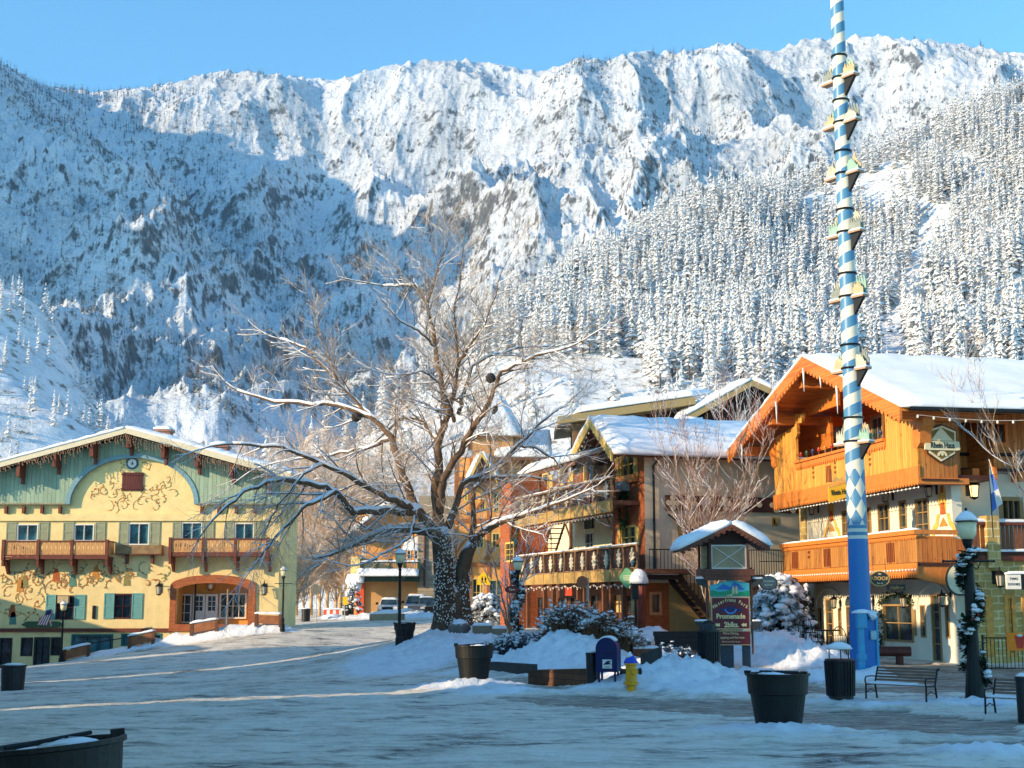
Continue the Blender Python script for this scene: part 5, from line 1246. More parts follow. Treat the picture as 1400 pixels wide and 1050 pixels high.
for r in ((843.5,618.5,847,654),(869,618,872.5,652),(845.5,720.5,849,751),(871,720,875,749.5)): shutter(FH, hr(*r), ho_, YEL, .01)
for r, nm in (((846, 653.5, 872, 658), 'sill'),): q = hr(*r); t = MB(); FH.box(t, *q, 0, .18); t.build(nm, ORD, ho_)
q = hr(849, 660, 861, 671); t = MB(); FH.box(t, *q, 0, .35); t.build('air_conditioner', mat_plain('ac_grey', lin(150, 150, 150), .5), ho_)
# wreaths (things)
def wreath(F, u, z, ru, rz_, d, lab, parent=None, mat=None, seed=1, frost=True):
    rnd = random.Random(seed); c = F.pt(u, z, d); t = MB(); n_ = 1000
    for k in range(n_):
        a = rnd.uniform(0, 6.283); q = rnd.gauss(0, .16); e = rnd.gauss(0, .12)
        uu = u+ru*(1+q*.8)*math.cos(a); zz = z+rz_*(1+q*.8)*math.sin(a); p = F.pt(uu, zz, d+.12+e*ru)
        dd = np.array([rnd.gauss(0, 1) for _ in range(3)]); dd *= ru*.32/np.linalg.norm(dd); s_ = np.cross(dd, (0, 0, 1))*.3
        t.add([p-dd*.5, p+s_, p+dd*.5, p-s_], [(0, 1, 2, 3)])
    o = t.build('wreath', mat or mat_plain('fir_green', lin(62, 92, 48), .9, .4, 14, bump=0), parent, loc=c if parent is None else None)
    if parent is None: tag(o, lab, 'wreath')
    return o
u, z = FH.uz(856.5, 697); wreath(FH, u, z, .42, .72, .05, 'oval fir wreath on the brick tower between two windows', seed=2)
u, z = FH.uz(706, 727, .1); wreath(FH, u, z, .5, .8, .1, 'oval fir wreath on the far brick pillar of the hotel', seed=3)
# far pillar
q = FH.uz(705, 700)[0]; w4 = hr(698, 742, 710, 768)
wall(FH, q, uF, zG, zEv+.3, [w4], .3, .1).build('brick_pillar', HB, ho_); t = MB(); FH.box(t, q-.02, q, zG, zEv+.3, -2.2, .3); t.build('brick_pillar', HB, ho_)
window(FH, w4, ho_, YEL, GLASS, 2, 3, .1, d=.3, rec=.1)
# recessed gallery walls (first and second floor)
RD = -1.9
rw1 = [FH.rect(793, 745, 804, 768, RD), FH.rect(798, 706, 806, 720, RD)]
dwn = FH.rect(800, 728, 812, 758, RD)
wall(FH, uT-.2, q+.2, z1f, z2f, [dwn], RD, .1).build('gallery_wall', HWH, ho_); window(FH, dwn, ho_, WHITE, GLASS, 2, 2, .1, d=RD, rec=.1)
t = MB(); q2 = FH.rect(797, 704, 808, 722, RD+.15); FH.box(t, *q2, RD+.02, RD+.1); t.build('dark_panel', mat_plain('dark_green_panel', lin(40, 66, 58), .6), ho_)
t = MB(); q2 = FH.rect(728, 706, 741, 757, RD+.3); FH.box(t, q2[0], q2[1], z1f+.1, z2f-.1, RD+.2, RD+.4); t.build('door_panel', mat_plain('amber_panel', lin(214, 150, 76), .7, .1), ho_)
wall(FH, uT-.2, q+.2, z2f, zEv+.3, [FH.rect(765, 640, 775, 662, RD), FH.rect(798, 630, 812, 657, RD), FH.rect(742, 648, 750, 668, RD)], RD, .1).build('gallery_wall', mat_wood('umber_boards', lin(146, 84, 44), lin(112, 62, 32), .2, 'H', .6, .6, rot=FH.rot), ho_)
for r in ((765,640,775,662),(798,630,812,657),(742,648,750,668)): window(FH, FH.rect(*r, RD), ho_, YEL, GLASS, 1, 1, .1, d=RD, rec=.08)
for r in ((752,650,757,668),(779,645,785,664),(826,632,832,652)): t = MB(); FH.box(t, *FH.rect(*r, RD), RD+.01, RD+.08); t.build('amber_shutter', YEL, ho_)
# inside staircase
t = MB(); a = FH.uz(740, 757, -.9); b = FH.uz(766, 706, -.9)
for s_ in (-.35, .35):
    t.hexa([FH.pt(a[0], z1f, -.9+s_), FH.pt(a[0]+.25, z1f, -.9+s_), FH.pt(a[0]+.25, z1f, -.85+s_), FH.pt(a[0], z1f, -.85+s_), FH.pt(b[0], z2f, -.9+s_), FH.pt(b[0]+.25, z2f, -.9+s_), FH.pt(b[0]+.25, z2f, -.85+s_), FH.pt(b[0], z2f, -.85+s_)])
for k in range(12):
    f_ = (k+.5)/12; uu = a[0]+(b[0]-a[0])*f_; zz = z1f+(z2f-z1f)*f_; FH.box(t, uu-.12, uu+.16, zz, zz+.045, -1.24, -.56)
t.build('gallery_stair', LOG, ho_)
# floors
DBH = 1.3
def hbalc(zf, x0, x1, ytop, n_, u_near, frieze):
    u0 = u_near; u1 = FH.uz(x1, ytop, DBH)[0]; t = MB(); FH.box(t, u0, u1, zf-.02, zf+.16, RD, DBH-.02); o = t.build('balcony', LOG, ho_)
    t = MB(); FH.box(t, u0-.02, u1+.05, zf-.32, zf+.17, DBH-.02, DBH+.06); t.build('yellow_beam', mat_plain('old_yellow_beam', lin(168, 136, 76), .7, .35, 1.5), o)
    rz_ = zf+1.15; t = MB(); pts = [FH.pt(u0+(u1-u0)*k/30, rz_+.02*math.sin(k*1.7), DBH+.02+.02*math.sin(k)) for k in range(31)]; t.tube(pts, .05, 6); t.tube([p-np.array((0, 0, .95)) for p in pts], .03, 5); t.build('hand_rail', mat_plain('peeled_log', lin(150, 118, 84), .7, .2, 4), o)
    t = MB()
    snow_sheet(FH.pt(u0, rz_+.04, DBH+.08), FH.pt(u1, rz_+.04, DBH+.08), FH.pt(u1, rz_+.04, DBH-.05), FH.pt(u0, rz_+.04, DBH-.05), .06, 40, 2, .03, 7, t); t.build('rail_snow', SNOW, o, smooth=True)
    W = (u1-u0)/n_
    for k in range(n_+1):
        t = MB(); uu = u0+k*W; t.tube([FH.pt(uu+.05*math.sin(j*1.3+k), zf-.35+(rz_-zf+.35)*j/5, DBH+.04) for j in range(6)], .05, 5); t.build('log_baluster', mat_plain('bent_log', lin(128, 96, 66), .75, .25, 4), o)
    t = MB(); FH.box(t, u0, u1, zf+.17, rz_-.02, DBH-.12, DBH-.09); t.build('backing_board', mat_plain('dark_umber', lin(52, 30, 22), .7, .2), o)
    for k in range(n_):
        uu = u0+(k+.5)*W; zc = (zf+.17+rz_)/2; t = MB(); w_ = W*.17
        prof = [(0, .5), (.35, .36), (.3, .28), (1, .2), (.6, .05), (1.15, -.05), (.6, -.15), (.9, -.28), (.3, -.33), (.35, -.42), (0, -.52)]
        FH.prism(t, [(uu+a*w_, zc+b*.8) for a, b in prof]+[(uu-a*w_, zc+b*.8) for a, b in prof[::-1][1:-1]], DBH-.085, DBH-.03); t.build('fretwork_panel', mat_plain('pale_fret', lin(190, 180, 158), .7, .1), o)
    return o, u0, u1, rz_
b1 = hbalc(z1f, 872, 707, 770, 11, FH.uz(872, 760, DBH)[0], 0); b2 = hbalc(z2f, 837, 706, 680, 8, FH.uz(837, 680, DBH)[0], 0)
q = FH.rect(793, 664, 807, 688, DBH+.06); t = MB(); FH.box(t, q[0], q[1], z2f+.2, z2f+1.1, DBH+.05, DBH+.09); hs = t.build('hotel_board', mat_plain('russet_board', lin(128, 52, 30), .6), ho_)
text_mesh('HOTEL', .52, WHITE, hs, letM(FH, (q[0]+q[1])/2, z2f+.64, DBH+.1), sx=1.0)
# posts of galleries
for x in (735, 770, 801, 836):
    u = FH.uz(x, 690, DBH)[0]; t = MB(); t.tube([FH.pt(u, z2f, DBH-.12), FH.pt(u, zEv+.3, DBH-.12)], .07, 6); t.build('gallery_post', LOG, ho_)
for x in (716, 775, 833):
    u = FH.uz(x, 740, DBH)[0]; t = MB(); t.tube([FH.pt(u, z1f, DBH-.2), FH.pt(u, z2f-.3, DBH-.2)], .08, 6); t.tube([FH.pt(u+.9, z2f-.35, DBH-.2), FH.pt(u, z2f-1.3, DBH-.2)], .05, 5); t.build('gallery_post', LOG, ho_)
# ground floor: recessed timber shopfront under the balcony
GD = -1.2; zGf = FH.uz(800, 868)[1]*0+.9
gwin = [FH.rect(a, b, c, d, GD) for a, b, c, d in ((735,815,749,848),(763,816,776,842),(780,815,788,842),(808,812,818,843),(839,811,851,840),(856,812,870,866),(720,830,730,868),(822,812,833,862))]
wall(FH, -.0, uF, zG, z1f, gwin, GD, .12).build('shopfront', mat_wood('brown_shopfront', lin(96, 56, 36), lin(70, 40, 26), .16, 'H', .6, .6, rot=FH.rot), ho_)
for k, w_ in enumerate(gwin): window(FH, w_, ho_, mat_plain('brown_frame', lin(84, 48, 30), .6), mat_plain('tan_curtain', lin(196, 170, 116), .6) if k in (4,) else GLASS, 1, 2, .09, d=GD, rec=.1, name='shop_window')  # one pane takes a plain tan curtain colour
for x in (722, 745, 757, 791, 800, 826, 836, 853):
    u = FH.uz(x, 830, .9)[0]; t = MB(); FH.box(t, u-.09, u+.09, zG, z1f-.02, .8, .98); t.build('shop_post', LOG, ho_)
u, z = FH.uz(777, 809, .9); t = MB(); FH.box(t, u-.45, u+.45, z-.18, z+.2, .85, .9); t.build('red_pennant', mat_plain('red_sign', lin(212, 66, 30), .6), ho_)
t = MB(); u = FH.uz(877, 830, 1.0)[0]; t.tube([FH.pt(u+.04*math.sin(k), zG+(z1f-zG)*k/6, 1.0) for k in range(7)], [.26, .22, .2, .2, .19, .2, .22], 8); t.build('log_column', mat_plain('red_log', lin(118, 52, 34), .6, .3, 4, grain=(4, 4, 1)), ho_)
bulbs([FH.pt(FH.uz(870, 800, DBH)[0]+k*.42, z1f-.42-.06*(k % 3), DBH-.05) for k in range(38)], ho_, r=.035)
bulbs([FH.pt(FH.uz(835, 700, DBH)[0]+k*.42, z2f-.42, DBH-.05) for k in range(30)], ho_, r=.03)
# frontal side: taupe wall
uR = FT.uz(1135, 700)[0]; ubr = FT.uz(915, 830)[0]; zbr = FT.uz(900, 797)[1]
fw1 = FT.rect(926.5, 716, 958, 752); fw2 = FT.rect(1055, 707, 1063, 719)
wall(FT, 0.001, uR, zbr, zTW, [fw1, fw2], 0, .15).build('wall', TAUPE, ho_)
bw = FT.rect(887.5, 809, 905, 841)
wall(FT, .001, ubr, zG-.2, zbr, [bw], 0, .15).build('brick_base', mat_brick('hotel_brick_side', lin(196, 96, 46), lin(164, 72, 32), lin(160, 104, 66), .26, .09, FT.rot), ho_)
window(FT, bw, ho_, mat_plain('salmon_frame', lin(214, 140, 96), .6), GLASS, 1, 1, .12, rec=.1)
wall(FT, ubr, uR, zG-.2, zbr, [], 0, .15).build('wall', mat_plain('tan_base', lin(164, 132, 84), .9, .12), ho_)
window(FT, fw1, ho_, mat_plain('mustard_frame', lin(150, 122, 62), .6), GLASS, 2, 1, .16, rec=.1); window(FT, fw2, ho_, mat_plain('mustard_frame', lin(150, 122, 62), .6), GLASS, 1, 1, .08, rec=.1)
q = FT.rect(909, 677, 1125, 702.5); t = MB(); FT.box(t, q[0], q[1], q[2], q[3], .01, .09); fz = t.build('frieze', mat_plain('maroon_board', lin(62, 30, 26), .7, .15), ho_)
du = FT.uz(943, 690)[0]-FT.uz(919, 690)[0]; u = FT.uz(919, 690)[0]; zc = (q[2]+q[3])/2; k = 0
while u < q[1]-.3:
    t = MB(); R_ = .3 if k % 6 != 5 else .1
    for a, b in ((0, 1), (1, 0), (0, -1), (-1, 0), (0, 0)):
        if R_ < .2 and (a or b): continue
        FT.prism(t, [(u+a*.2+.125*math.cos(t_), zc+b*.22+.125*math.sin(t_)) for t_ in np.linspace(0, 6.283, 12, endpoint=False)], .08, .11+.002*(a+2*b))
    t.build('quatrefoil', mat_plain('pale_cutout', lin(196, 180, 158), .8, .08), fz); u += du; k += 1
t = MB(); xs = FT.uz(893, 700)[0]; t.tube([FT.pt(FT.uz(900, 620)[0], zEv+.1, .1), FT.pt(FT.uz(900, 620)[0], zEv-.25, .1), FT.pt(xs, zEv-.6, .1), FT.pt(xs, zbr+.6, .1)], .05, 6); t.build('downspout', BLACK, ho_)
u, z = FT.uz(918, 708); t = MB(); t.tube([FT.pt(u-.15, z+.15, .02), FT.pt(u-.1, z+.08, .2), FT.pt(u+.12, z-.1, .35)], [.03, .06, .1], 8); t.build('spotlight', BLACK, ho_)
# outside stair and landing
zl = FT.uz(900, 783, .6)[1]; ul0 = FT.uz(878, 783, .6)[0]; ul1 = FT.uz(918, 783, .6)[0]; ue, ze = FT.uz(955, 832, .9)
st = MB(); FT.box(st, ul0, ul1, zl-.28, zl-.1, .02, 1.4)
for d_ in (.35, 1.35): st.hexa([FT.pt(ul1-.05, zl-.35, d_), FT.pt(ul1+.4, zl-.5, d_), FT.pt(ul1+.4, zl-.5, d_+.07), FT.pt(ul1-.05, zl-.35, d_+.07), FT.pt(ul1-.05, zl-.08, d_), FT.pt(ul1+.1, zl-.08, d_), FT.pt(ul1+.1, zl-.08, d_+.07), FT.pt(ul1-.05, zl-.08, d_+.07)])
ue2 = ue+.8; ze2 = ze-.6; n_ = 12
for k in range(n_):
    f_ = (k+1)/n_; uu = ul1+(ue2-ul1)*f_; zz = zl-.1+(ze2-zl)*f_; FT.box(st, uu-.17, uu+.12, zz, zz+.05, .42, 1.34)
for d_ in (.36, 1.36): st.hexa([FT.pt(ul1, zl-.42, d_), FT.pt(ue2, ze2-.35, d_), FT.pt(ue2, ze2-.35, d_+.06), FT.pt(ul1, zl-.42, d_+.06), FT.pt(ul1, zl-.12, d_), FT.pt(ue2, ze2-.05, d_), FT.pt(ue2, ze2-.05, d_+.06), FT.pt(ul1, zl-.12, d_+.06)])
so_ = st.build('outside_stair', mat_plain('stair_timber', lin(58, 42, 36), .7, .2), ho_)
t = MB(); 
for f_ in np.linspace(0, 1, 12): uu = ul1+(ue2-ul1)*f_; zz = zl+(ze2-zl)*f_; t.tube([FT.pt(uu, zz-.2, 1.4), FT.pt(uu, zz+.95, 1.4)], .014, 4)
t.tube([FT.pt(ul1, zl+.95, 1.4), FT.pt(ue2, ze2+.95, 1.4)], .025, 5)
for f_ in np.linspace(0, 1, 9): uu = ul0+(ul1-ul0)*f_; t.tube([FT.pt(uu, zl-.1, 1.4), FT.pt(uu, zl+.95, 1.4)], .014, 4)
t.tube([FT.pt(ul0, zl+.95, 1.4), FT.pt(ul1, zl+.95, 1.4)], .025, 5); t.build('stair_rail', BLACK, so_)
t = MB(); snow_sheet(FT.pt(ul0, zl-.09, 1.42), FT.pt(ul1, zl-.09, 1.42), FT.pt(ul1, zl-.09, .05), FT.pt(ul0, zl-.09, .05), .12, 10, 6, .03, 3, t); t.build('landing_snow', SNOW, so_, smooth=True)
# ---- roofs.  tower gable roof faces left, ridge runs along the taupe wall
DG = 1.7; ua_, za_ = FH.uz(808, 571, DG); e0 = FH.uz(838, 618, DG); e1 = FH.uz(778, 630, DG)
zsl = (za_-e0[1])/(ua_-e0[0]); Bk = -26
t = MB(); slab(t, FH, e0, (ua_, za_), DG, Bk, .18); slab(t, FH, (ua_, za_), (e1[0], e1[1]), DG, Bk, .18); rf = t.build('roof', LOG, ho_)
t = MB(); snow_sheet(FH.pt(e0[0]-.35, e0[1]-.12, DG+.1), FH.pt(ua_, za_, DG+.1), FH.pt(ua_, za_, Bk), FH.pt(e0[0]-.35, e0[1]-.12, Bk), .32, 16, 60, .07, 4, t)
snow_sheet(FH.pt(ua_, za_, DG+.1), FH.pt(e1[0]+.2, e1[1]-.1, DG+.1), FH.pt(e1[0]+.2, e1[1]-.1, Bk), FH.pt(ua_, za_, Bk), .32, 12, 60, .07, 5, t); t.build('snow_cover', SNOW, rf, smooth=True)
for a, b in ((e0, (ua_, za_)), ((ua_, za_), e1)):
    t = MB(); slab(t, FH, (a[0], a[1]+.02), (b[0], b[1]+.02), DG+.002, DG+.08, .42); t.build('bargeboard', YEL, rf)
bulbs([FH.pt(e0[0]+(ua_-e0[0])*k/10, e0[1]+(za_-e0[1])*k/10-.5, DG) for k in range(11)]+[FH.pt(ua_+(e1[0]-ua_)*k/10, za_+(e1[1]-za_)*k/10-.5, DG) for k in range(11)], rf, r=.035, drop=0, cable=False)
t = MB(); FH.prism(t, [(e0[0]+.2, e0[1]-.1), (e1[0]-.2, e1[1]-.1), (ua_, za_-.4)], -.6, -.5); FH.box(t, e0[0], e1[0], e1[1]-.35, e1[1]-.1, DG-.3, DG-.1); t.build('gable_panel', mat_plain('dark_gable', lin(40, 30, 26), .8), ho_)
t = MB(); FH.box(t, uN, uT, zEv+.7, e0[1]+.3, -.4, -.01) if e0[1]+.3 > zEv+.7 else None
if t.v: t.build('brick_head', HB, ho_)
# lower roof over the galleries
lz0 = FH.uz(776, 634, 1.9)[1]; lu0 = FH.uz(778, 632, 1.9)[0]; lu1, lz1 = FH.uz(713, 648, 1.9)
zl_ = (lz0+lz1)/2; t = MB()
t.hexa([FH.pt(uT-.3, zl_-.22, 1.9), FH.pt(lu1, zl_-.22, 1.9), FH.pt(lu1, zl_+2.1-.22, -4.5), FH.pt(uT-.3, zl_+2.1-.22, -4.5), FH.pt(uT-.3, zl_, 1.9), FH.pt(lu1, zl_, 1.9), FH.pt(lu1, zl_+2.1, -4.5), FH.pt(uT-.3, zl_+2.1, -4.5)]); r2 = t.build('gallery_roof', LOG, ho_)
t = MB(); snow_sheet(FH.pt(uT-.3, zl_, 2.0), FH.pt(lu1+.2, zl_, 2.0), FH.pt(lu1+.2, zl_+2.1, -4.5), FH.pt(uT-.3, zl_+2.1, -4.5), .38, 40, 14, .08, 6, t); t.build('snow_cover', SNOW, r2, smooth=True)
# ---- the taller dark lodge behind
Yl = 92; FL = Fac((P(990, 540, Yl)[0], Yl), (1, 0), (0, -1))
lo_ = empty('lodge_building', FL.pt(0, 1.5), 'dark timber lodge with two snowy gable roofs rising behind the hotel', 'lodge')
a, za3 = FL.uz(1024, 523); el = FL.uz(925, 578); er = FL.uz(1075, 548); er = (er[0], za3-(er[0]-a)*.47)
t = MB(); FL.prism(t, [(el[0]+1, 2), (er[0]+8, 2), (er[0]+8, er[1]-3), (a, za3-.3), (el[0]+1, el[1]-.1)], -10, 0); t.build('wall', DKW, lo_)
t = MB(); slab(t, FL, el, (a, za3), 1.2, -11, .2); slab(t, FL, (a, za3), (er[0]+8, er[1]-3.8), 1.2, -11, .2); rf = t.build('roof', DKW, lo_)
t = MB(); slab(t, FL, (el[0], el[1]+.02), (a, za3+.02), 1.203, 1.3, .45); slab(t, FL, (a, za3+.02), (er[0]+8, er[1]-3.78), 1.203, 1.3, .45); t.build('bargeboard', mat_plain('khaki_fascia', lin(150, 132, 92), .7, .1), rf)
t = MB(); snow_sheet(FL.pt(el[0]-.2, el[1]-.05, 1.35), FL.pt(a, za3, 1.35), FL.pt(a, za3, -11), FL.pt(el[0]-.2, el[1]-.05, -11), .5, 20, 14, .08, 2, t); snow_sheet(FL.pt(a, za3, 1.35), FL.pt(er[0]+8, er[1]-3.8, 1.35), FL.pt(er[0]+8, er[1]-3.8, -11), FL.pt(a, za3, -11), .5, 20, 14, .08, 3, t); t.build('snow_cover', SNOW, rf, smooth=True)
# side wing with its long, low snow roof coming towards the left
L1 = FL.uz(762, 572, 0); L2 = FL.uz(948, 545, 0); M1 = FL.uz(800, 556, 0)
t = MB(); FL.prism(t, [(FL.uz(786, 570)[0], 2), (L2[0], 2), (L2[0], L2[1]-.4), (FL.uz(786, 570)[0], L1[1]-.2)], -7, -.8); t.build('wall', DKW, lo_)
t = MB(); slab(t, FL, L1, L2, 1.0, -8, .5); wf = t.build('wing_roof', mat_plain('khaki_fascia', lin(150, 132, 92), .7, .1), lo_)
t = MB(); snow_sheet(FL.pt(L1[0]+1.2, L1[1]+.25, 1.05), FL.pt(L2[0], L2[1]+.05, 1.05), FL.pt(L2[0]+2.5, L2[1]+1.6, -8), FL.pt(L1[0]+1.2, L1[1]+.9, -8), .45, 20, 10, .08, 4, t); t.build('snow_cover', SNOW, wf, smooth=True)
q = FL.rect(783, 570, 806, 610, .2); t = MB(); FL.box(t, q[0], q[1], 4, q[3], -1, .2); t.build('corner_post', mat_plain('brown_column', lin(116, 84, 56), .8), lo_)
# ================================================================ old half timbered building behind the big tree
Yc = 92; FC = Fac((P(670, 700, Yc)[0], Yc), (1, 0), (0, -1))
hb = empty('half_timbered_building', FC.pt(0, 1.6), 'orange half timbered building with steep snowy tower roof behind the big bare tree', 'building')
TIM = mat_plain('orange_plaster', lin(214, 150, 82), .9, .2, 1.2); tu = lambda *a: FC.rect(*a)
q = tu(622, 600, 745, 860); hw = [tu(650,730,662,750), tu(672,728,684,750), tu(634,668,640,686), tu(655,672,664,700), tu(674,674,683,700), tu(645,790,658,830), tu(668,792,690,835), tu(705,690,716,715)]
wall(FC, q[0], q[1], .8, FC.uz(0, 625)[1], hw, 0, .15).build('wall', TIM, hb)
for w_ in hw: window(FC, w_, hb, YEL, GLASS, 2, 2, .1, rec=.1)
t = MB()
for y in (655, 712, 772): z = FC.uz(0, y)[1]; FC.box(t, q[0], q[1], z-.13, z+.13, .01, .08)
for x in (623, 644, 668, 692, 715, 740): u = FC.uz(x, 700)[0]; FC.box(t, u-.1, u+.1, .8, FC.uz(0, 626)[1], .005, .07)
for x, y in ((633, 742), (656, 690), (680, 742), (704, 742), (728, 700), (704, 670)): u, z = FC.uz(x, y); t.hexa([FC.pt(u-.9, z-1.1, .003), FC.pt(u-.7, z-1.1, .003), FC.pt(u-.7, z-1.1, .063), FC.pt(u-.9, z-1.1, .063), FC.pt(u+.7, z+1.1, .003), FC.pt(u+.9, z+1.1, .003), FC.pt(u+.9, z+1.1, .063), FC.pt(u+.7, z+1.1, .063)])
t.build('timber_frame', mat_plain('tan_timber', lin(150, 92, 52), .7, .2), hb)
# small front gable
g0 = FC.uz(659, 618, 1.2); g1 = FC.uz(638, 660, 1.2); g2 = FC.uz(680, 655, 1.2)
t = MB(); FC.prism(t, [(g1[0]+.3, g1[1]), (g2[0]-.3, g2[1]), (g0[0], g0[1]-.3)], .05, .9); dg = t.build('dormer', mat_plain('dark_gable', lin(40, 30, 26), .8), hb)
t = MB(); slab(t, FC, g1, g0, 1.3, .0, .3); slab(t, FC, g0, g2, 1.3, .0, .3); t.build('dormer_roof', YEL, dg)
t = MB(); snow_sheet(FC.pt(g1[0], g1[1], 1.28), FC.pt(g0[0], g0[1], 1.28), FC.pt(g0[0], g0[1], -3), FC.pt(g1[0], g1[1], -3), .3, 8, 8, .05, 2, t); snow_sheet(FC.pt(g0[0], g0[1], 1.28), FC.pt(g2[0], g2[1], 1.28), FC.pt(g2[0], g2[1], -3), FC.pt(g0[0], g0[1], -3), .3, 8, 8, .05, 2, t); t.build('snow_cover', SNOW, dg, smooth=True)
# big pyramidal snow roof and lower lean roof
ap = FC.pt(FC.uz(680, 540, -4)[0], FC.uz(680, 540, -4)[1], -4); zb_ = FC.uz(0, 598)[1]; bL = FC.uz(636, 598)[0]; bR = FC.uz(712, 598)[0]
t = MB(); bs = [FC.pt(bL, zb_, 1), FC.pt(bR, zb_, 1), FC.pt(bR, zb_, -8), FC.pt(bL, zb_, -8)]; t.add(bs+[ap], [(0, 1, 4), (1, 2, 4), (2, 3, 4), (3, 0, 4), (0, 3, 2, 1)]); FC.box(t, bL+.5, bR-.5, FC.uz(0, 626)[1]-.2, zb_-.01, -7, .5); tr = t.build('tower_roof', mat_plain('tan_fascia', lin(190, 140, 90), .8), hb)
t = MB(); 
for i in range(4): a_, b_ = bs[i], bs[(i+1) % 4]; snow_sheet(a_, b_, ap+(b_-a_)*.02, ap-(b_-a_)*.02, .35, 10, 10, .06, i, t)
t.build('snow_cover', SNOW, tr, smooth=True)
zl2 = FC.uz(0, 628)[1]; t = MB(); a0_ = FC.pt(FC.uz(676, 630)[0], zl2, 1.4); a1_ = FC.pt(q[1]+.5, zl2, 1.4); t.hexa([a0_-(0, 0, .2), a1_-(0, 0, .2), a1_+(0, 6, 2.2), a0_+(0, 6, 2.2), a0_, a1_, a1_+(0, 6, 2.4), a0_+(0, 6, 2.4)]); lr2 = t.build('lower_roof', LOG, hb)
t = MB(); snow_sheet(a0_, a1_, a1_+(0, 6, 2.4), a0_+(0, 6, 2.4), .4, 16, 8, .07, 5, t); t.build('snow_cover', SNOW, lr2, smooth=True)
# ================================================================ far tan building with green balcony
Yb = 120; FB2 = Fac((P(540, 800, Yb)[0], Yb), (1, 0), (0, -1)); br = FB2.rect
fb_ = empty('corner_shop_building', FB2.pt(0, 1.6), 'tan corner building with dark green balcony and snowy awning at the end of the street', 'building')
TANB = mat_plain('tan_wall', lin(188, 146, 98), .9, .12, 1.2)
a = br(487, 660, 612, 842); up = [br(556, 752, 562, 765), br(566, 752, 572, 765), br(496, 745, 500, 760)]
u9 = FB2.uz(500, 800)[0]
wall(FB2, a[0], a[1], 1, FB2.uz(0, 700)[1], up, 0, .1).build('wall', mat_plain('amber_wall', lin(222, 158, 88), .9, .12, 1.2), fb_)
for w_ in up: window(FB2, w_, fb_, WHITE, GLASS, 1, 2, .09, rec=.08)
q = br(497, 795, 575, 838); t = MB(); FB2.box(t, FB2.uz(497, 800)[0], FB2.uz(574, 800)[0], 1, FB2.uz(0, 794)[1], .02, .9); t.build('plain_wall', TANB, fb_)
t = MB(); q = br(574, 680, 620, 842); FB2.box(t, q[0], q[1], 1, q[3], .03, 1.6); t.build('grey_wing', mat_wood('grey_siding', lin(150, 136, 116), lin(130, 116, 98), .3, 'Z', .8, .4), fb_)
t = MB(); u, z = FB2.uz(581, 700, 1.7); t.tube([FB2.pt(u, z, 1.7), FB2.pt(u, FB2.uz(581, 803, 1.7)[1], 1.7)], .08, 6); t.build('downspout', mat_plain('plum_pipe', lin(96, 56, 48), .6), fb_)
GRN = mat_plain('dark_green_trim', lin(30, 62, 50), .6)
q0, zt_ = FB2.uz(494, 768, 2); q1 = FB2.uz(573, 768, 2)[0]; zb_ = FB2.uz(494, 781, 2)[1]
t = MB(); FB2.box(t, q0, q1, zb_-.12, zb_, .0, 2); bl = t.build('balcony', GRN, fb_)
t = MB(); FB2.box(t, q0, q1, zt_-.1, zt_, 1.9, 2.05); t.build('hand_rail', GRN, bl)
t = MB()
for k in range(34): u = q0+(q1-q0)*k/33; FB2.box(t, u-.03, u+.03, zb_, zt_-.1, 1.93, 2.0)
t.build('balusters', mat_plain('pale_baluster', lin(120, 128, 104), .6), bl)
for k in range(5): u = q0+(q1-q0)*k/4; t = MB(); FB2.box(t, u-.12, u+.12, zb_, zt_+.25, 1.88, 2.08); t.build('post', GRN, bl)
t = MB(); FB2.box(t, q0, q1, FB2.uz(0, 795, 2.2)[1], FB2.uz(0, 788, 2.2)[1], .9, 2.3); t.build('fascia', GRN, fb_)
t = MB(); z = FB2.uz(0, 788, 2.2)[1]; snow_sheet(FB2.pt(q0-.3, z, 3.0), FB2.pt(q1, z, 3.0), FB2.pt(q1, z+.55, 2.0), FB2.pt(q0-.3, z+.55, 2.0), .3, 30, 5, .08, 4, t); snow_sheet(FB2.pt(q0, zt_, 2.1), FB2.pt(q1, zt_, 2.1), FB2.pt(q1, zt_, 1.85), FB2.pt(q0, zt_, 1.85), .18, 30, 3, .05, 4, t); t.build('snow_cover', SNOW, fb_, smooth=True)
t = MB(); q = br(490, 797, 499, 838); FB2.box(t, q[0], q[1], 1, q[3], .02, 1.2); t.build('red_pilaster', mat_plain('red_pilaster', lin(206, 84, 48), .7), fb_)
t = MB(); q = br(483, 762, 497, 800); FB2.box(t, q[0], q[1], q[2], q[3], .02, 1.8); t.build('corner_bay', mat_plain('pale_yellow', lin(232, 208, 140), .8), fb_)
for x0, x1, y0, y1 in ((474, 498, 786, 797), (476, 494, 796, 808)):
    u0_, z1_ = FB2.uz(x0, y0, 2.4); u1_, z0_ = FB2.uz(x1, y1, 2.4); t = MB(); snow_sheet(FB2.pt(u0_, z0_, 3.2), FB2.pt(u1_, z0_, 3.2), FB2.pt(u1_, z1_, 1.8), FB2.pt(u0_, z1_, 1.8), .25, 8, 5, .06, 4, t); t.build('awning', SNOW, fb_, smooth=True)
u0_, z0_ = FB2.uz(549, 753, 1.5); u1_, z1_ = FB2.uz(573, 733, 1.5); t = MB(); snow_sheet(FB2.pt(u0_, z0_, 1.8), FB2.pt(u1_, z0_, 1.8), FB2.pt(u1_, z1_, .05), FB2.pt(u0_+.4, z1_, .05), .22, 8, 5, .04, 4, t); t.build('window_awning', SNOW, fb_, smooth=True)
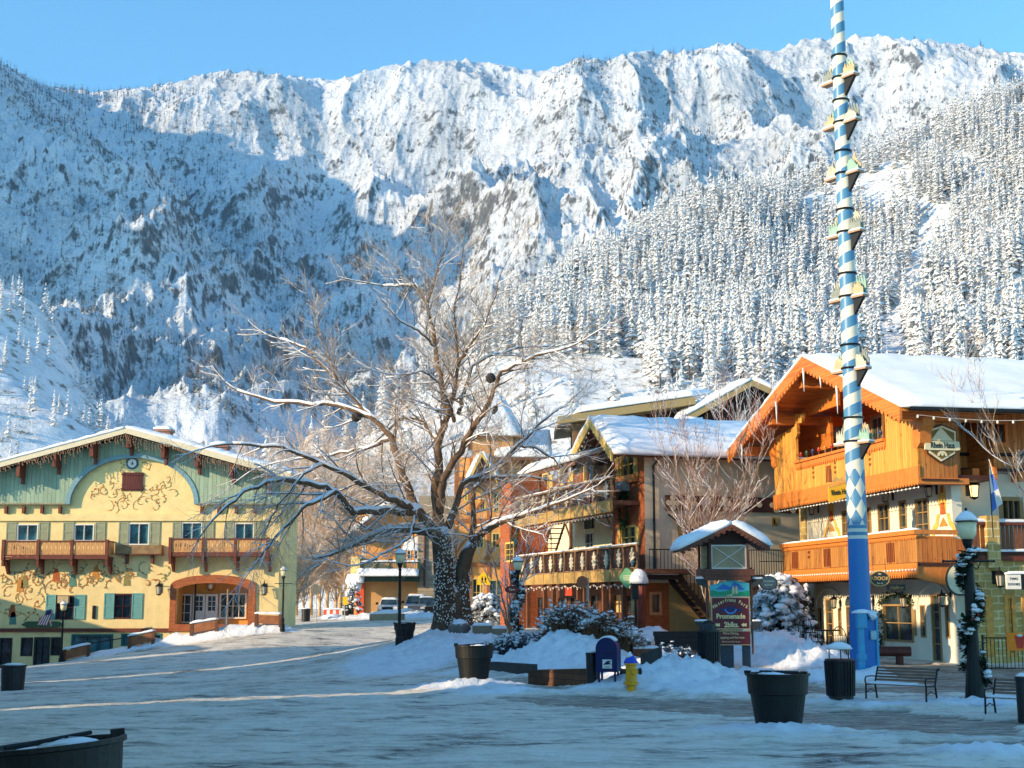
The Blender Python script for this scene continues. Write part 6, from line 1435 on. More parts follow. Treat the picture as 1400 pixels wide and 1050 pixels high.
# its roof
e0_ = FB2.uz(478, 748, 1.5); p_ = FB2.uz(540, 700, 1.5); e1_ = FB2.uz(625, 745, 1.5)
t = MB(); slab(t, FB2, (e0_[0], FB2.uz(0, 712)[1]-1.2), (p_[0], FB2.uz(0, 700)[1]+1.0), 1.5, -12, .3); slab(t, FB2, (p_[0], FB2.uz(0, 700)[1]+1.0), (e1_[0], FB2.uz(0, 712)[1]-1.4), 1.5, -12, .3); r3 = t.build('roof', LOG, fb_)
zA_, zB_ = FB2.uz(0, 700)[1]+1.0, FB2.uz(0, 712)[1]-1.2
t = MB(); snow_sheet(FB2.pt(e0_[0], zB_, 1.55), FB2.pt(p_[0], zA_, 1.55), FB2.pt(p_[0], zA_, -12), FB2.pt(e0_[0], zB_, -12), .45, 20, 14, .08, 4, t); snow_sheet(FB2.pt(p_[0], zA_, 1.55), FB2.pt(e1_[0], zB_-.2, 1.55), FB2.pt(e1_[0], zB_-.2, -12), FB2.pt(p_[0], zA_, -12), .45, 20, 14, .08, 5, t); t.build('snow_cover', SNOW, r3, smooth=True)
# ================================================================ street furniture
IRON = mat_plain('dark_green_iron', lin(12, 20, 20), .5, .25, 6, .2)
TUBM = mat_plain('tub_green_black', lin(9, 14, 14), .5, .5, 2.5, bump=.3, spec=.35)
OPAL = mat_plain('opal_glass', lin(214, 202, 160), .3, .06, 3)
def lamp_post(name, px, py, H, label, arms=True, big=False, group='street lamps'):
    p = G2(px, 83.6) if px < 400 else G(px, py); o = empty(name, p, label, 'street lamp', group); z = lambda f: p+np.array((0, 0, f*H)); k = H/4.3
    t = MB(); t.lathe([(.17*k, -.1), (.17*k, .08*H), (.12*k, .10*H), (.13*k, .17*H), (.075*k, .19*H)], p, 12); t.build('base', IRON, o)
    t = MB(); t.lathe([(.075*k, .18*H), (.06*k, .76*H), (.085*k, .765*H), (.05*k, .78*H), (.11*k, .81*H), (.13*k, .835*H)], p, 12); t.build('shaft', IRON, o, smooth=False)
    t = MB(); t.lathe([(.13*k, .835*H), (.2*k, .86*H), (.22*k, .925*H)], p, 14); g = t.build('lamp_glass', OPAL, o, smooth=True)
    t = MB(); t.lathe([(.25*k, .925*H), (.25*k, .93*H), (.14*k, .957*H), (.03*k, .97*H), (.03*k, 1.0*H)], p, 14); cp = t.build('lamp_cap', IRON, o)
    t = MB(); t.lathe([(.26*k, .931*H), (.22*k, .95*H), (.12*k, .975*H), (.02*k, .985*H)], p, 14); t.build('snow_cap', SNOWR, cp, smooth=True)
    if arms:
        t = MB(); t.tube([z(.72)-(.55*k, 0, 0), z(.72)+(.55*k, 0, 0)], .022*k, 6)
        for s_ in (-1, 1):
            t.blob(z(.72)+(s_*.57*k, 0, 0), .035*k, .035*k, 6, 4, 0)
            t.tube([z(.70)+np.array((s_*(.1+.22*f)*k, 0, -.1*k*math.sin(f*5))) for f in np.linspace(0, 1, 9)], .012*k, 4)
        t.build('cross_arm', IRON, o)
    return o
lamp_post('street_lamp', 85.5, 903, 3.7, 'dark street lamp in front of the teal shutters of the inn')
lamp_post('street_lamp', 386, 858, 3.8, 'sunlit street lamp at the right corner of the cream inn')
lamp_post('street_lamp', 545.5, 893, 3.7, 'street lamp standing in front of a black tub beside the big bare tree', arms=False)
big = lamp_post('street_lamp', 1334, 962, 4.5, 'thick street lamp wrapped in snowy fir garland with red berries', big=True)
pb = G(1334, 962)
t = MB(); t.lathe([(.24, -.05), (.22, .3), (.2, .5), (.15, 1.0), (.13, 2.4), (.11, 3.3)], pb, 14); t.build('sleeve', IRON, big)
def garland(p, z0, z1, rad, n_, seed, snow=True, berries=0):
    rnd = random.Random(seed); t = MB(); s_ = MB(); b = MB()
    for k in range(n_):
        f = rnd.random(); z = z0+(z1-z0)*f; a = f*(z1-z0)*4.2+rnd.gauss(0, .5); c = p+np.array((rad*math.cos(a), rad*math.sin(a), z+rnd.gauss(0, .05)))
        d = np.array((math.cos(a)+rnd.gauss(0, .6), math.sin(a)+rnd.gauss(0, .6), rnd.gauss(0, .6))); d *= rnd.uniform(.1, .2)/np.linalg.norm(d); q = np.cross(d, (0, .2, 1))*.3
        t.add([c, c+d*.6+q, c+d, c+d*.6-q], [(0, 1, 2, 3)])
        if snow and k % 30 == 0: c2 = p+np.array(((rad+.04)*math.cos(a), (rad+.04)*math.sin(a), z+.08)); s_.blob(c2, rnd.uniform(.05, .12), rnd.uniform(.03, .07), 8, 5, .25)
        if berries and k % berries == 0: b.blob(c+d*.8, .035, .035, 6, 4, 0)
    return t, s_, b
t, s_, b = garland(pb, .8, 3.45, .18, 2600, 5, True, 160)
g = t.build('fir_garland', mat_plain('fir_dark', lin(34, 56, 38), .9, .45, 12, bump=0, frost=0), big); s_.build('garland_snow', SNOWR, g, smooth=True); b.build('berries', mat_plain('red_berry', lin(170, 36, 34), .35), g)
t, s_, b = garland(pb, .45, .85, .26, 700, 6, True, 90); t.build('fir_garland', mat_plain('fir_dark', lin(36, 56, 40)), big)
wo = s_.build('garland_snow', SNOWR, big, smooth=True); b.build('berries', mat_plain('red_berry', lin(170, 36, 34)), wo)
sm = lamp_post('street_lamp', 708, 888, 3.35, 'shorter lamp post with snow capped lantern and frosted garland by the hotel', arms=False)
ps = G(708, 888); t, s_, b = garland(ps, .4, 2.65, .14, 1700, 8, True); g = t.build('fir_garland', mat_plain('fir_frost', lin(60, 70, 62), .9, .4, 12, bump=0, frost=.3), sm); s_.build('garland_snow', SNOWR, g, smooth=True)
bulbs([ps+np.array((.2*math.cos(k*1.9), .2*math.sin(k*1.9), .35+k*.055)) for k in range(42)], sm, r=.03, cable=False)
# ---- tubs
def tub_proto():
    o = empty('planter_tub', (0, 0, 0))
    t = MB(); t.lathe([(.40, 0), (.43, .02), (.52, .62), (.56, .64), (.585, .97), (.62, .98), (.62, 1.02), (.57, 1.02), (.55, .9)], (0, 0, 0), 32, cap=True); t.build('tub', TUBM, o, smooth=False, bevel=0)
    t = MB(); t.lathe([(.55, .9), (.5, .96), (.3, .99), (.05, 1.0)], (0, 0, 0), 24); t.blob((.1, .05, .97), .3, .08, 12, 6, .15); s = t.build('soil_snow', SNOWR, o, smooth=True)
    t = MB()
    for a in (.4, 2.8): t.box((.57*math.cos(a)-.06, .57*math.sin(a)-.05, 1.02), (.57*math.cos(a)+.06, .57*math.sin(a)+.05, 1.07))
    t.tube([(-.35, -.3, 1.03), (.3, .2, 1.06)], .02, 5); t.build('rim_lug', TUBM, o)
    return o
tub0 = tub_proto(); used = False
def place_tub(px, py, wpx, label, tilt=(0, 0), p=None, s=None):
    global used
    p = G(px, py) if p is None else p; o = tub0 if not used else copy_tree(tub0); used = True
    k = s or size(wpx, p[1])/1.24; o.location = p-np.array((0, 0, .03)); o.scale = (k, k, k); o.rotation_euler = (tilt[0], tilt[1], 0.2 if px == 0 else random.uniform(0, 6))
    tag(o, label, 'planter tub', 'black planter tubs along the street'); return o
place_tub(1065, 999, 87, 'largest black planter tub, in the snow at the right of the foreground')
place_tub(648, 942, 55, 'dark green planter tub on a snow heap left of the brick bed')
place_tub(553, 880, 31, 'black planter tub right behind the lamp post on the road edge')
place_tub(476, 842, 20, 'small black planter tub in front of the corner building')
place_tub(606, 868, 17, 'black planter tub half hidden by the lit tree trunk')
place_tub(330, 856, 14, 'small dark tub before the arched brick entrance of the inn', p=G2(331, 85.0), s=.55)
pt_ = P(90, 1010, 12.6); place_tub(0, 0, 0, 'dark tub cut by the lower left corner of the picture, rim dusted with snow', (R(-1.5), R(-5)), p=np.array((pt_[0]-.02, 12.6, pt_[2]-.98*1.06)), s=1.02)
# ---- slatted and plain litter bins
def bin_(px, py, wpx, hpx, label, slat=True, lid='dome', name='litter_bin'):
    p = G(px, py); w = size(wpx, p[1])/2; h = size(hpx, p[1]); o = empty(name, p, label, 'litter bin', 'litter bins'); M_ = mat_plain('bin_black', (.012, .013, .016), .45, .3, 6)
    t = MB(); t.lathe([(w*.86, -.04), (w*.86, .05), (w*.94, h*.9), (w, h*.93), (w, h)], p, 20); t.build('drum', M_, o)
    if slat:
        t = MB()
        for k in range(26): a = 2*math.pi*k/26; c, s_ = math.cos(a), math.sin(a); t.tube([p+np.array((c*w*.92, s_*w*.92, .03)), p+np.array((c*w*1.02, s_*w*1.02, h*.95))], .018, 4)
        t.build('slats', M_, o)
    if lid == 'dome':
        t = MB()
        for k in range(3): a = 2.1*k+.4; t.tube([p+np.array((math.cos(a)*w*.75, math.sin(a)*w*.75, h*.95)), p+np.array((math.cos(a)*w*.75, math.sin(a)*w*.75, h*1.26))], .014, 4)
        t.lathe([(w*.9, h*1.25), (w*.7, h*1.31), (w*.2, h*1.36), (.02, h*1.38)], p, 18); l_ = t.build('cover', M_, o); t = MB(); t.lathe([(w*.92, h*1.26), (w*.75, h*1.36), (w*.3, h*1.44), (.03, h*1.45)], p, 18); t.build('snow_cap', SNOWR, l_, smooth=True)
    elif lid == 'hoop':
        t = MB(); t.tube([p+np.array((w*.7*math.cos(a), 0, h+w*.75*math.sin(a))) for a in np.linspace(0, math.pi, 9)], .03, 6); t.lathe([(w*.75, h*1.0), (w*.6, h*1.14), (w*.1, h*1.18)], p, 16); t.build('cover', M_, o)
    else:
        t = MB(); t.lathe([(w*.98, h), (w*.5, h+.05), (.03, h+.06)], p, 16); t.build('snow_cap', SNOWR, o, smooth=True)
    return o
bin_(1150, 962, 39, 50, 'slatted black litter bin with snow dusted dome beside the blue pole')
bin_(970, 938, 30, 50, 'black litter bin with hooped lid in front of the signboard', lid='hoop')
bin_(809, 943, 16, 40, 'narrow black bin just left of the blue mailbox', slat=False, lid='')
bin_(17, 944, 34, 34, 'black bin with snow on top at the left edge below the shops', slat=False, lid='')
bin_(418, 850, 13, 17, 'distant dark bin on the snowy corner right of the sunlit lamp', slat=False, lid='')
# ---- mailbox
p = G(832, 944); mb_ = empty('mailbox', p, 'blue steel mailbox with white eagle label and snow on its round top', 'mailbox'); w = size(14, p[1]); h = size(55, p[1])
MBL = mat_plain('mail_blue', lin(10, 28, 84), .4, .15, 3, .1)
t = MB(); D_ = .24; prof = [(-w, .22), (w, .22)]+[(w*math.cos(a), h-w+w*math.sin(a)) for a in np.linspace(0, math.pi, 15)]
FM = Fac(p[:2], (.96, -.28), (-.28, -.96)); FM.prism(t, [(a, b+p[2]) for a, b in prof], -D_, D_); t.build('box', MBL, mb_, bevel=.012)
for a, b in ((-w+.04, -D_+.04), (w-.08, -D_+.04), (-w+.04, D_-.08), (w-.08, D_-.08)): t = MB(); FM.box(t, a, a+.05, p[2]-.05, p[2]+.22, b, b+.05); t.build('leg', MBL, mb_)
t = MB(); FM.box(t, -.1, .15, p[2]+.3, p[2]+.53, D_, D_+.012); lb_ = t.build('label_panel', WHITE, mb_)
t = MB(); z = p[2]+.43; FM.prism(t, [(-.08, z-.04), (.02, z+.06), (.14, z+.07), (.08, z+.02), (.14, z-.02), (.02, z-.03)], D_+.01, D_+.02); t.build('eagle_mark', MBL, lb_)
text_mesh('MAIL', .06, MBL, lb_, letM(FM, .025, p[2]+.335, D_+.014), ext=.003)
t = MB(); FM.box(t, -w-.005, w+.005, p[2]+.72, p[2]+.75, D_, D_+.02); FM.box(t, -.18, -.1, p[2]+.6, p[2]+.67, D_, D_+.01); t.build('hatch_trim', mat_plain('mail_blue_dark', lin(12, 28, 74), .4), mb_)
t = MB(); FM.ring(t, [(w*1.1*math.cos(a), p[2]+h-w+w*1.22*math.sin(a)) for a in np.linspace(2.3, .75, 9)], [(w*math.cos(a), p[2]+h-w+w*1.0*math.sin(a)) for a in np.linspace(2.3, .75, 9)], -D_*.9, D_*.7); t.build('snow_cap', SNOWR, mb_, smooth=True)
# ---- hydrant
p = G(863, 949); hy = empty('fire_hydrant', p, 'yellow fire hydrant with blue bonnet in the ploughed snow', 'hydrant'); YH_ = mat_plain('hydrant_yellow', lin(222, 160, 24), .45, .15, 5)
t = MB(); t.lathe([(.1, -.12), (.12, .1), (.2, .12), (.2, .17), (.15, .19), (.135, .6), (.17, .62), (.17, .66)], p, 16); t.build('barrel', YH_, hy)
t = MB(); t.lathe([(.18, .66), (.18, .69), (.13, .78), (.05, .87), (.05, .91), (.02, .92)], p, 16); bo = t.build('bonnet', mat_plain('hydrant_blue', lin(24, 74, 190), .4), hy)
t = MB(); t.lathe([(.1, .80), (.06, .90), (.015, .95)], p+np.array((-.02, 0, 0)), 12); t.build('snow_cap', SNOWR, bo, smooth=True)
for a, l_ in ((-1.2, .1), (math.pi-.2, .14), (.2, .12)):
    d = np.array((math.cos(a), math.sin(a), 0)); c = p+np.array((0, 0, .45)); t = MB(); t.tube([c+d*.1, c+d*(.15+l_*.6)], .065, 10); t.tube([c+d*(.15+l_*.6), c+d*(.2+l_*.6)], .085, 8); t.build('nozzle', YH_ if a < 0 else mat_plain('nozzle_dark', lin(40, 44, 44), .5), hy)
# ---- benches
def bench_proto():
    o = empty('park_bench', (0, 0, 0)); m_w = mat_plain('bench_slats', lin(118, 92, 74), .7, .3, 3, grain=(1, 5, 5), frost=.25); L = 1.5
    t = MB()
    for k in range(5): y = -.22+k*.1; t.box((-L/2, y-.035, .43), (L/2, y+.035, .455))
    t.build('seat', m_w, o)
    t = MB()
    for k in range(5): z = .52+k*.085; y = .26+k*.03; t.box((-L/2, y-.012, z), (L/2, y+.012, z+.065))
    t.build('backrest', m_w, o)
    for x in (-L/2-.02, L/2+.02):
        t = MB(); t.tube([(x, -.26, 0), (x, -.24, .42), (x, .2, .42), (x, .24, .5), (x, .38, .9), (x, .43, .92), (x, .46, .87)], .024, 6); t.tube([(x, .22, .44), (x, .3, 0)], .024, 6)
        t.tube([(x, -.24, .42), (x, -.28, .56), (x, -.22, .65), (x, .05, .66), (x, .29, .64)], .02, 6); t.tube([(x, -.26, .18), (x, 0, .28), (x, .27, .18)], .014, 5)
        t.build('side_frame', BLACK, o)
    t = MB(); snow_sheet((-L/2, -.2, .457), (L/2*.4, -.2, .457), (L/2*.5, .2, .457), (-L/2, .2, .457), .05, 18, 6, .03, 2, t); t.build('seat_snow', SNOWR, o, smooth=True)
    return o
b0 = bench_proto(); p = G(1232, 966); b0.location = p; b0.rotation_euler = (0, 0, R(-46)); b0.scale = (1.0, .85, .78); tag(b0, 'slatted bench with black scrolled arms left of the garlanded lamp', 'bench', 'park benches on the plaza')
b1 = copy_tree(b0); p = G(1402, 979); b1.location = p; b1.rotation_euler = (0, 0, R(-44)); b1.scale = (1.0, .85, .78); tag(b1, 'slatted bench partly cut off by the right edge of the picture', 'bench', 'park benches on the plaza')
p = G(1399, 975); bb = bin_(1401, 985, 20, 60, 'dark blue post bin at the right edge in front of the bench', slat=False, lid='')
# ---- kiosk signboard
p = G(997, 916); Yk = p[1]; FK = Fac((p[0], p[1]), (1, .04), (.04, -1)); ki = empty('signboard_kiosk', p, 'wooden signboard kiosk with snowy gable roof and maroon park direction panel', 'signboard')
KW = mat_plain('kiosk_wood', lin(92, 54, 38), .65, .25, 4, grain=(4, 4, 1)); KD = mat_plain('kiosk_slate', lin(44, 50, 52), .6, .2, 4); k_ = FK.rect
for r in ((986, 880, 1004, 918), (1016, 880, 1027, 918)): q = k_(*r); t = MB(); FK.box(t, q[0], q[1], q[2]-.3, q[3], -.2, -.02); t.build('leg', mat_plain('leg_blue_grey', lin(44, 58, 70), .6), ki)
for r in ((964.5, 776, 969.5, 918), (1025.5, 776, 1030, 885)): q = k_(*r); t = MB(); FK.box(t, q[0], q[1], q[2]-.2, q[3], -.06, .06); t.build('post', KW, ki)
q = k_(971, 816, 1025, 860.5); t = MB(); FK.box(t, *q, .05, .1); sp = t.build('maroon_panel', mat_plain('panel_border', lin(190, 168, 122), .6, .1), ki)
t = MB(); FK.box(t, q[0]+.035, q[1]-.035, q[2]+.035, q[3]-.035, .06, .11); t.build('panel_field', mat_plain('maroon_paint', lin(92, 20, 34), .5, .1), sp)
uc = (q[0]+q[1])/2; W_ = q[1]-q[0]; H_ = q[3]-q[2]; zc = lambda f: q[2]+H_*f
LET = mat_plain('sand_letter', lin(224, 204, 146), .5, .05)
word = 'Waterfront Park'; n_ = len(word)
for i, ch in enumerate(word):
    if ch == ' ': continue
    f = (i-(n_-1)/2)/((n_-1)/2); a = -f*.52; text_mesh(ch, .15, LET, sp, letM(FK, uc+f*W_*.42, zc(.92)-.2*f*f-.02, .114, a), ext=.003, sx=.8, bold=.003)
t = MB(); 
FK.prism(t, [(uc-.4, zc(.56)), (uc-.26, zc(.66)), (uc-.2, zc(.62)), (uc-.08, zc(.72)), (uc, zc(.66)), (uc+.1, zc(.72)), (uc+.22, zc(.62)), (uc+.28, zc(.66)), (uc+.42, zc(.56))], .108, .116); t.build('ridge_emblem', mat_plain('navy_paint', lin(26, 34, 92), .5), sp)
t = MB(); arc_ = np.linspace(math.pi+.25, 2*math.pi-.25, 12); FK.ring(t, [(uc+.2*math.cos(a), zc(.67)+.2*math.sin(a)) for a in arc_], [(uc+.155*math.cos(a), zc(.67)+.15*math.sin(a)) for a in arc_], .114, .12); t.build('river_emblem', mat_plain('river_blue', lin(60, 130, 200), .5), sp)
text_mesh('Promenade', .21, LET, sp, letM(FK, uc, zc(.40), .114), ext=.003, sx=.92, bold=.006)
text_mesh('2blks.', .22, LET, sp, letM(FK, uc+.02, zc(.14), .114), ext=.003, sx=.9, bold=.006)
for s_, x in ((1, -.42), (1, .4)):
    t = MB(); x0 = uc+x; z = zc(.14); FK.prism(t, [(x0-.09, z), (x0-.01, z+.06), (x0-.01, z+.03), (x0+.08, z+.05), (x0+.08, z-.05), (x0-.01, z-.03), (x0-.01, z-.06)], .108, .116); t.build('arrow', LET, sp)
q = k_(971, 862, 1026, 882); t = MB(); FK.box(t, *q, .05, .1); sp2 = t.build('lower_panel', mat_plain('panel_border', lin(190, 168, 122)), ki)
t = MB(); FK.box(t, q[0]+.025, q[1]-.025, q[2]+.025, q[3]-.025, .06, .11); t.build('panel_field', mat_plain('maroon_paint', lin(92, 20, 34)), sp2)
for i, (s_, tx_) in enumerate(((.1, 'More Dining,'), (.1, 'Shopping and Services'), (.065, '8th Street & 9th Street'))): text_mesh(tx_, s_, LET, sp2, letM(FK, (q[0]+q[1])/2, q[3]-.085-.125*i, .114), ext=.003, sx=.92)
q = k_(969.5, 793, 1024, 815.5); t = MB(); t.cur = 0
FK.prism(t, [(q[0], q[2]), (q[1], q[2]), (q[1], q[3]-.1), ((q[0]*.3+q[1]*.7), q[3]-.02), ((q[0]+q[1])/2, q[3]), ((q[0]*.7+q[1]*.3), q[3]-.08), (q[0], q[3]-.16)], .04, .09)
pp_ = t.build('landscape_panel', mat_plain('turquoise_paint', lin(70, 168, 176), .5, .15), ki)
t = MB(); FK.prism(t, [(q[0]+.01, q[2]+.02), (q[1]-.01, q[2]+.02), (q[1]-.01, q[2]+.18), (uc+.25, q[2]+.12), (uc, q[2]+.2), (uc-.3, q[2]+.13), (q[0]+.01, q[2]+.2)], .05, .1); t.build('green_meadow', mat_plain('meadow_paint', lin(22, 138, 96), .5, .2), pp_)
t = MB(); FK.prism(t, [(uc-.45, q[2]+.22), (uc-.2, q[2]+.38), (uc+.02, q[2]+.28), (uc+.12, q[2]+.45), (uc+.3, q[2]+.36), (uc+.45, q[2]+.2), (uc+.1, q[2]+.2)], .05, .095); t.build('blue_peaks', mat_plain('peak_paint', lin(40, 100, 170), .5, .2), pp_)
t = MB(); 
for dx in (.1, .2): FK.prism(t, [(uc+dx-.035, q[2]+.08), (uc+dx+.035, q[2]+.08), (uc+dx+.04, q[2]+.26), (uc+dx, q[2]+.33), (uc+dx-.04, q[2]+.26)], .055, .105)
FK.prism(t, [(uc-.15, q[2]+.02), (uc+.05, q[2]+.02), (uc+.12, q[2]+.1)], .052, .102); t.build('painted_walkers', mat_plain('walker_paint', lin(200, 184, 130), .5), pp_)
# corbels and shelf beams
for (x0, x1, y0, y1) in ((952, 967, 791, 803), (1028, 1042, 791, 803), (951, 967, 849, 862), (1028, 1040, 849, 862)):
    q = k_(x0, y0, x1, y1); L_ = x0 < 980; a, b_ = (q[1], q[0]) if L_ else (q[0], q[1])
    t = MB(); FK.prism(t, [(a, q[2]), (a, q[3]), (b_, q[3]), (b_, q[3]-.07), (a+(b_-a)*.8, q[3]-.16), (a+(b_-a)*.4, q[2]+.04)], -.12, .12); cb_ = t.build('corbel', KD, ki)
    t = MB(); z = q[3]; x_0, x_1 = min(a, b_), max(a, b_); snow_sheet(FK.pt(x_0, z, .13), FK.pt(x_1, z, .13), FK.pt(x_1, z, -.13), FK.pt(x_0, z, -.13), .05, 5, 4, .01, 2, t); t.build('snow_cap', SNOWR, cb_, smooth=True)
q = k_(955.5, 778, 1030, 789); t = MB(); FK.box(t, q[0], q[1], q[2]+.04, q[3], -.5, .22); FK.box(t, q[0]+.12, q[1]-.12, q[2]-.1, q[2]+.04, -.1, .2); t.build('shelf', KW, ki)
q = k_(971, 745, 1020, 778); t = MB(); D1 = .16
for a, b_ in ((q[0]-.06, q[0]), (q[1], q[1]+.06)): FK.box(t, a, b_, q[2], q[3]+.05, -.5, D1)
FK.box(t, q[0]-.3, q[0]-.24, q[2], q[3]+.05, -.5, -.42); t.build('cabinet_frame', KW, ki)
t = MB(); FK.box(t, q[0]+.0, q[1], q[2], q[3], -.02, .05); cb_ = t.build('display_case', mat_plain('case_mural', lin(150, 128, 92), .35, .35, 1.2, spec=.6), ki)
t = MB(); FW = .04
for a in ((q[0], q[0]+FW, q[2], q[3]), (q[1]-FW, q[1], q[2], q[3]), (q[0]+FW, q[1]-FW, q[3]-FW, q[3]), (q[0]+FW, q[1]-FW, q[2], q[2]+FW)): FK.box(t, *a, .04, .1)
for z0_, z1_ in ((q[2], q[3]), (q[3], q[2])): t.tube([FK.pt(q[0], z0_, .09), FK.pt(q[1], z1_, .09)], .016, 4)
t.build('white_cross_frame', WHITE, cb_)
q2 = (q[0]-.24, q[0]-.06, q[2], q[3]); t = MB(); FK.box(t, *q2, -.3, -.26); t.build('side_pane', mat_plain('side_case', lin(180, 160, 120), .4), ki)
au, az = FK.uz(1000.5, 716, .5); l_ = FK.uz(930, 751, .5); r_ = FK.uz(1052, 747, .5)
t = MB(); slab(t, FK, l_, (au, az), .5, -1.0, .07); slab(t, FK, (au, az), r_, .5, -1.0, .07); FK.prism(t, [(l_[0]+.45, l_[1]+.1), (r_[0]-.45, r_[1]+.1), (au, az-.06)], -.1, .0); kr = t.build('roof', mat_plain('kiosk_roof', lin(70, 44, 34), .7, .2), ki)
for a, b_ in ((l_, (au, az)), ((au, az), r_)):
    t = MB(); slab(t, FK, (a[0], a[1]-.0), (b_[0], b_[1]-.0), .503, .55, .12)
    for k in range(9):
        f = (k+.5)/9; uu = a[0]+(b_[0]-a[0])*f; zz = a[1]+(b_[1]-a[1])*f-.11; FK.prism(t, [(uu+.075*math.cos(g_), zz+.075*math.sin(g_)) for g_ in np.linspace(math.pi, 2*math.pi, 7)], .505, .545)
    t.build('scalloped_trim', KW, kr)
t = MB(); 
snow_sheet(FK.pt(l_[0]-.05, l_[1]+.0, .55), FK.pt(au, az, .55), FK.pt(au, az, -1.05), FK.pt(l_[0]-.05, l_[1]+.0, -1.05), .27, 16, 12, .05, 1, t); snow_sheet(FK.pt(au, az, .55), FK.pt(r_[0]+.05, r_[1], .55), FK.pt(r_[0]+.05, r_[1], -1.05), FK.pt(au, az, -1.05), .27, 14, 12, .05, 2, t); t.build('snow_cover', SNOWR, kr, smooth=True)
# ---- maypole
p = G(1180, 926); mp = empty('maypole', p, 'tall blue and white striped maypole carrying painted scene boards on brackets', 'maypole')
n = N('maypole_paint'); tc = n.n('ShaderNodeTexCoord'); sep = n.n('ShaderNodeSeparateXYZ'); n.l(tc.outputs['Object'], sep.inputs[0])
ang = n.math('DIVIDE', n.math('ARCTAN2', sep.outputs[1], sep.outputs[0]), 2*math.pi); zz = sep.outputs[2]
st = n.math('LESS_THAN', n.math('FRACT', n.math('SUBTRACT', n.math('DIVIDE', zz, .66), ang)), .5)
a_ = n.math('MULTIPLY', ang, 5.0); b_ = n.math('DIVIDE', zz, .62)
di = n.math('FRACT', n.math('MULTIPLY', n.math('ADD', n.math('FLOOR', n.math('ADD', a_, b_)), n.math('FLOOR', n.math('SUBTRACT', a_, b_))), .5))
di = n.math('GREATER_THAN', di, .25)
zd0 = P(1172, 718, p[1])[2]-p[2]; zd1 = P(1168, 642, p[1])[2]-p[2]; zb0_ = P(1175, 737, p[1])[2]-p[2]
isd = n.math('MULTIPLY', n.math('GREATER_THAN', zz, zd0), n.math('LESS_THAN', zz, zd1)); iss = n.math('GREATER_THAN', zz, zd1)
band = n.math('LESS_THAN', n.math('FRACT', n.math('DIVIDE', n.math('SUBTRACT', zz, zb0_), .2)), .5)
isb = n.math('MULTIPLY', n.math('GREATER_THAN', zz, zb0_), n.math('LESS_THAN', zz, zd0))
bt = n.math('MULTIPLY', n.math('GREATER_THAN', zz, zd1), n.math('LESS_THAN', zz, zd1+.16))
white = n.math('ADD', n.math('MULTIPLY', isd, di), n.math('ADD', n.math('MULTIPLY', iss, st), n.math('ADD', n.math('MULTIPLY', isb, band), bt)), clamp=True)
wear = n.noise(n.coord('Object'), 5, 4, .6)
blue = n.mix(n.math('GREATER_THAN', zz, zb0_), lin(14, 112, 182), lin(70, 130, 168))
n.base(n.mix(n.math('MULTIPLY', wear, .25), n.mix(white, blue, lin(226, 218, 196)), lin(110, 130, 150)))
MAYM = n.done(.4, 0, .4)
t = MB(); t.lathe([(.315, .0), (.305, 2.0), (.285, 4.5), (.25, 10), (.205, 20), (.18, 27)], p, 28); t.build('pole', MAYM, mp, smooth=True)
BLU = mat_plain('base_blue', lin(18, 104, 176), .45, .12, 3); LBL = mat_plain('base_light_blue', lin(52, 148, 190), .45, .12, 3)
FP = Fac((p[0], p[1]), (.94, .34), (.34, -.94)); zt_ = P(1180, 838, p[1])[2]
t = MB(); FP.prism(t, [(-.34, p[2]-.2), (.34, p[2]-.2), (.3, zt_), (-.3, zt_)], -.1, .34); t.build('base_casing', BLU, mp, bevel=.02)
t = MB(); 
for a, b_, z0, z1, d in ((-.35, -.17, p[2], zt_-.05, .4), (.25, .33, p[2], zt_-.05, .37)): FP.box(t, a, b_, z0, z1, .3, d)
FP.box(t, -.39, -.14, p[2]+.35, p[2]+.5, .3, .44); t.build('corner_strips', LBL, mp)
t = MB(); FP.box(t, -.40, -.1, zt_-.42, zt_-.02, .33, .46); t.build('junction_box', LBL, mp)
t = MB(); FP.box(t, .05, .22, zt_-.75, zt_-.5, .36, .42); t.build('notice_plate', mat_plain('plate_grey', lin(150, 180, 190), .5), mp)
t = MB(); snow_sheet(FP.pt(-.4, zt_, .47), FP.pt(.32, zt_, .38), FP.pt(.32, zt_, .15), FP.pt(-.4, zt_, .15), .09, 12, 5, .05, 3, t); t.blob(FP.pt(.1, zt_-.06, .46), .14, .13, 8, 5, .3); t.build('ledge_snow', SNOWR, mp, smooth=True)
SC = [mat_plain('scene_cream', lin(188, 182, 158), .7, .35, 7, frost=.1), mat_plain('scene_mint', lin(140, 174, 156), .7, .25, 5, frost=.1), mat_plain('scene_grey', lin(128, 134, 126), .7, .3, 5, frost=.1), mat_plain('scene_ochre', lin(190, 164, 126), .7, .25, 5, frost=.1)]
PLK = mat_plain('platform_wood', lin(176, 140, 108), .7, .2, 4, frost=.1)
FQ = Fac((p[0], p[1]), (.55, -.835), (-.835, -.55))
def outline(kind, u0, u1, z0, h, rnd):
    pts = [(u0, z0)]; n_ = 15
    for k in range(n_+1):
        f = k/n_; u = u0+(u1-u0)*f
        if kind == 0: z = h*(.35+.65*math.sin(math.pi*min(1, f*1.15))*rnd.uniform(.6, 1))
        elif kind == 1: z = h*(.55 if k % 3 == 0 else (.95 if k % 3 == 1 else .7))*rnd.uniform(.85, 1)
        else: z = h*(.45+.55*(1-abs(f-.5)*2))*rnd.uniform(.6, 1)
        pts.append((u, z0+z))
    return pts+[(u1, z0)]
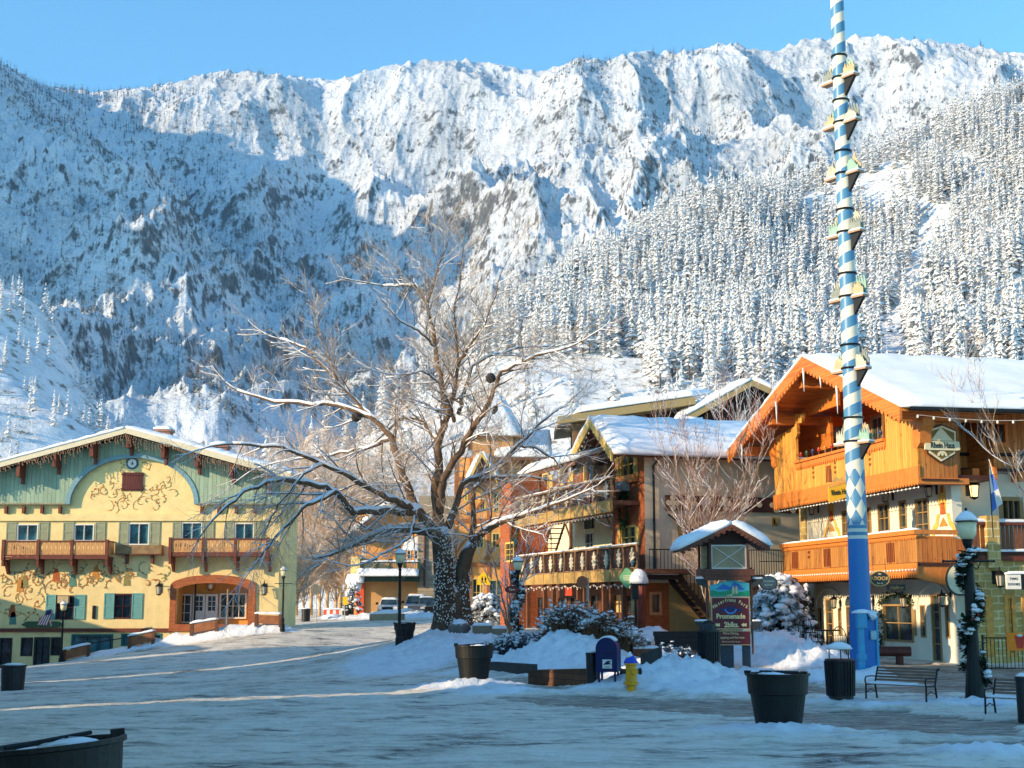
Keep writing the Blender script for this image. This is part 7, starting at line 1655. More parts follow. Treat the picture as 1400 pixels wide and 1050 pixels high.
for i, (xr, yr, h) in enumerate([(1166,100,1.0),(1170,161,.95),(1173,231,1.0),(1178,311,1.05),(1182,399,1.15),(1187,497,1.05),(1185,597,1.0)]):
    rnd = random.Random(i+3); cz = (P(1160, yr+9, p[1])[2]); HL = .68; pr = .23+.010*i
    t = MB(); FQ.box(t, -HL, HL, cz-.05, cz+.01, -.13, .13); pf = t.build('platform', PLK, mp)
    for s_ in (-1, 1):
        a, b_ = (pr*.6, HL-.04) if s_ > 0 else (-HL+.04, -pr*.6)
        for k2, dd in enumerate((-.09, .05)):
            t = MB(); FQ.prism(t, outline((i+k2) % 3, a, b_, cz+.02, h*.66*(1-.3*k2), rnd), dd-.015, dd+.015); t.build('scene_board', SC[(i+k2*2+(s_ > 0)) % 4], pf)
    t = MB()
    for s_ in (1, ): t.hexa([FQ.pt(.1, cz-.6, -.05), FQ.pt(.2, cz-.6, -.05), FQ.pt(.2, cz-.6, .05), FQ.pt(.1, cz-.6, .05), FQ.pt(.1, cz-.06, -.05), FQ.pt(.62, cz-.06, -.05), FQ.pt(.62, cz-.06, .05), FQ.pt(.1, cz-.06, .05)])
    t.build('bracket', BLACK, pf)
    for z_ in (cz+.05, cz+.75): t = MB(); t.lathe([(pr+.02, -.025), (pr+.03, 0), (pr+.02, .025)], (p[0], p[1], z_), 16); t.build('strap', BLACK, pf)
    t = MB(); snow_sheet(FQ.pt(-HL, cz+.01, .14), FQ.pt(HL, cz+.01, .14), FQ.pt(HL, cz+.01, -.14), FQ.pt(-HL, cz+.01, -.14), .05, 10, 3, .02, i, t); t.build('snow_cap', SNOWR, pf, smooth=True)
# ---- small signs on poles
STEEL = mat_plain('galvanised', lin(150, 148, 140), .4, .12, 5, .6)
def post_sign(px, py, topy, label, name='post_sign', r=.03, mat=None, cat='sign'):
    p = G(px, py); z1 = P(px, topy, p[1])[2]; o = empty(name, p, label, cat); t = MB(); t.tube([p-(0, 0, .1), (p[0], p[1], z1)], r, 8); t.build('pole', mat or STEEL, o); return o, p, Fac(p[:2], (1, 0), (0, -1))
o, p, F_ = post_sign(804, 884, 790, 'pale metal pole with blue notice plate and round plate above the snowy shrubs', r=.055)
q = F_.rect(798, 834, 812.5, 856, .07); t = MB(); F_.prism(t, [(q[0]+.06, q[2]), (q[1]-.06, q[2]), (q[1], q[2]+.06), (q[1], q[3]-.06), (q[1]-.06, q[3]), (q[0]+.06, q[3]), (q[0], q[3]-.06), (q[0], q[2]+.06)], .06, .08); s_ = t.build('blue_plate', mat_plain('notice_blue', lin(30, 134, 190), .5, .06), o)
t = MB(); 
for k in range(4): F_.box(t, q[0]+.05, q[1]-.05, q[3]-.12-k*.1, q[3]-.09-k*.1, .078, .086)
F_.box(t, q[0]+.07, q[1]-.07, q[2]+.05, q[2]+.1, .078, .086); t.build('white_lines', WHITE, s_)
q = F_.rect(789, 787.5, 802.5, 804, .0); c_ = ((q[0]+q[1])/2, (q[2]+q[3])/2); t = MB(); F_.prism(t, [(c_[0]+.2*math.cos(a), c_[1]+.22*math.sin(a)) for a in np.linspace(0, 6.283, 20, endpoint=False)], .05, .07); t.build('round_plate', mat_plain('russet_disc', lin(150, 84, 56), .6, .15), o)
o, p, F_ = post_sign(661.5, 850, 784, 'yellow school crossing sign on a pole behind the snowy bush'); q = F_.rect(652.5, 782, 670.5, 799.5, .04); u_ = (q[0]+q[1])/2
t = MB(); F_.prism(t, [(q[0], q[2]), (q[1], q[2]), (q[1], q[2]+(q[3]-q[2])*.55), (u_, q[3]), (q[0], q[2]+(q[3]-q[2])*.55)], .03, .05); s_ = t.build('yellow_plate', mat_plain('sign_yellow', lin(244, 190, 20), .5, .05), o)
t = MB(); 
for dx in (-.1, .1):
    F_.prism(t, [(u_+dx-.05, q[2]+.28), (u_+dx+.05, q[2]+.28), (u_+dx+.06, q[2]+.45), (u_+dx-.06, q[2]+.45)], .045, .056); F_.prism(t, [(u_+dx+.035*math.cos(a), q[2]+.5+.035*math.sin(a)) for a in np.linspace(0, 6.283, 8, endpoint=False)], .045, .056)
    for s2 in (-1, 1): F_.prism(t, [(u_+dx-.01, q[2]+.28), (u_+dx+.03, q[2]+.28), (u_+dx+s2*.07+.02, q[2]+.1), (u_+dx+s2*.07-.02, q[2]+.1)], .045, .056)
t.build('walking_figures', BLACK, s_)
o, p, F_ = post_sign(432, 851, 796, 'octagonal stop sign seen from behind on a thin pole', r=.035); c_ = F_.uz(431.5, 806); t = MB(); F_.prism(t, [(c_[0]+.42*math.cos(a), c_[1]+.42*math.sin(a)) for a in np.linspace(.39, 6.67, 8, endpoint=False)], .03, .05); t.build('octagon_plate', mat_plain('sign_back', lin(150, 146, 130), .4, .1, 3, .5), o)
o, p, F_ = post_sign(869.5, 874, 797, 'dark post with green diamond sign and thick snow hood before the hotel', r=.05, mat=BLACK)
c_ = F_.uz(857, 790); t = MB(); F_.prism(t, [(c_[0]+.27*math.cos(a)*(1+.12*math.cos(4*a)), c_[1]+.36*math.sin(a)*(1+.12*math.cos(4*a))) for a in np.linspace(0, 6.283, 24, endpoint=False)], .0, .04); s_ = t.build('green_plate', mat_plain('sage_green', lin(110, 168, 120), .6, .1), o)
t = MB(); 
for k in range(3): F_.box(t, c_[0]-.15, c_[0]+.15, c_[1]-.1+k*.08, c_[1]-.07+k*.08, .035, .046)
t.build('pale_lines', CREAM, s_)
c_ = F_.uz(873, 797); t = MB(); t.blob(F_.pt(c_[0], c_[1]+.05, .1), .38, .5, 14, 9, .06, True); t.build('snow_hood', SNOWR, o, smooth=True)
t = MB(); F_.box(t, c_[0]-.33, c_[0]+.33, c_[1]-.1, c_[1]-.0, -.2, .3); F_.box(t, c_[0]-.28, c_[0]-.02, c_[1]-.65, c_[1]-.1, .1, .2); t.build('lamp_box', BLACK, o)
oval_sign('oval_sign', 1050.5, 797, 47, .31, .24, 'grey oval sign with triangle mark beside the snow laden spruce', mat_plain('grey_sign', lin(120, 122, 116), .6), mat_plain('sign_rim', lin(60, 46, 34)), [('TASTING', .09, .05, CREAM, 1), ('ROOM', .09, -.07, CREAM, 1)], hang=0, cat='sign')
oval_sign('oval_sign', 700, 806, 50, .26, .13, 'small red hanging sign beside the frosted lamp post', mat_plain('red_sign2', lin(120, 34, 30), .6), mat_plain('sign_rim', lin(60, 46, 34)), [('Open', .1, 0, CREAM, 1)], hang=.2, cat='sign')
# flag by the inn
p = P(66, 849, 83.5); fl = empty('striped_flag', p, 'small red and white striped flag hanging on a slanted staff by the inn', 'flag'); a_ = P(64.5, 832, 83.5)
t = MB(); t.tube([P(70, 856, 84), a_], .03, 5); t.build('staff', WHITE, fl)
t = MB(); FLG = Fac((a_[0], a_[1]), (1, 0), (0, -1))
for k in range(9):
    t.cur = k % 2; x0 = -.38+k*.075+.0; t.add([FLG.pt(x0+.1, a_[2]-.1-.04*(8-k), .0), FLG.pt(x0+.175, a_[2]-.06-.04*(8-k), .03*(k % 2)), FLG.pt(x0-.13, a_[2]-.95-.02*(k % 3), .0), FLG.pt(x0-.2, a_[2]-.95, .02)], [(0, 1, 2, 3)])
t.cur = 2; t.add([FLG.pt(-.02, a_[2]-.12, .05), FLG.pt(.32, a_[2]+.0, .05), FLG.pt(.22, a_[2]-.34, .05), FLG.pt(-.1, a_[2]-.4, .05)], [(0, 1, 2, 3)])
t.build('cloth', [mat_plain('flag_red', lin(176, 44, 50), .7), WHITE, mat_plain('flag_navy', lin(40, 50, 96), .7)], fl)
# ---- low wooden barriers along the inn's pavement
labs = ['lowest dark wooden barrier, in the shade below the inn shops', 'second wooden barrier up the slope, half buried in snow', 'third wooden barrier up the slope, left of the brick arch', 'fourth sunlit wooden barrier, under the brick arch of the inn', 'highest sunlit wooden barrier, beside the corner lamp']
def barrier(px0, px1, py, label):
    a = G2(px0, 83.9); b_ = G2(px1, 83.9)
    o = empty('street_barrier', (a+b_)/2, label, 'barrier', 'low wooden barriers along the inn pavement'); h = .72
    for q in (a, b_): t = MB(); t.box((q[0]-.09, q[1]-.09, q[2]-.3), (q[0]+.09, q[1]+.09, q[2]+h)); t.build('post', LOG, o)
    t = MB(); t.hexa([(a[0], a[1]-.06, a[2]+.1), (b_[0], a[1]-.06, b_[2]+.1), (b_[0], a[1]+.06, b_[2]+.1), (a[0], a[1]+.06, a[2]+.1), (a[0], a[1]-.06, a[2]+.6), (b_[0], a[1]-.06, b_[2]+.6), (b_[0], a[1]+.06, b_[2]+.6), (a[0], a[1]+.06, a[2]+.6)]); t.build('board', mat_plain('barrier_brown', lin(150, 96, 62), .8, .35, 3, frost=.15), o)
    t = MB(); snow_sheet(a+(-.1, -.13, h-.05), b_+(.1, -.13, h-.05), b_+(.1, .13, h-.05), a+(-.1, .13, h-.05), .16, 10, 4, .04, 3, t); t.build('snow_cap', SNOWR, o, smooth=True)
for (a, b_, y), l_ in zip(((90, 122, 903), (178, 210, 889), (0, 0, 0), (262, 296, 872.5), (350, 383, 862)), labs):
    if a: barrier(a, b_, y, l_)
# handrail on the inn pavement
hr_ = empty('pavement_handrail', G(110, 896), 'thin dark handrail sloping up in front of the shop windows', 'handrail'); t = MB()
zz_ = [G2(106, 85.2)+(0, 0, .9), G2(122, 85.2)+(0, 0, .95), G2(152, 85.2)+(0, 0, .95), G2(168, 85.2)+(0, 0, .95)]; t.tube(zz_, .035, 5); 
for q in zz_[:3]: t.tube([q, q-np.array((0, 0, 1.0))], .03, 5)
t.build('rail', BLACK, hr_)
# ---- beds, kerbs, blocks
BRK2 = mat_brick('bed_brick', lin(116, 78, 56), lin(86, 58, 44), lin(70, 60, 54), .4, .16, 0.0)
def bed(name, pts, h, label, mat, th=.28, cat='planter bed', snow=True):
    P3 = [G(*q) for q in pts]; c = sum(P3)/len(P3); o = empty(name, c, label, cat); t = MB(); zt = max(q[2] for q in P3)+h
    for a, b_ in zip(P3[:-1], P3[1:]):
        d = (b_-a)[:2]; d /= np.linalg.norm(d); nrm = np.array((-d[1], d[0], 0))*th
        t.hexa([(a[0], a[1], a[2]-.2), (b_[0], b_[1], b_[2]-.2), (b_[0]+nrm[0], b_[1]+nrm[1], b_[2]-.2), (a[0]+nrm[0], a[1]+nrm[1], a[2]-.2), (a[0], a[1], a[2]+h), (b_[0], b_[1], b_[2]+h), (b_[0]+nrm[0], b_[1]+nrm[1], b_[2]+h), (a[0]+nrm[0], a[1]+nrm[1], a[2]+h)])
    t.build('kerb_wall', mat, o)
    if snow:
        t = MB(); 
        for a, b_ in zip(P3[:-1], P3[1:]):
            d = (b_-a)[:2]; d /= np.linalg.norm(d); nrm = np.array((-d[1], d[0], 0)); u3 = np.array((0, 0, h)); snow_sheet(a+u3-nrm*.0, b_+u3-nrm*.0, b_+u3+nrm*1.3+(0, 0, .25), a+u3+nrm*1.3+(0, 0, .25), .1, 22, 8, .06, 4, t)
        t.build('snow_cover', SNOWR, o, smooth=True)
bed('brick_bed', [(722, 934), (806, 942)], .42, 'long low brick planting bed heaped with snow left of the mailbox', BRK2, snow=False)
bed('stone_bed', [(668, 920), (724, 924)], .28, 'short dark stone edged bed behind the green tub', mat_plain('dark_kerb', lin(60, 60, 58), .8, .3), snow=False)
bed('stone_bed', [(876, 940), (905, 940)], .3, 'dark kerb edge poking from snow right of the hydrant', mat_plain('dark_kerb', lin(60, 60, 58)), snow=False)
CONC = mat_plain('concrete_block', lin(132, 118, 98), .85, .2, 3, frost=.05)
def block(px0, px1, py, hpx, label, mat=CONC, name='stone_block', depth=.6, cat='stone block', snow=.09, tilt=0.0):
    a = G((px0+px1)/2, py); w = size(px1-px0, a[1]); h = size(hpx, a[1]); o = empty(name, a, label, cat); t = MB()
    t.box((a[0]-w/2, a[1], a[2]-.2), (a[0]+w/2, a[1]+depth, a[2]+h)); t.build('block', mat, o, bevel=.02)
    if snow: t = MB(); z = a[2]+h; snow_sheet((a[0]-w/2, a[1], z), (a[0]+w/2, a[1], z), (a[0]+w/2, a[1]+depth, z), (a[0]-w/2, a[1]+depth, z), snow, 10, 6, .03, px0, t); t.build('snow_cap', SNOWR, o, smooth=True)
    return o
block(646, 673, 876, 11, 'larger stone seat with snow beside the big tree'); block(673, 693, 878, 9, 'smaller stone seat right of the larger one by the tree')
block(865, 890, 889, 12, 'snow topped grey stone block in front of the hotel log column', mat_plain('grey_block', lin(92, 92, 86), .8, .25))
block(866, 902, 907, 15, 'weathered brick planter box below the grey stone block', mat_brick('planter_brick', lin(150, 84, 60), lin(120, 66, 48), lin(110, 90, 76), .3, .1), 'brick_planter', cat='planter')
block(778, 812, 872, 14, 'long snowy stone planter under the hotel balcony', CONC, 'stone_planter', cat='planter'); block(812, 846, 876, 14, 'second stone planter right of the blue notice pole', CONC, 'stone_planter', cat='planter')
ob = block(922, 963, 872, 34, 'painted green and yellow utility box under the outside stair', mat_plain('utility_paint', lin(176, 166, 96), .6, .35, 1.5), 'utility_box', 1.2, 'utility box', .22)
# plank steps of the deck
a = G(945, 892); o = empty('deck_steps', a, 'dark plank steps up to the deck behind the signboard', 'steps')
for k in range(4):
    t = MB(); z = a[2]+.02+k*.17; t.box((a[0]-1.2, a[1]+k*.32, z), (a[0]+2.6, a[1]+k*.32+.34, z+.05)); t.box((a[0]-1.2, a[1]+k*.32+.3, z+.05), (a[0]+2.6, a[1]+k*.32+.34, z+.17)); t.build('step', mat_plain('dark_plank', lin(48, 40, 38), .7, .2), o)
# boulder
for px, py, r, l_ in ((628, 876, .42, 'round grey boulder at the foot of the big tree'),):
    a = G(px, py); t = MB(); t.blob(a+(0, 0, .2), r, r*.9, 12, 8, .1); o = t.build('boulder', mat_plain('boulder_grey', lin(112, 104, 96), .9, .3, 3, frost=.25, bump=.5), None, smooth=True, loc=a); tag(o, l_, 'boulder')
# barrels
BARM = mat_wood('barrel_staves', lin(120, 104, 84), lin(86, 74, 60), .1, 'H', .75, .6)
for px, py, hpx, l_ in ((751, 872, 26, 'left grey barrel of the pair outside the hotel shopfront'), (765, 872, 27, 'right grey barrel with small fir in it outside the hotel'), (864, 871, 26, 'sunlit oak barrel by the hotel log column')):
    a = G(px, py); h = size(hpx, a[1]); o = empty('barrel', a, l_, 'barrel', 'old barrels outside the hotel'); t = MB(); r = h*.30; t.lathe([(r*.82, 0), (r*.95, h*.25), (r, h*.5), (r*.95, h*.75), (r*.82, h)], a, 18); t.build('staves', BARM, o)
    t = MB(); 
    for f in (.06, .28, .72, .94): rr_ = r*(1-.18*abs(f-.5)*2)+.012; t.lathe([(rr_, h*f-.02), (rr_, h*f+.02)], a, 18, cap=False)
    t.build('hoops', BLACK, o); t = MB(); t.lathe([(r*.8, h), (r*.6, h+.06), (.03, h+.08)], a, 14); t.build('snow_cap', SNOWR, o, smooth=True)
# log bench and patio chairs, tables
a = G(1218, 908); o = empty('log_bench', a, 'dark reddish log bench against the white wall under the arched window', 'bench'); t = MB(); t.tube([a+(-.75, .5, .42), a+(.75, .3, .42)], .16, 10); t.build('seat', mat_plain('log_red', lin(84, 40, 30), .6, .3), o)
for s_ in (-.5, .4): t = MB(); t.tube([a+(s_, .4, -.05), a+(s_, .4, .4)], .13, 8); t.build('leg', mat_plain('log_red', lin(84, 40, 30)), o)
def chair(px, py, rz, label, back=True):
    a = G(px, py); o = empty('patio_chair', a, label, 'chair', 'wire patio chairs by the restaurant'); c, s_ = math.cos(rz), math.sin(rz); T = lambda x, y, z: a+np.array((c*x-s_*y, s_*x+c*y, z))
    t = MB(); t.tube([T(.24*math.cos(k), .24*math.sin(k), .46) for k in np.linspace(0, 6.283, 14)], .015, 4)
    for k in range(5): x = -.2+.1*k; y = math.sqrt(max(0, .24**2-x*x)); t.tube([T(x, -y, .46), T(x, y, .46)], .008, 3)
    t.build('seat', IRON, o)
    t = MB(); t.tube([T(-.26*math.cos(k), .22, .46+.52*math.sin(k)) for k in np.linspace(0, math.pi, 13)], .016, 4)
    for k in range(6): x = -.2+.08*k; t.tube([T(x, .22, .46), T(x, .22, .46+.52*math.sqrt(max(0, 1-(x/.26)**2)))], .008, 3)
    t.tube([T(-.24, .22, .68), T(.24, .22, .68)], .008, 3); t.build('backrest', IRON, o)
    for x, y in ((-.2, -.2), (.2, -.2), (-.2, .2), (.2, .2)): t = MB(); t.tube([T(x, y, .46), T(x*1.2, y*1.2, -.02)], .014, 4); t.build('leg', IRON, o)
chair(1107, 905, .3, 'leftmost wire patio chair beside the spruce'); chair(1120, 903, 2.6, 'wire patio chair left of the round table'); chair(1146, 904, -.5, 'wire patio chair right of the round table'); chair(1158, 903, -1.2, 'wire patio chair nearest the blue pole')
a = G(1132, 906); o = empty('patio_table', a, 'round dark patio table between wire chairs', 'table'); t = MB(); t.lathe([(.42, .7), (.42, .74)], a, 20); t.build('table_top', IRON, o); t = MB(); t.tube([a, a+(0, 0, .7)], .03, 6); t.lathe([(.25, 0), (.05, .05)], a, 12); t.build('pedestal', IRON, o)
# far iron railing between hotel and restaurant (on the upper deck)
Fr = Fac(P(1024, 800, 56)[:2], (1, .1), (.1, -1)); o = empty('deck_railing', Fr.pt(0, .9), 'thin iron railing on the raised deck between hotel and restaurant', 'railing'); q = Fr.rect(1024, 752, 1072, 786)
t = MB(); 
for k in range(15): u = q[0]+(q[1]-q[0])*k/14; t.tube([Fr.pt(u, q[2]-.6, 0), Fr.pt(u, q[3], 0)], .013, 4)
t.tube([Fr.pt(q[0], q[3], 0), Fr.pt(q[1], q[3], 0)], .022, 5); t.tube([Fr.pt(q[0]+.4, q[3]-.45, 0), Fr.pt(q[1], q[3]-.45, 0)], .018, 5); t.build('rails', BLACK, o)
q2 = Fr.rect(1018, 786, 1080, 800, -.1); t = MB(); Fr.box(t, q2[0], q2[1]+.5, -.2, q2[3], -3, -.05); t.build('deck_wall', mat_plain('deck_stone', lin(120, 98, 74), .9, .3, 2), o)
# ---- vehicles at the end of the street
def vehicle(name, cx, py, wpx, label, cat, body, hgt, grille, yv=113, rz=0.0, truck=False):
    g_ = P(cx, py, yv); z = gz(g_[0], yv); a = np.array((g_[0], yv, z)); w = size(wpx, yv); o = empty(name, a, label, cat, rz=rz); W = w/2; H = w*hgt; L = w*2.3
    B = mat_plain(name+'_paint', body, .35, .1, 2, .1, .6); t = MB(); hz = H*.55
    # cross-section rings along y (front = -y)
    sec = [(0, .28*H, .50*H, .94), (.06*L, .2*H, .56*H, 1.0), (.24*L, .2*H, .62*H, 1.0), (.27*L, .2*H, .63*H, 1.0), (.92*L, .2*H, .62*H, 1.0), (L, .28*H, .58*H, .94)]
    vs = []; fs = []
    for y, z0, z1, k in sec: vs += [(-W*k, y, z0), (W*k, y, z0), (W*k, y, z1*.8), (W*k*.95, y, z1), (-W*k*.95, y, z1), (-W*k, y, z1*.8)]
    for i in range(len(sec)-1):
        for j in range(6): fs.append((i*6+j, i*6+(j+1) % 6, (i+1)*6+(j+1) % 6, (i+1)*6+j))
    fs += [tuple(range(6)), tuple(range(30, 36))[::-1]]; t.add(vs, fs); t.build('body', B, o, world=False, bevel=.03)
    c = MB(); y0, y1, y2, y3 = .26*L, .38*L, (.6*L if truck else .85*L), (.64*L if truck else .95*L); zb = .60*H
    c.hexa([(-W*.92, y0, zb), (W*.92, y0, zb), (W*.92, y3, zb), (-W*.92, y3, zb), (-W*.76, y1, H), (W*.76, y1, H), (W*.76, y2, H), (-W*.76, y2, H)]); cb_ = c.build('cabin', B, o, world=False, bevel=.03)
    c = MB(); e = .02; lerp = lambda a, b, f: tuple(a[i]+(b[i]-a[i])*f for i in range(3))
    bl, br, tl, tr = (-W*.86, y0-e, zb), (W*.86, y0-e, zb), (-W*.72, y1-e, H), (W*.72, y1-e, H)
    c.add([lerp(bl, tl, .1), lerp(br, tr, .1), lerp(br, tr, .88), lerp(bl, tl, .88)], [(0, 1, 2, 3)]); c.build('windscreen', GLASS, cb_, world=False)
    for s_ in (-1, 1):
        c = MB(); X_ = lambda f: s_*(W*.92+(W*.76-W*.92)*f+.015); c.add([(X_(.12), y0+.18*(y1-y0)+.1, zb+.12*(H-zb)), (X_(.12), y3-.1, zb+.12*(H-zb)), (X_(.85), y2-.05, zb+.85*(H-zb)), (X_(.85), y1+.05, zb+.85*(H-zb))], [(0, 1, 2, 3)]); c.build('side_window', GLASS, cb_, world=False)
        for yy_ in (.17*L, .8*L):
            c = MB(); c.tube([(s_*(W-.22), yy_, .2*H+.02), (s_*(W+.02), yy_, .2*H+.02)], .2*H+.03, 16); wo_ = c.build('wheel', mat_plain('tyre', (.02, .02, .02), .8), o, world=False); c = MB(); c.tube([(s_*(W+.0), yy_, .2*H+.02), (s_*(W+.03), yy_, .2*H+.02)], .11*H, 12); c.build('rim', STEEL, wo_, world=False)
        c = MB(); c.box((s_*W*.80-.16, -.03, .40*H), (s_*W*.80+.16, .05, .50*H)); c.build('headlight', mat_plain('headlight', (.7, .7, .66), .15, .1), o, world=False)
        c = MB(); c.box((s_*(W+.14)-.1, .3*L, zb+.05), (s_*(W+.14)+.1, .3*L+.1, zb+.25)); c.build('mirror', BLACK, o, world=False)
    c = MB(); c.box((-W*.55, -.04, .34*H), (W*.55, .04, .5*H)); c.build('grille', mat_plain('grille_grey', (.12, .12, .12), .3, .2, 9, .7) if grille else BLACK, o, world=False)
    c = MB(); c.box((-W*.92, -.08, .2*H), (W*.92, .06, .3*H)); c.build('bumper', STEEL if grille else BLACK, o, world=False)
    c = MB(); snow_sheet((-W*.7, y1, H), (W*.7, y1, H), (W*.7, y2, H), (-W*.7, y2, H), .1, 8, 8, .04, 3, c); c.build('roof_snow', SNOWR, cb_, smooth=True, world=False)
    return o
vehicle('parked_suv', 529.5, 838, 27, 'white parked car with dark windscreen left of the grey pickup', 'car', (.75, .74, .7), .82, False)
vehicle('parked_pickup', 567, 843, 31, 'large grey blue pickup truck with chrome grille facing the street', 'pickup truck', lin(92, 112, 132), .92, True, truck=True)
vehicle('parked_offroader', 588, 845, 26, 'dark boxy off road car parked right of the pickup', 'car', lin(60, 76, 84), .98, False, rz=.25)
# far corner objects
bed('concrete_barrier', [(505, 849), (546, 848)], .45, 'snow buried concrete barrier in front of the parked white car', mat_plain('barrier_conc', lin(150, 140, 118), .9, .2), th=.5, cat='barrier')
p0 = G(455, 847); o = empty('road_barricade', p0, 'red and white road barricade half buried at the snowy corner', 'barricade'); t = MB()
for k in range(6): t.cur = k % 2; t.box((p0[0]-.75+k*.25, p0[1]-.05, p0[2]+.35), (p0[0]-.5+k*.25, p0[1]+.05, p0[2]+.8))
t.build('board', [mat_plain('barricade_red', lin(226, 84, 54), .6), WHITE], o)
t = MB(); t.blob(p0+(0, -.3, .1), .9, .35, 12, 6, .1, True); snow_sheet(p0+(-.8, -.12, .8), p0+(.8, -.12, .8), p0+(.8, .12, .8), p0+(-.8, .12, .8), .14, 10, 4, .03, 2, t); t.build('snow_cap', SNOWR, o, smooth=True)
for s_ in (-.6, .6): t = MB(); t.box((p0[0]+s_-.04, p0[1]-.04, p0[2]-.1), (p0[0]+s_+.04, p0[1]+.04, p0[2]+.35)); t.build('leg', BLACK, o)
o, p, F_ = post_sign(471, 848, 806, 'small yellow sign low on a thin pole near the corner building'); q = F_.rect(469, 816, 475, 827, .03); t = MB(); F_.box(t, *q, .02, .05); t.build('yellow_plate', mat_plain('sign_yellow', lin(244, 190, 20)), o)
# ---- row of houses added out of frame on the left, sized to shade the plaza
def house(cx, cy, w, d, h, label, col):
    Ur = np.array((-.46, .89)); Nr = np.array((.89, .46)); F_ = Fac((cx+Nr[0]*d/2, cy+Nr[1]*d/2), Ur, Nr); z0 = -2.5; o = empty('shade_house', (cx, cy, z0), label, 'house', 'unseen houses added to shade the street')
    hs = [(a, a+1.1, b_, b_+1.5) for a in np.arange(-w/2+1, w/2-1.5, 2.4) for b_ in (1.2, 4.3) if b_+2.2 < h-2]
    m_ = wall(F_, -w/2, w/2, z0, h-2.2, hs, 0, .15); p = F_.pt
    m_.add([p(-w/2, z0, -d), p(w/2, z0, -d), p(w/2, h-2.2, -d), p(-w/2, h-2.2, -d)], [(0, 1, 2, 3)])
    for u in (-w/2, w/2): m_.add([p(u, z0, 0), p(u, z0, -d), p(u, h-2.2, -d), p(u, h-.3, -d/2), p(u, h-2.2, 0)], [(0, 1, 2, 3, 4)])
    m_.build('wall', mat_plain('house_%d' % int(cy), col, .9, .1, 2), o)
    for q in hs: window(F_, q, o, WHITE, GLASS, 2, 2, .08, rec=.12)
    t = MB()
    for (za, da, zb, db) in ((h-2.5, .7, h-.3, -d/2), (h-.3, -d/2, h-2.5, -d-.7)): t.hexa([p(-w/2-.1, za-.15, da), p(w/2+.1, za-.15, da), p(w/2+.1, zb-.15, db), p(-w/2-.1, zb-.15, db), p(-w/2-.1, za, da), p(w/2+.1, za, da), p(w/2+.1, zb, db), p(-w/2-.1, zb, db)])
    rf = t.build('roof', LOG, o); t = MB(); snow_sheet(p(-w/2-.1, h-2.5, .7), p(w/2+.1, h-2.5, .7), p(w/2+.1, h-.3, -d/2), p(-w/2-.1, h-.3, -d/2), .3, 10, 6, .05, 1, t); snow_sheet(p(-w/2-.1, h-.3, -d/2), p(w/2+.1, h-.3, -d/2), p(w/2+.1, h-2.5, -d-.7), p(-w/2-.1, h-2.5, -d-.7), .3, 10, 6, .05, 1, t); t.build('snow_cover', SNOW, rf, smooth=True)
for a in SHADE_HOUSES: house(*a)
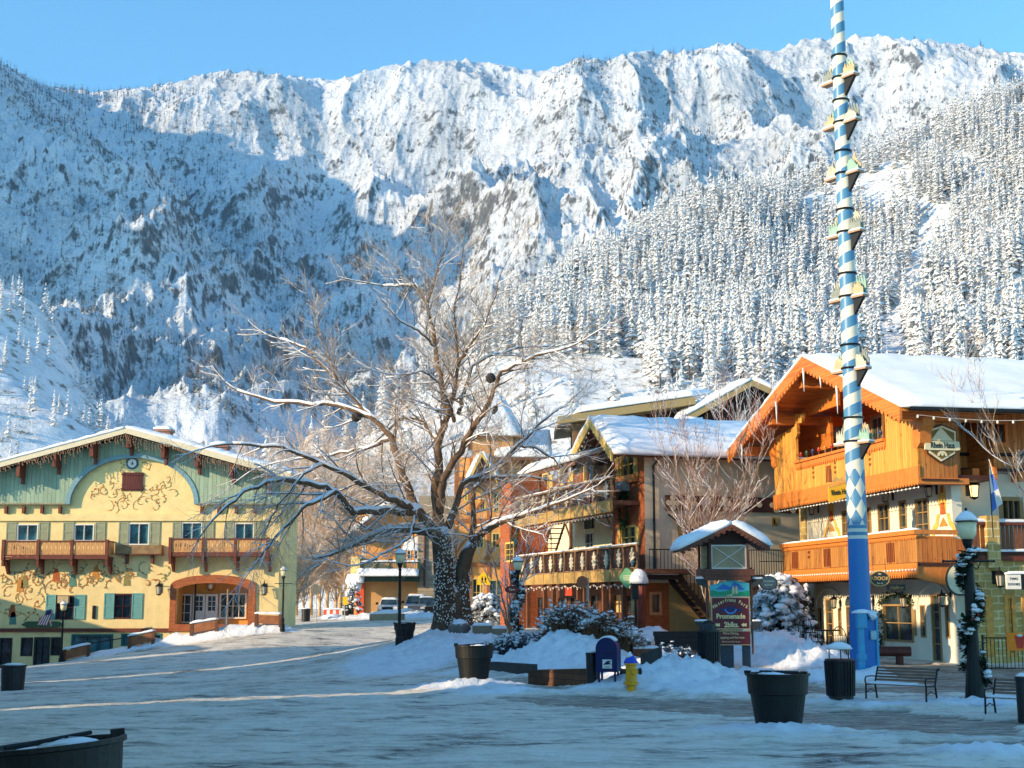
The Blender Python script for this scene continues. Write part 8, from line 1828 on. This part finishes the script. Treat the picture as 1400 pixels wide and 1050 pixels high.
# ================================================================ bare trees and shrubs
BARKM = mat_plain('dark_bark', lin(104, 80, 60), .9, .4, 5, grain=(1, 1, .5), bump=.6, frost=.10)
TWIG = mat_plain('frosted_twig', lin(176, 148, 120), .85, .3, 6, bump=0, frost=.22)
TWIGR = mat_plain('reddish_twig', lin(150, 112, 92), .85, .3, 6, bump=0, frost=.12)
class Tree:
    def __init__(s, seed): s.r = random.Random(seed); s.tr = MB(); s.br = MB(); s.tw = MB(); s.sn = MB()
    def snow(s, pts, rads, k=1.0, n=5):
        P_ = []; R_ = []
        for i, p in enumerate(pts):
            d = np.array(pts[min(i+1, len(pts)-1)])-np.array(pts[max(i-1, 0)]); h = math.hypot(d[0], d[1])/(np.linalg.norm(d)+1e-9)
            r = rads[i]; P_.append(np.array(p)+np.array((0, 0, r*.55+.02*k*h))); R_.append(max(.004, (r*.78+.022*k)*max(0, h-.25)/.75*s.r.uniform(.7, 1.15)))
        s.sn.tube(P_, R_, n, True)
    def wig(s, a, b, n, amp):
        a = np.array(a); b = np.array(b); L = np.linalg.norm(b-a); o = []
        for i in range(n+1):
            f = i/n; o.append(a+(b-a)*f+np.array([s.r.gauss(0, amp*L) for _ in range(3)])*math.sin(math.pi*f))
        return o
    def grow(s, p, d, L, r, lev, maxlev=3, up=.15, dens=1.0, snowlev=2):
        n = 5 if lev < maxlev else 3; pts = [np.array(p)]; d = np.array(d)/np.linalg.norm(d)
        for i in range(n):
            d = d+np.array([s.r.gauss(0, .11) for _ in range(3)])+np.array((0, 0, up*.35)); d /= np.linalg.norm(d); pts.append(pts[-1]+d*L/n)
        rads = [r*(1-.75*i/n) for i in range(n+1)]
        (s.br if lev < 2 else s.tw).tube(pts, rads, 5 if lev < 2 else 3, False)
        if lev <= snowlev: s.snow(pts, rads, .85 if lev < 2 else .32, 4)
        if lev < maxlev:
            m = max(2, int((8.5 if lev == 1 else 7.0)*dens*min(1.6, L/(1.8 if lev == 1 else .9))))
            for k in range(m):
                f = s.r.uniform(.2, 1); i = min(n-1, int(f*n)); q = pts[i]+(pts[i+1]-pts[i])*(f*n-i); t = pts[i+1]-pts[i]; t /= np.linalg.norm(t)
                w_ = np.array([s.r.gauss(0, 1) for _ in range(3)]); w_ -= t*np.dot(w_, t); w_ /= np.linalg.norm(w_); a = s.r.uniform(.5, 1.0)
                s.grow(q, t*math.cos(a)+w_*math.sin(a)+np.array((0, 0, up)), L*s.r.uniform(.42, .68), max(.0062, r*.36), lev+1, maxlev, up, dens, snowlev)
    def limb(s, pts, rads, step=.6, L1=(1.4, 3.0), up=.12, dens=1.0, start=.15, maxlev=3):
        """main limb given by points; resampled with a little wander, then set with side branches"""
        fine = []; fr = []
        for i in range(len(pts)-1):
            w_ = s.wig(pts[i], pts[i+1], 5, .022)
            for k in range(5): fine.append(w_[k]); fr.append(rads[i]+(rads[i+1]-rads[i])*k/5)
        fine.append(np.array(pts[-1])); fr.append(rads[-1])
        s.br.tube(fine, fr, 8, True); s.snow(fine, fr, 1.3, 6)
        acc = 0; tot = sum(np.linalg.norm(fine[i+1]-fine[i]) for i in range(len(fine)-1)); run = 0
        for i in range(len(fine)-1):
            seg = np.linalg.norm(fine[i+1]-fine[i]); acc += seg*dens; run += seg
            while acc > step and run/tot > start:
                acc -= step*s.r.uniform(.7, 1.3); t = (fine[i+1]-fine[i])/seg; w_ = np.array([s.r.gauss(0, 1) for _ in range(3)]); w_ -= t*np.dot(w_, t); w_ /= np.linalg.norm(w_); a = s.r.uniform(.6, 1.1)
                s.grow(fine[i], t*math.cos(a)+w_*math.sin(a)+np.array((0, 0, up)), s.r.uniform(*L1)*(1-.35*run/tot), min(fr[i]*.45, .036), 1, maxlev, up, 1.0)
            if run/tot <= start: acc = min(acc, step)
        s.grow(fine[-1], fine[-1]-fine[-3], L1[1]*.7, fr[-1], 1, maxlev, up)
    def build(s, o, bark=None, twig=None, smooth=True):
        bark = bark or BARKM; twig = twig or TWIG
        if s.tr.v: s.tr.build('trunk', bark, o, smooth=smooth)
        if s.br.v: b = s.br.build('branches', bark, o, smooth=True)
        if s.tw.v: tag(s.tw.build('twigs', twig, o), kind='stuff')
        if s.sn.v: s.sn.build('branch_snow', SNOWR, o, smooth=True)
# ---- the big bare tree
pb = G(618, 868); YT = float(pb[1]); bt = empty('bare_tree', pb, 'big spreading bare tree with snow along its limbs and light strings on its trunk', 'tree')
T = Tree(12); q_ = lambda x, y, dy=0: P(x, y, YT+dy)
T.tr.tube([q_(606, 872), q_(607, 850), q_(609, 815), q_(606, 775), q_(604, 742), q_(601, 722)], [.62, .47, .42, .40, .40, .34], 14)
T.tr.tube([q_(634, 874, .5), q_(632, 850, .5), q_(629, 815, .4), q_(631, 780, .3), q_(638, 758, .2), q_(646, 742, .1)], [.60, .44, .38, .34, .28, .22], 14)
T.tr.tube([q_(622, 872, .3), q_(622, 845, .3), q_(621, 815, .3), q_(619, 800, .3)], [.6, .5, .42, .25], 12)
LIMBS = [([(604,738,0),(592,722,-.6),(568,701,-1.3),(530,697,-2),(483,701,-2.8),(461,674,-3.4),(420,660,-4),(387,656,-4.5),(333,672,-5.2),(300,702,-5.8)], .25, .04),
 ([(604,742,0),(585,728,-.3),(555,722,-.6),(525,726,-1),(500,737,-1.4),(484,745,-1.8)], .20, .10),
 ([(575,705,-1),(566,690,-.6),(548,642,0),(536,598,.6),(509,571,1),(461,554,1.6),(376,550,2.5),(325,534,3)], .24, .04),
 ([(574,700,-1),(548,688,-2),(504,667,-2.6),(440,634,-3.2),(387,611,-3.8),(318,607,-4.4)], .19, .04),
 ([(509,571,1),(484,545,1.5),(456,517,2),(419,476,2.5),(383,464,3)], .11, .03),
 ([(462,522,1.9),(448,480,2.3),(435,444,2.6)], .06, .02),
 ([(602,728,0),(598,700,.2),(595,667,.3),(600,603,.5),(611,571,.5),(605,533,.6),(595,475,.8),(584,416,1),(568,390,1.2),(524,391,1.6)], .27, .03),
 ([(584,416,1),(598,372,1.3),(610,340,1.5)], .07, .02),
 ([(611,571,.5),(621,535,.2),(627,496,0),(621,430,-.4),(631,356,-.8)], .14, .02),
 ([(627,496,0),(646,466,-.6),(664,443,-1),(684,376,-1.5)], .08, .02),
 ([(600,700,0),(606,655,-.4),(643,592,-1.2),(669,549,-1.8),(685,508,-2.3),(733,486,-3),(774,476,-3.5)], .20, .03),
 ([(612,720,0),(621,700,.5),(632,662,1),(675,641,1.8),(707,609,2.4),(742,576,3),(768,556,3.4)], .18, .03),
 ([(646,744,.1),(660,728,-.5),(690,712,-1.2),(716,705,-1.8),(745,694,-2.4),(762,688,-2.8)], .19, .05),
 ([(645,745,.2),(648,710,.6),(647,670,1),(660,655,1.3),(690,652,1.7),(726,652,2)], .14, .03),
 ([(600,605,.5),(588,590,1),(579,576,1.4),(548,571,2),(522,596,2.6)], .12, .03),
 ([(621,576,.4),(612,548,-.5),(600,523,-1),(578,507,-1.6),(556,512,-2)], .09, .02),
 ([(627,565,0),(636,530,.8),(646,500,1.2),(672,486,1.8),(707,476,2.4),(758,474,3)], .10, .02),
 ([(460,672,-3.4),(420,690,-4.4),(388,722,-5),(362,752,-5.4),(345,776,-5.6)], .10, .02),
 ([(440,634,-3.2),(415,648,-4.2),(380,690,-4.8),(360,730,-5)], .07, .02),
 ([(536,600,.6),(505,612,1.8),(455,622,2.8),(400,628,3.6),(352,640,4)], .09, .02),
 ([(568,702,-1.3),(560,735,-2.4),(535,752,-3),(500,770,-3.6)], .07, .02),
 ([(707,609,2.4),(732,612,2.8),(758,628,3.2),(775,650,3.4)], .06, .02),
 ([(595,475,.8),(572,452,.2),(548,440,-.4),(530,420,-.8)], .06, .02)]
for pts, r0, r1 in LIMBS:
    n_ = len(pts); T.limb([q_(*p) for p in pts], [r0+(r1-r0)*(i/(n_-1))**.7 for i in range(n_)], step=(.40 if pts[-1][0] > 365 else .62), L1=(1.2, 2.9), dens=1.0, start=.12, up=(-.12 if pts[-1][0] < 365 and pts[-1][1] > 600 else .12))
TB = T.tr.build('trunk', mat_plain('snowy_bark', lin(92, 72, 56), .9, .45, 4, grain=(1, 1, .6), bump=.9, frost=.42), bt, smooth=True); T.tr = MB(); T.build(bt)
lt = MB(); rnd = random.Random(9)
for k in range(760):
    f = rnd.random(); left = rnd.random() < .58
    if left: c = q_(608, 870-f*140); r = .47-.06*f
    else: c = q_(631, 868-f*105, .4); r = .46-.10*f
    a = rnd.uniform(math.pi, 2*math.pi); lt.blob(c+np.array((r*math.cos(a), r*math.sin(a), 0)), .026, .03, 5, 4, 0)
tag(lt.build('light_string', BULB, bt), kind='stuff')
cd = MB()
for ph in range(3): cd.tube([q_(608, 870-f*140)+np.array(((.47-.06*f)*math.cos(f*60+ph*2.1), (.47-.06*f)*math.sin(f*60+ph*2.1), 0)) for f in np.linspace(0, 1, 260)], .012, 3, False)
cd.build('light_cord', BLACK, bt)
# lights also wound on the lowest limbs
lt = MB()
for pts in (LIMBS[0][0][:6], LIMBS[1][0], LIMBS[12][0][:4]):
    for i in range(len(pts)-1):
        for k in range(14):
            f = rnd.random(); a = q_(*pts[i]); b = q_(*pts[i+1]); c = a+(b-a)*f; an = rnd.uniform(math.pi, 2*math.pi); lt.blob(c+np.array((0, .25*math.sin(an), .2*math.cos(an))), .024, .028, 5, 4, 0)
tag(lt.build('light_string', BULB, bt), kind='stuff')
for x, y in ((671, 517), (487, 570)):
    t = MB(); c = q_(x, y, -1.8 if x > 600 else 1.0); t.blob(c, .22, .2, 10, 7, .12)
    o = t.build('hanging_basket', mat_plain('dark_ball', lin(50, 44, 40), .8, .3), bt)
# ---- generic bare trees
def bare(name, base, H, spread, seed, label, n_limbs=7, r=.12, cat='tree', bark=None, twig=None, maxlev=3, dens=1.0, up=.35, lean=.5, group=None):
    T = Tree(seed); o = empty(name, base, label, cat, group); b = np.array(base)
    T.tr.tube([b-(0, 0, .2), b+(0, 0, H*.12), b+(.02, 0, H*.3)], [r*1.2, r, r*.7], 8)
    for k in range(n_limbs):
        a = 2*math.pi*k/n_limbs+T.r.uniform(-.3, .3); s0 = b+np.array((0, 0, H*T.r.uniform(.08, .3))); sp = spread*T.r.uniform(.5, 1); h = H*T.r.uniform(.7, 1)
        m1 = s0+np.array((math.cos(a)*sp*.3, math.sin(a)*sp*.3, (h-.2*H)*.4)); m2 = b+np.array((math.cos(a)*sp*.75, math.sin(a)*sp*.75, h*.78)); e = b+np.array((math.cos(a)*sp, math.sin(a)*sp, h))
        T.limb([s0, m1, m2, e], [r*.55, r*.4, r*.25, r*.1], step=H*.055, L1=(H*.12, H*.26), up=up, dens=dens, maxlev=maxlev)
    T.build(o, bark, twig); return o
p = G(972, 880)+np.array((0, -.6, 0)); p[1] = min(p[1], 56.5)
p = P(972, 850, 55); p[2] = gz(p[0], 55)
bare('slender_tree', p, 8.6, 2.5, 3, 'slender many stemmed bare tree against the taupe hotel wall', 9, .07, bark=mat_plain('tan_bark', lin(150, 118, 92), .85, .3, 5, frost=.05), twig=TWIGR, dens=.8, maxlev=3)
p = P(1022, 700, 70); p[2] = 2; bare('slender_tree', p, 12.0, 1.6, 5, 'reddish bare tree rising behind the taupe wall below the lodge gable', 8, .1, bark=mat_plain('red_bark', lin(150, 96, 84), .85), twig=mat_plain('red_twig', lin(160, 104, 90), .85, .2), dens=.8, maxlev=2)
p = P(1462, 700, 43.5); p[2] = .4; bare('slender_tree', p, 9.6, 3.0, 8, 'bare tree reaching in over the restaurant roof at the right edge', 5, .08, bark=mat_plain('grey_bark', lin(120, 108, 100), .85), twig=TWIG, dens=.5)
p = G(697, 884); bare('garden_shrub', p, 4.3, 1.2, 11, 'upright multi stemmed bare shrub behind the frosted lamp post', 7, .07, 'shrub', bark=mat_plain('tan_bark', lin(150, 118, 92)), twig=TWIG, dens=.8, maxlev=2)
# thicket at the end of the street between inn and corner building: several frosted bushes
TH = [(398, 842, 7.0, 100), (415, 840, 9.0, 124), (437, 840, 10.5, 128), (459, 838, 9.5, 126), (480, 838, 7.5, 124), (405, 838, 12.5, 140), (447, 836, 13.5, 142), (478, 836, 12.5, 138), (530, 834, 12.0, 150), (600, 834, 12, 150)]
FT_ = mat_plain('golden_frost_twig', lin(206, 168, 128), .85, .25, 3, bump=0, frost=.3)
TH += [(425, 838, 13.5, 134), (465, 838, 14.5, 136)]; TH = [(a, b, c*(1.2 if c > 11 else 1), d) for a, b, c, d in TH]
labels_t = ['frosted bush tight against the right side of the inn', 'frosted bush behind the dark corner bin', 'tall frosted bush behind the stop sign', 'frosted bush behind the road barricade', 'frosted bush left of the corner building', 'tall hazy tree rising over the right side of the inn', 'tallest hazy frosted tree in the middle of the thicket', 'hazy frosted tree rising just left of the corner building', 'frosted tree behind the corner building roof', 'frosted tree behind the grey siding wing', 'tall golden frosted tree right of the inn lamp', 'tall golden frosted tree above the barricade']
prot = []
for k, ((x, y, H, Y), l_) in enumerate(zip(TH, labels_t)):
    b = P(x, y, Y); b[2] = gz(b[0], Y) if Y < 150 else 1.5
    if k < 3: o = bare('frosted_tree', b, 9.0, 4.2, 40+k, l_, 11, .10, 'tree', FT_, FT_, 3, 1.5, up=.2); prot.append(o)
    else: o = copy_tree(prot[k % 3])
    o.location = b; o.scale = (H/9,)*3; o.rotation_euler = (0, 0, k*1.3); tag(o, l_, 'tree', 'frosted thicket at the end of the street')
# ---- shrubs made of many short frosted stems
def stems(name, base, w, d, h, n_, label, mat, snow=.3, seed=1, cat='shrub', clumps=0, leafy=0):
    rnd = random.Random(seed); o = empty(name, base, label, cat); t = MB(); s_ = MB(); b = np.array(base)
    for k in range(n_):
        x, y = rnd.uniform(-w/2, w/2), rnd.uniform(-d/2, d/2); hh = h*rnd.uniform(.5, 1)*(1-.5*abs(2*x/w)**3); a = rnd.uniform(0, 6.28); ln = rnd.uniform(.05, .45)*hh
        p0 = np.array((b[0]+x, b[1]+y, gz(b[0]+x, b[1]+y)-.05)); p1 = p0+np.array((math.cos(a)*ln*.4, math.sin(a)*ln*.4, hh*.55)); p2 = p0+np.array((math.cos(a)*ln, math.sin(a)*ln, hh))
        t.tube([p0, p1, p2], [.014, .010, .005], 3, False)
        for q in range(3):
            f = rnd.uniform(.4, 1); c = p1+(p2-p1)*f; v = np.array([rnd.gauss(0, .12), rnd.gauss(0, .12), rnd.uniform(.02, .16)]); t.tube([c, c+v], [.008, .004], 3, False)
            if leafy and rnd.random() < leafy: u_ = np.cross(v, (0, 0, 1))*.5; t.add([c+v-u_, c+v*1.6, c+v+u_], [(0, 1, 2)])
            if rnd.random() < snow: s_.blob(c+v, rnd.uniform(.02, .06), rnd.uniform(.015, .035), 5, 4, .3)
        if rnd.random() < snow*.4: s_.blob(p2, rnd.uniform(.05, .11), rnd.uniform(.03, .06), 6, 4, .3)
    for k in range(clumps):
        x, y = rnd.uniform(-w*.4, w*.4), rnd.uniform(-d*.4, d*.4); s_.blob((b[0]+x, b[1]+y, gz(b[0]+x, b[1]+y)+h*rnd.uniform(.55, .85)), rnd.uniform(.15, .35), rnd.uniform(.08, .15), 9, 6, .3)
    t.build('stems', mat, o); tag(s_.build('clinging_snow', SNOWR, o, smooth=True), kind='stuff'); return o
HED = mat_plain('hedge_twig', lin(84, 80, 84), .85, .35, 8, bump=0, frost=.2); SHR = mat_plain('brown_shrub', lin(120, 88, 62), .85, .4, 8, bump=0, frost=.12)
stems('low_hedge', G(719, 899), 2.9, 1.2, .75, 900, 'low dark twiggy hedge dusted with snow left of the snowy shrubs', HED, .35, 2, 'hedge')
stems('snowy_shrub', G(783, 903), 1.9, 1.6, 1.15, 800, 'round brown shrub loaded with snow clumps above the brick bed', SHR, .5, 3, clumps=16, leafy=.5)
stems('snowy_shrub', G(835, 905), 1.9, 1.4, 1.05, 800, 'wide sunlit brown shrub with snow tufts behind the mailbox', SHR, .45, 4, clumps=9, leafy=.5)
stems('snowy_shrub', G(925, 920), 1.6, .8, .6, 260, 'thin dark grasses poking out of the ploughed snow pile', HED, .2, 5)
stems('snowy_shrub', G(945, 918), 1.0, .6, .5, 160, 'small rust coloured shrub tuft beside the hooped bin', mat_plain('rust_shrub', lin(150, 92, 62), .85, .3, 8, bump=0), .2, 6, leafy=.6)
# ---- evergreens bowed under snow
def snowy_evergreen(name, base, w, h, n_, label, seed=1, cat='shrub', sn=1.0):
    rnd = random.Random(seed); o = empty(name, base, label, cat); t = MB(); s_ = MB(); b = np.array(base)
    for k in range(n_):
        f = rnd.random()**.8; a = rnd.uniform(0, 6.283); R_ = w/2*(1-f*.75)*rnd.uniform(.35, 1.1); c = b+np.array((math.cos(a)*R_, math.sin(a)*R_, h*f*.9+.1)); ra = R_*.35+.1
        out = np.array((math.cos(a), math.sin(a), -.35)); side = np.array((-math.sin(a), math.cos(a), 0)); L = rnd.uniform(.25, .6)*w/3
        for q in range(9):
            v = out*rnd.uniform(.3, 1)*L+side*rnd.uniform(-.5, .5)*L+np.array((0, 0, rnd.uniform(-.12, .08))); u_ = np.cross(v, (0, 0, 1))*.16; t.add([c-u_, c+v, c+u_], [(0, 1, 2)]); t.add([c, c+v*.7+u_, c+v*1.1-(0, 0, .05)], [(0, 1, 2)])
        if rnd.random() < .42*sn: 
            cc = c+out*L*.45+np.array((0, 0, .06)); s_.blob(cc, rnd.uniform(.12, .3)*w/3.2, rnd.uniform(.06, .13), 9, 6, .28)
    t.tube([b-(0, 0, .2), b+(0, 0, h*.6)], [.1, .04], 6); t.build('foliage', mat_plain('dark_fir_leaf', lin(40, 50, 40), .9, .5, 5, bump=0, frost=.08), o); tag(s_.build('snow_load', SNOWR, o, smooth=True), kind='stuff'); return o
snowy_evergreen('snowy_evergreen', G(664, 856), 2.6, 2.0, 330, 'dark rounded evergreen bush bowed under snow beside the big tree', 2)
b = P(1068, 893, 50); b[2] = gz(b[0], 50); snowy_evergreen('snowy_evergreen', b, 2.6, 3.0, 620, 'snow laden spruce between the signboard and the white restaurant', 3)
b = P(1096, 893, 52); b[2] = gz(b[0], 52); snowy_evergreen('snowy_evergreen', b, 1.3, 2.7, 260, 'dark narrow evergreen beside the restaurant wall lamp', 4, sn=.4)
b = P(481, 845, 112); b[2] = gz(b[0], 112); snowy_evergreen('snowy_evergreen', b, 1.8, 2.6, 150, 'small snowy fir behind the corner tub at the far building', 5)

# ================================================================ haze
hz = MB().box((-3300, -300, -25), (3300, 4700, 1560)).build('haze', bpy.data.materials.new('haze_air')); tag(hz, kind='stuff', label='thin blue winter haze over the valley')
hm = hz.data.materials[0]; hm.use_nodes = True; ht = hm.node_tree; ht.nodes.remove(ht.nodes['Principled BSDF'])
pv_ = ht.nodes.new('ShaderNodeVolumePrincipled'); pv_.inputs['Color'].default_value = (.30, .62, 1.0, 1); pv_.inputs['Density'].default_value = HAZE
pv_.inputs['Anisotropy'].default_value = .2
ht.links.new(pv_.outputs[0], ht.nodes['Material Output'].inputs['Volume'])
print('objects', len(bpy.data.objects))
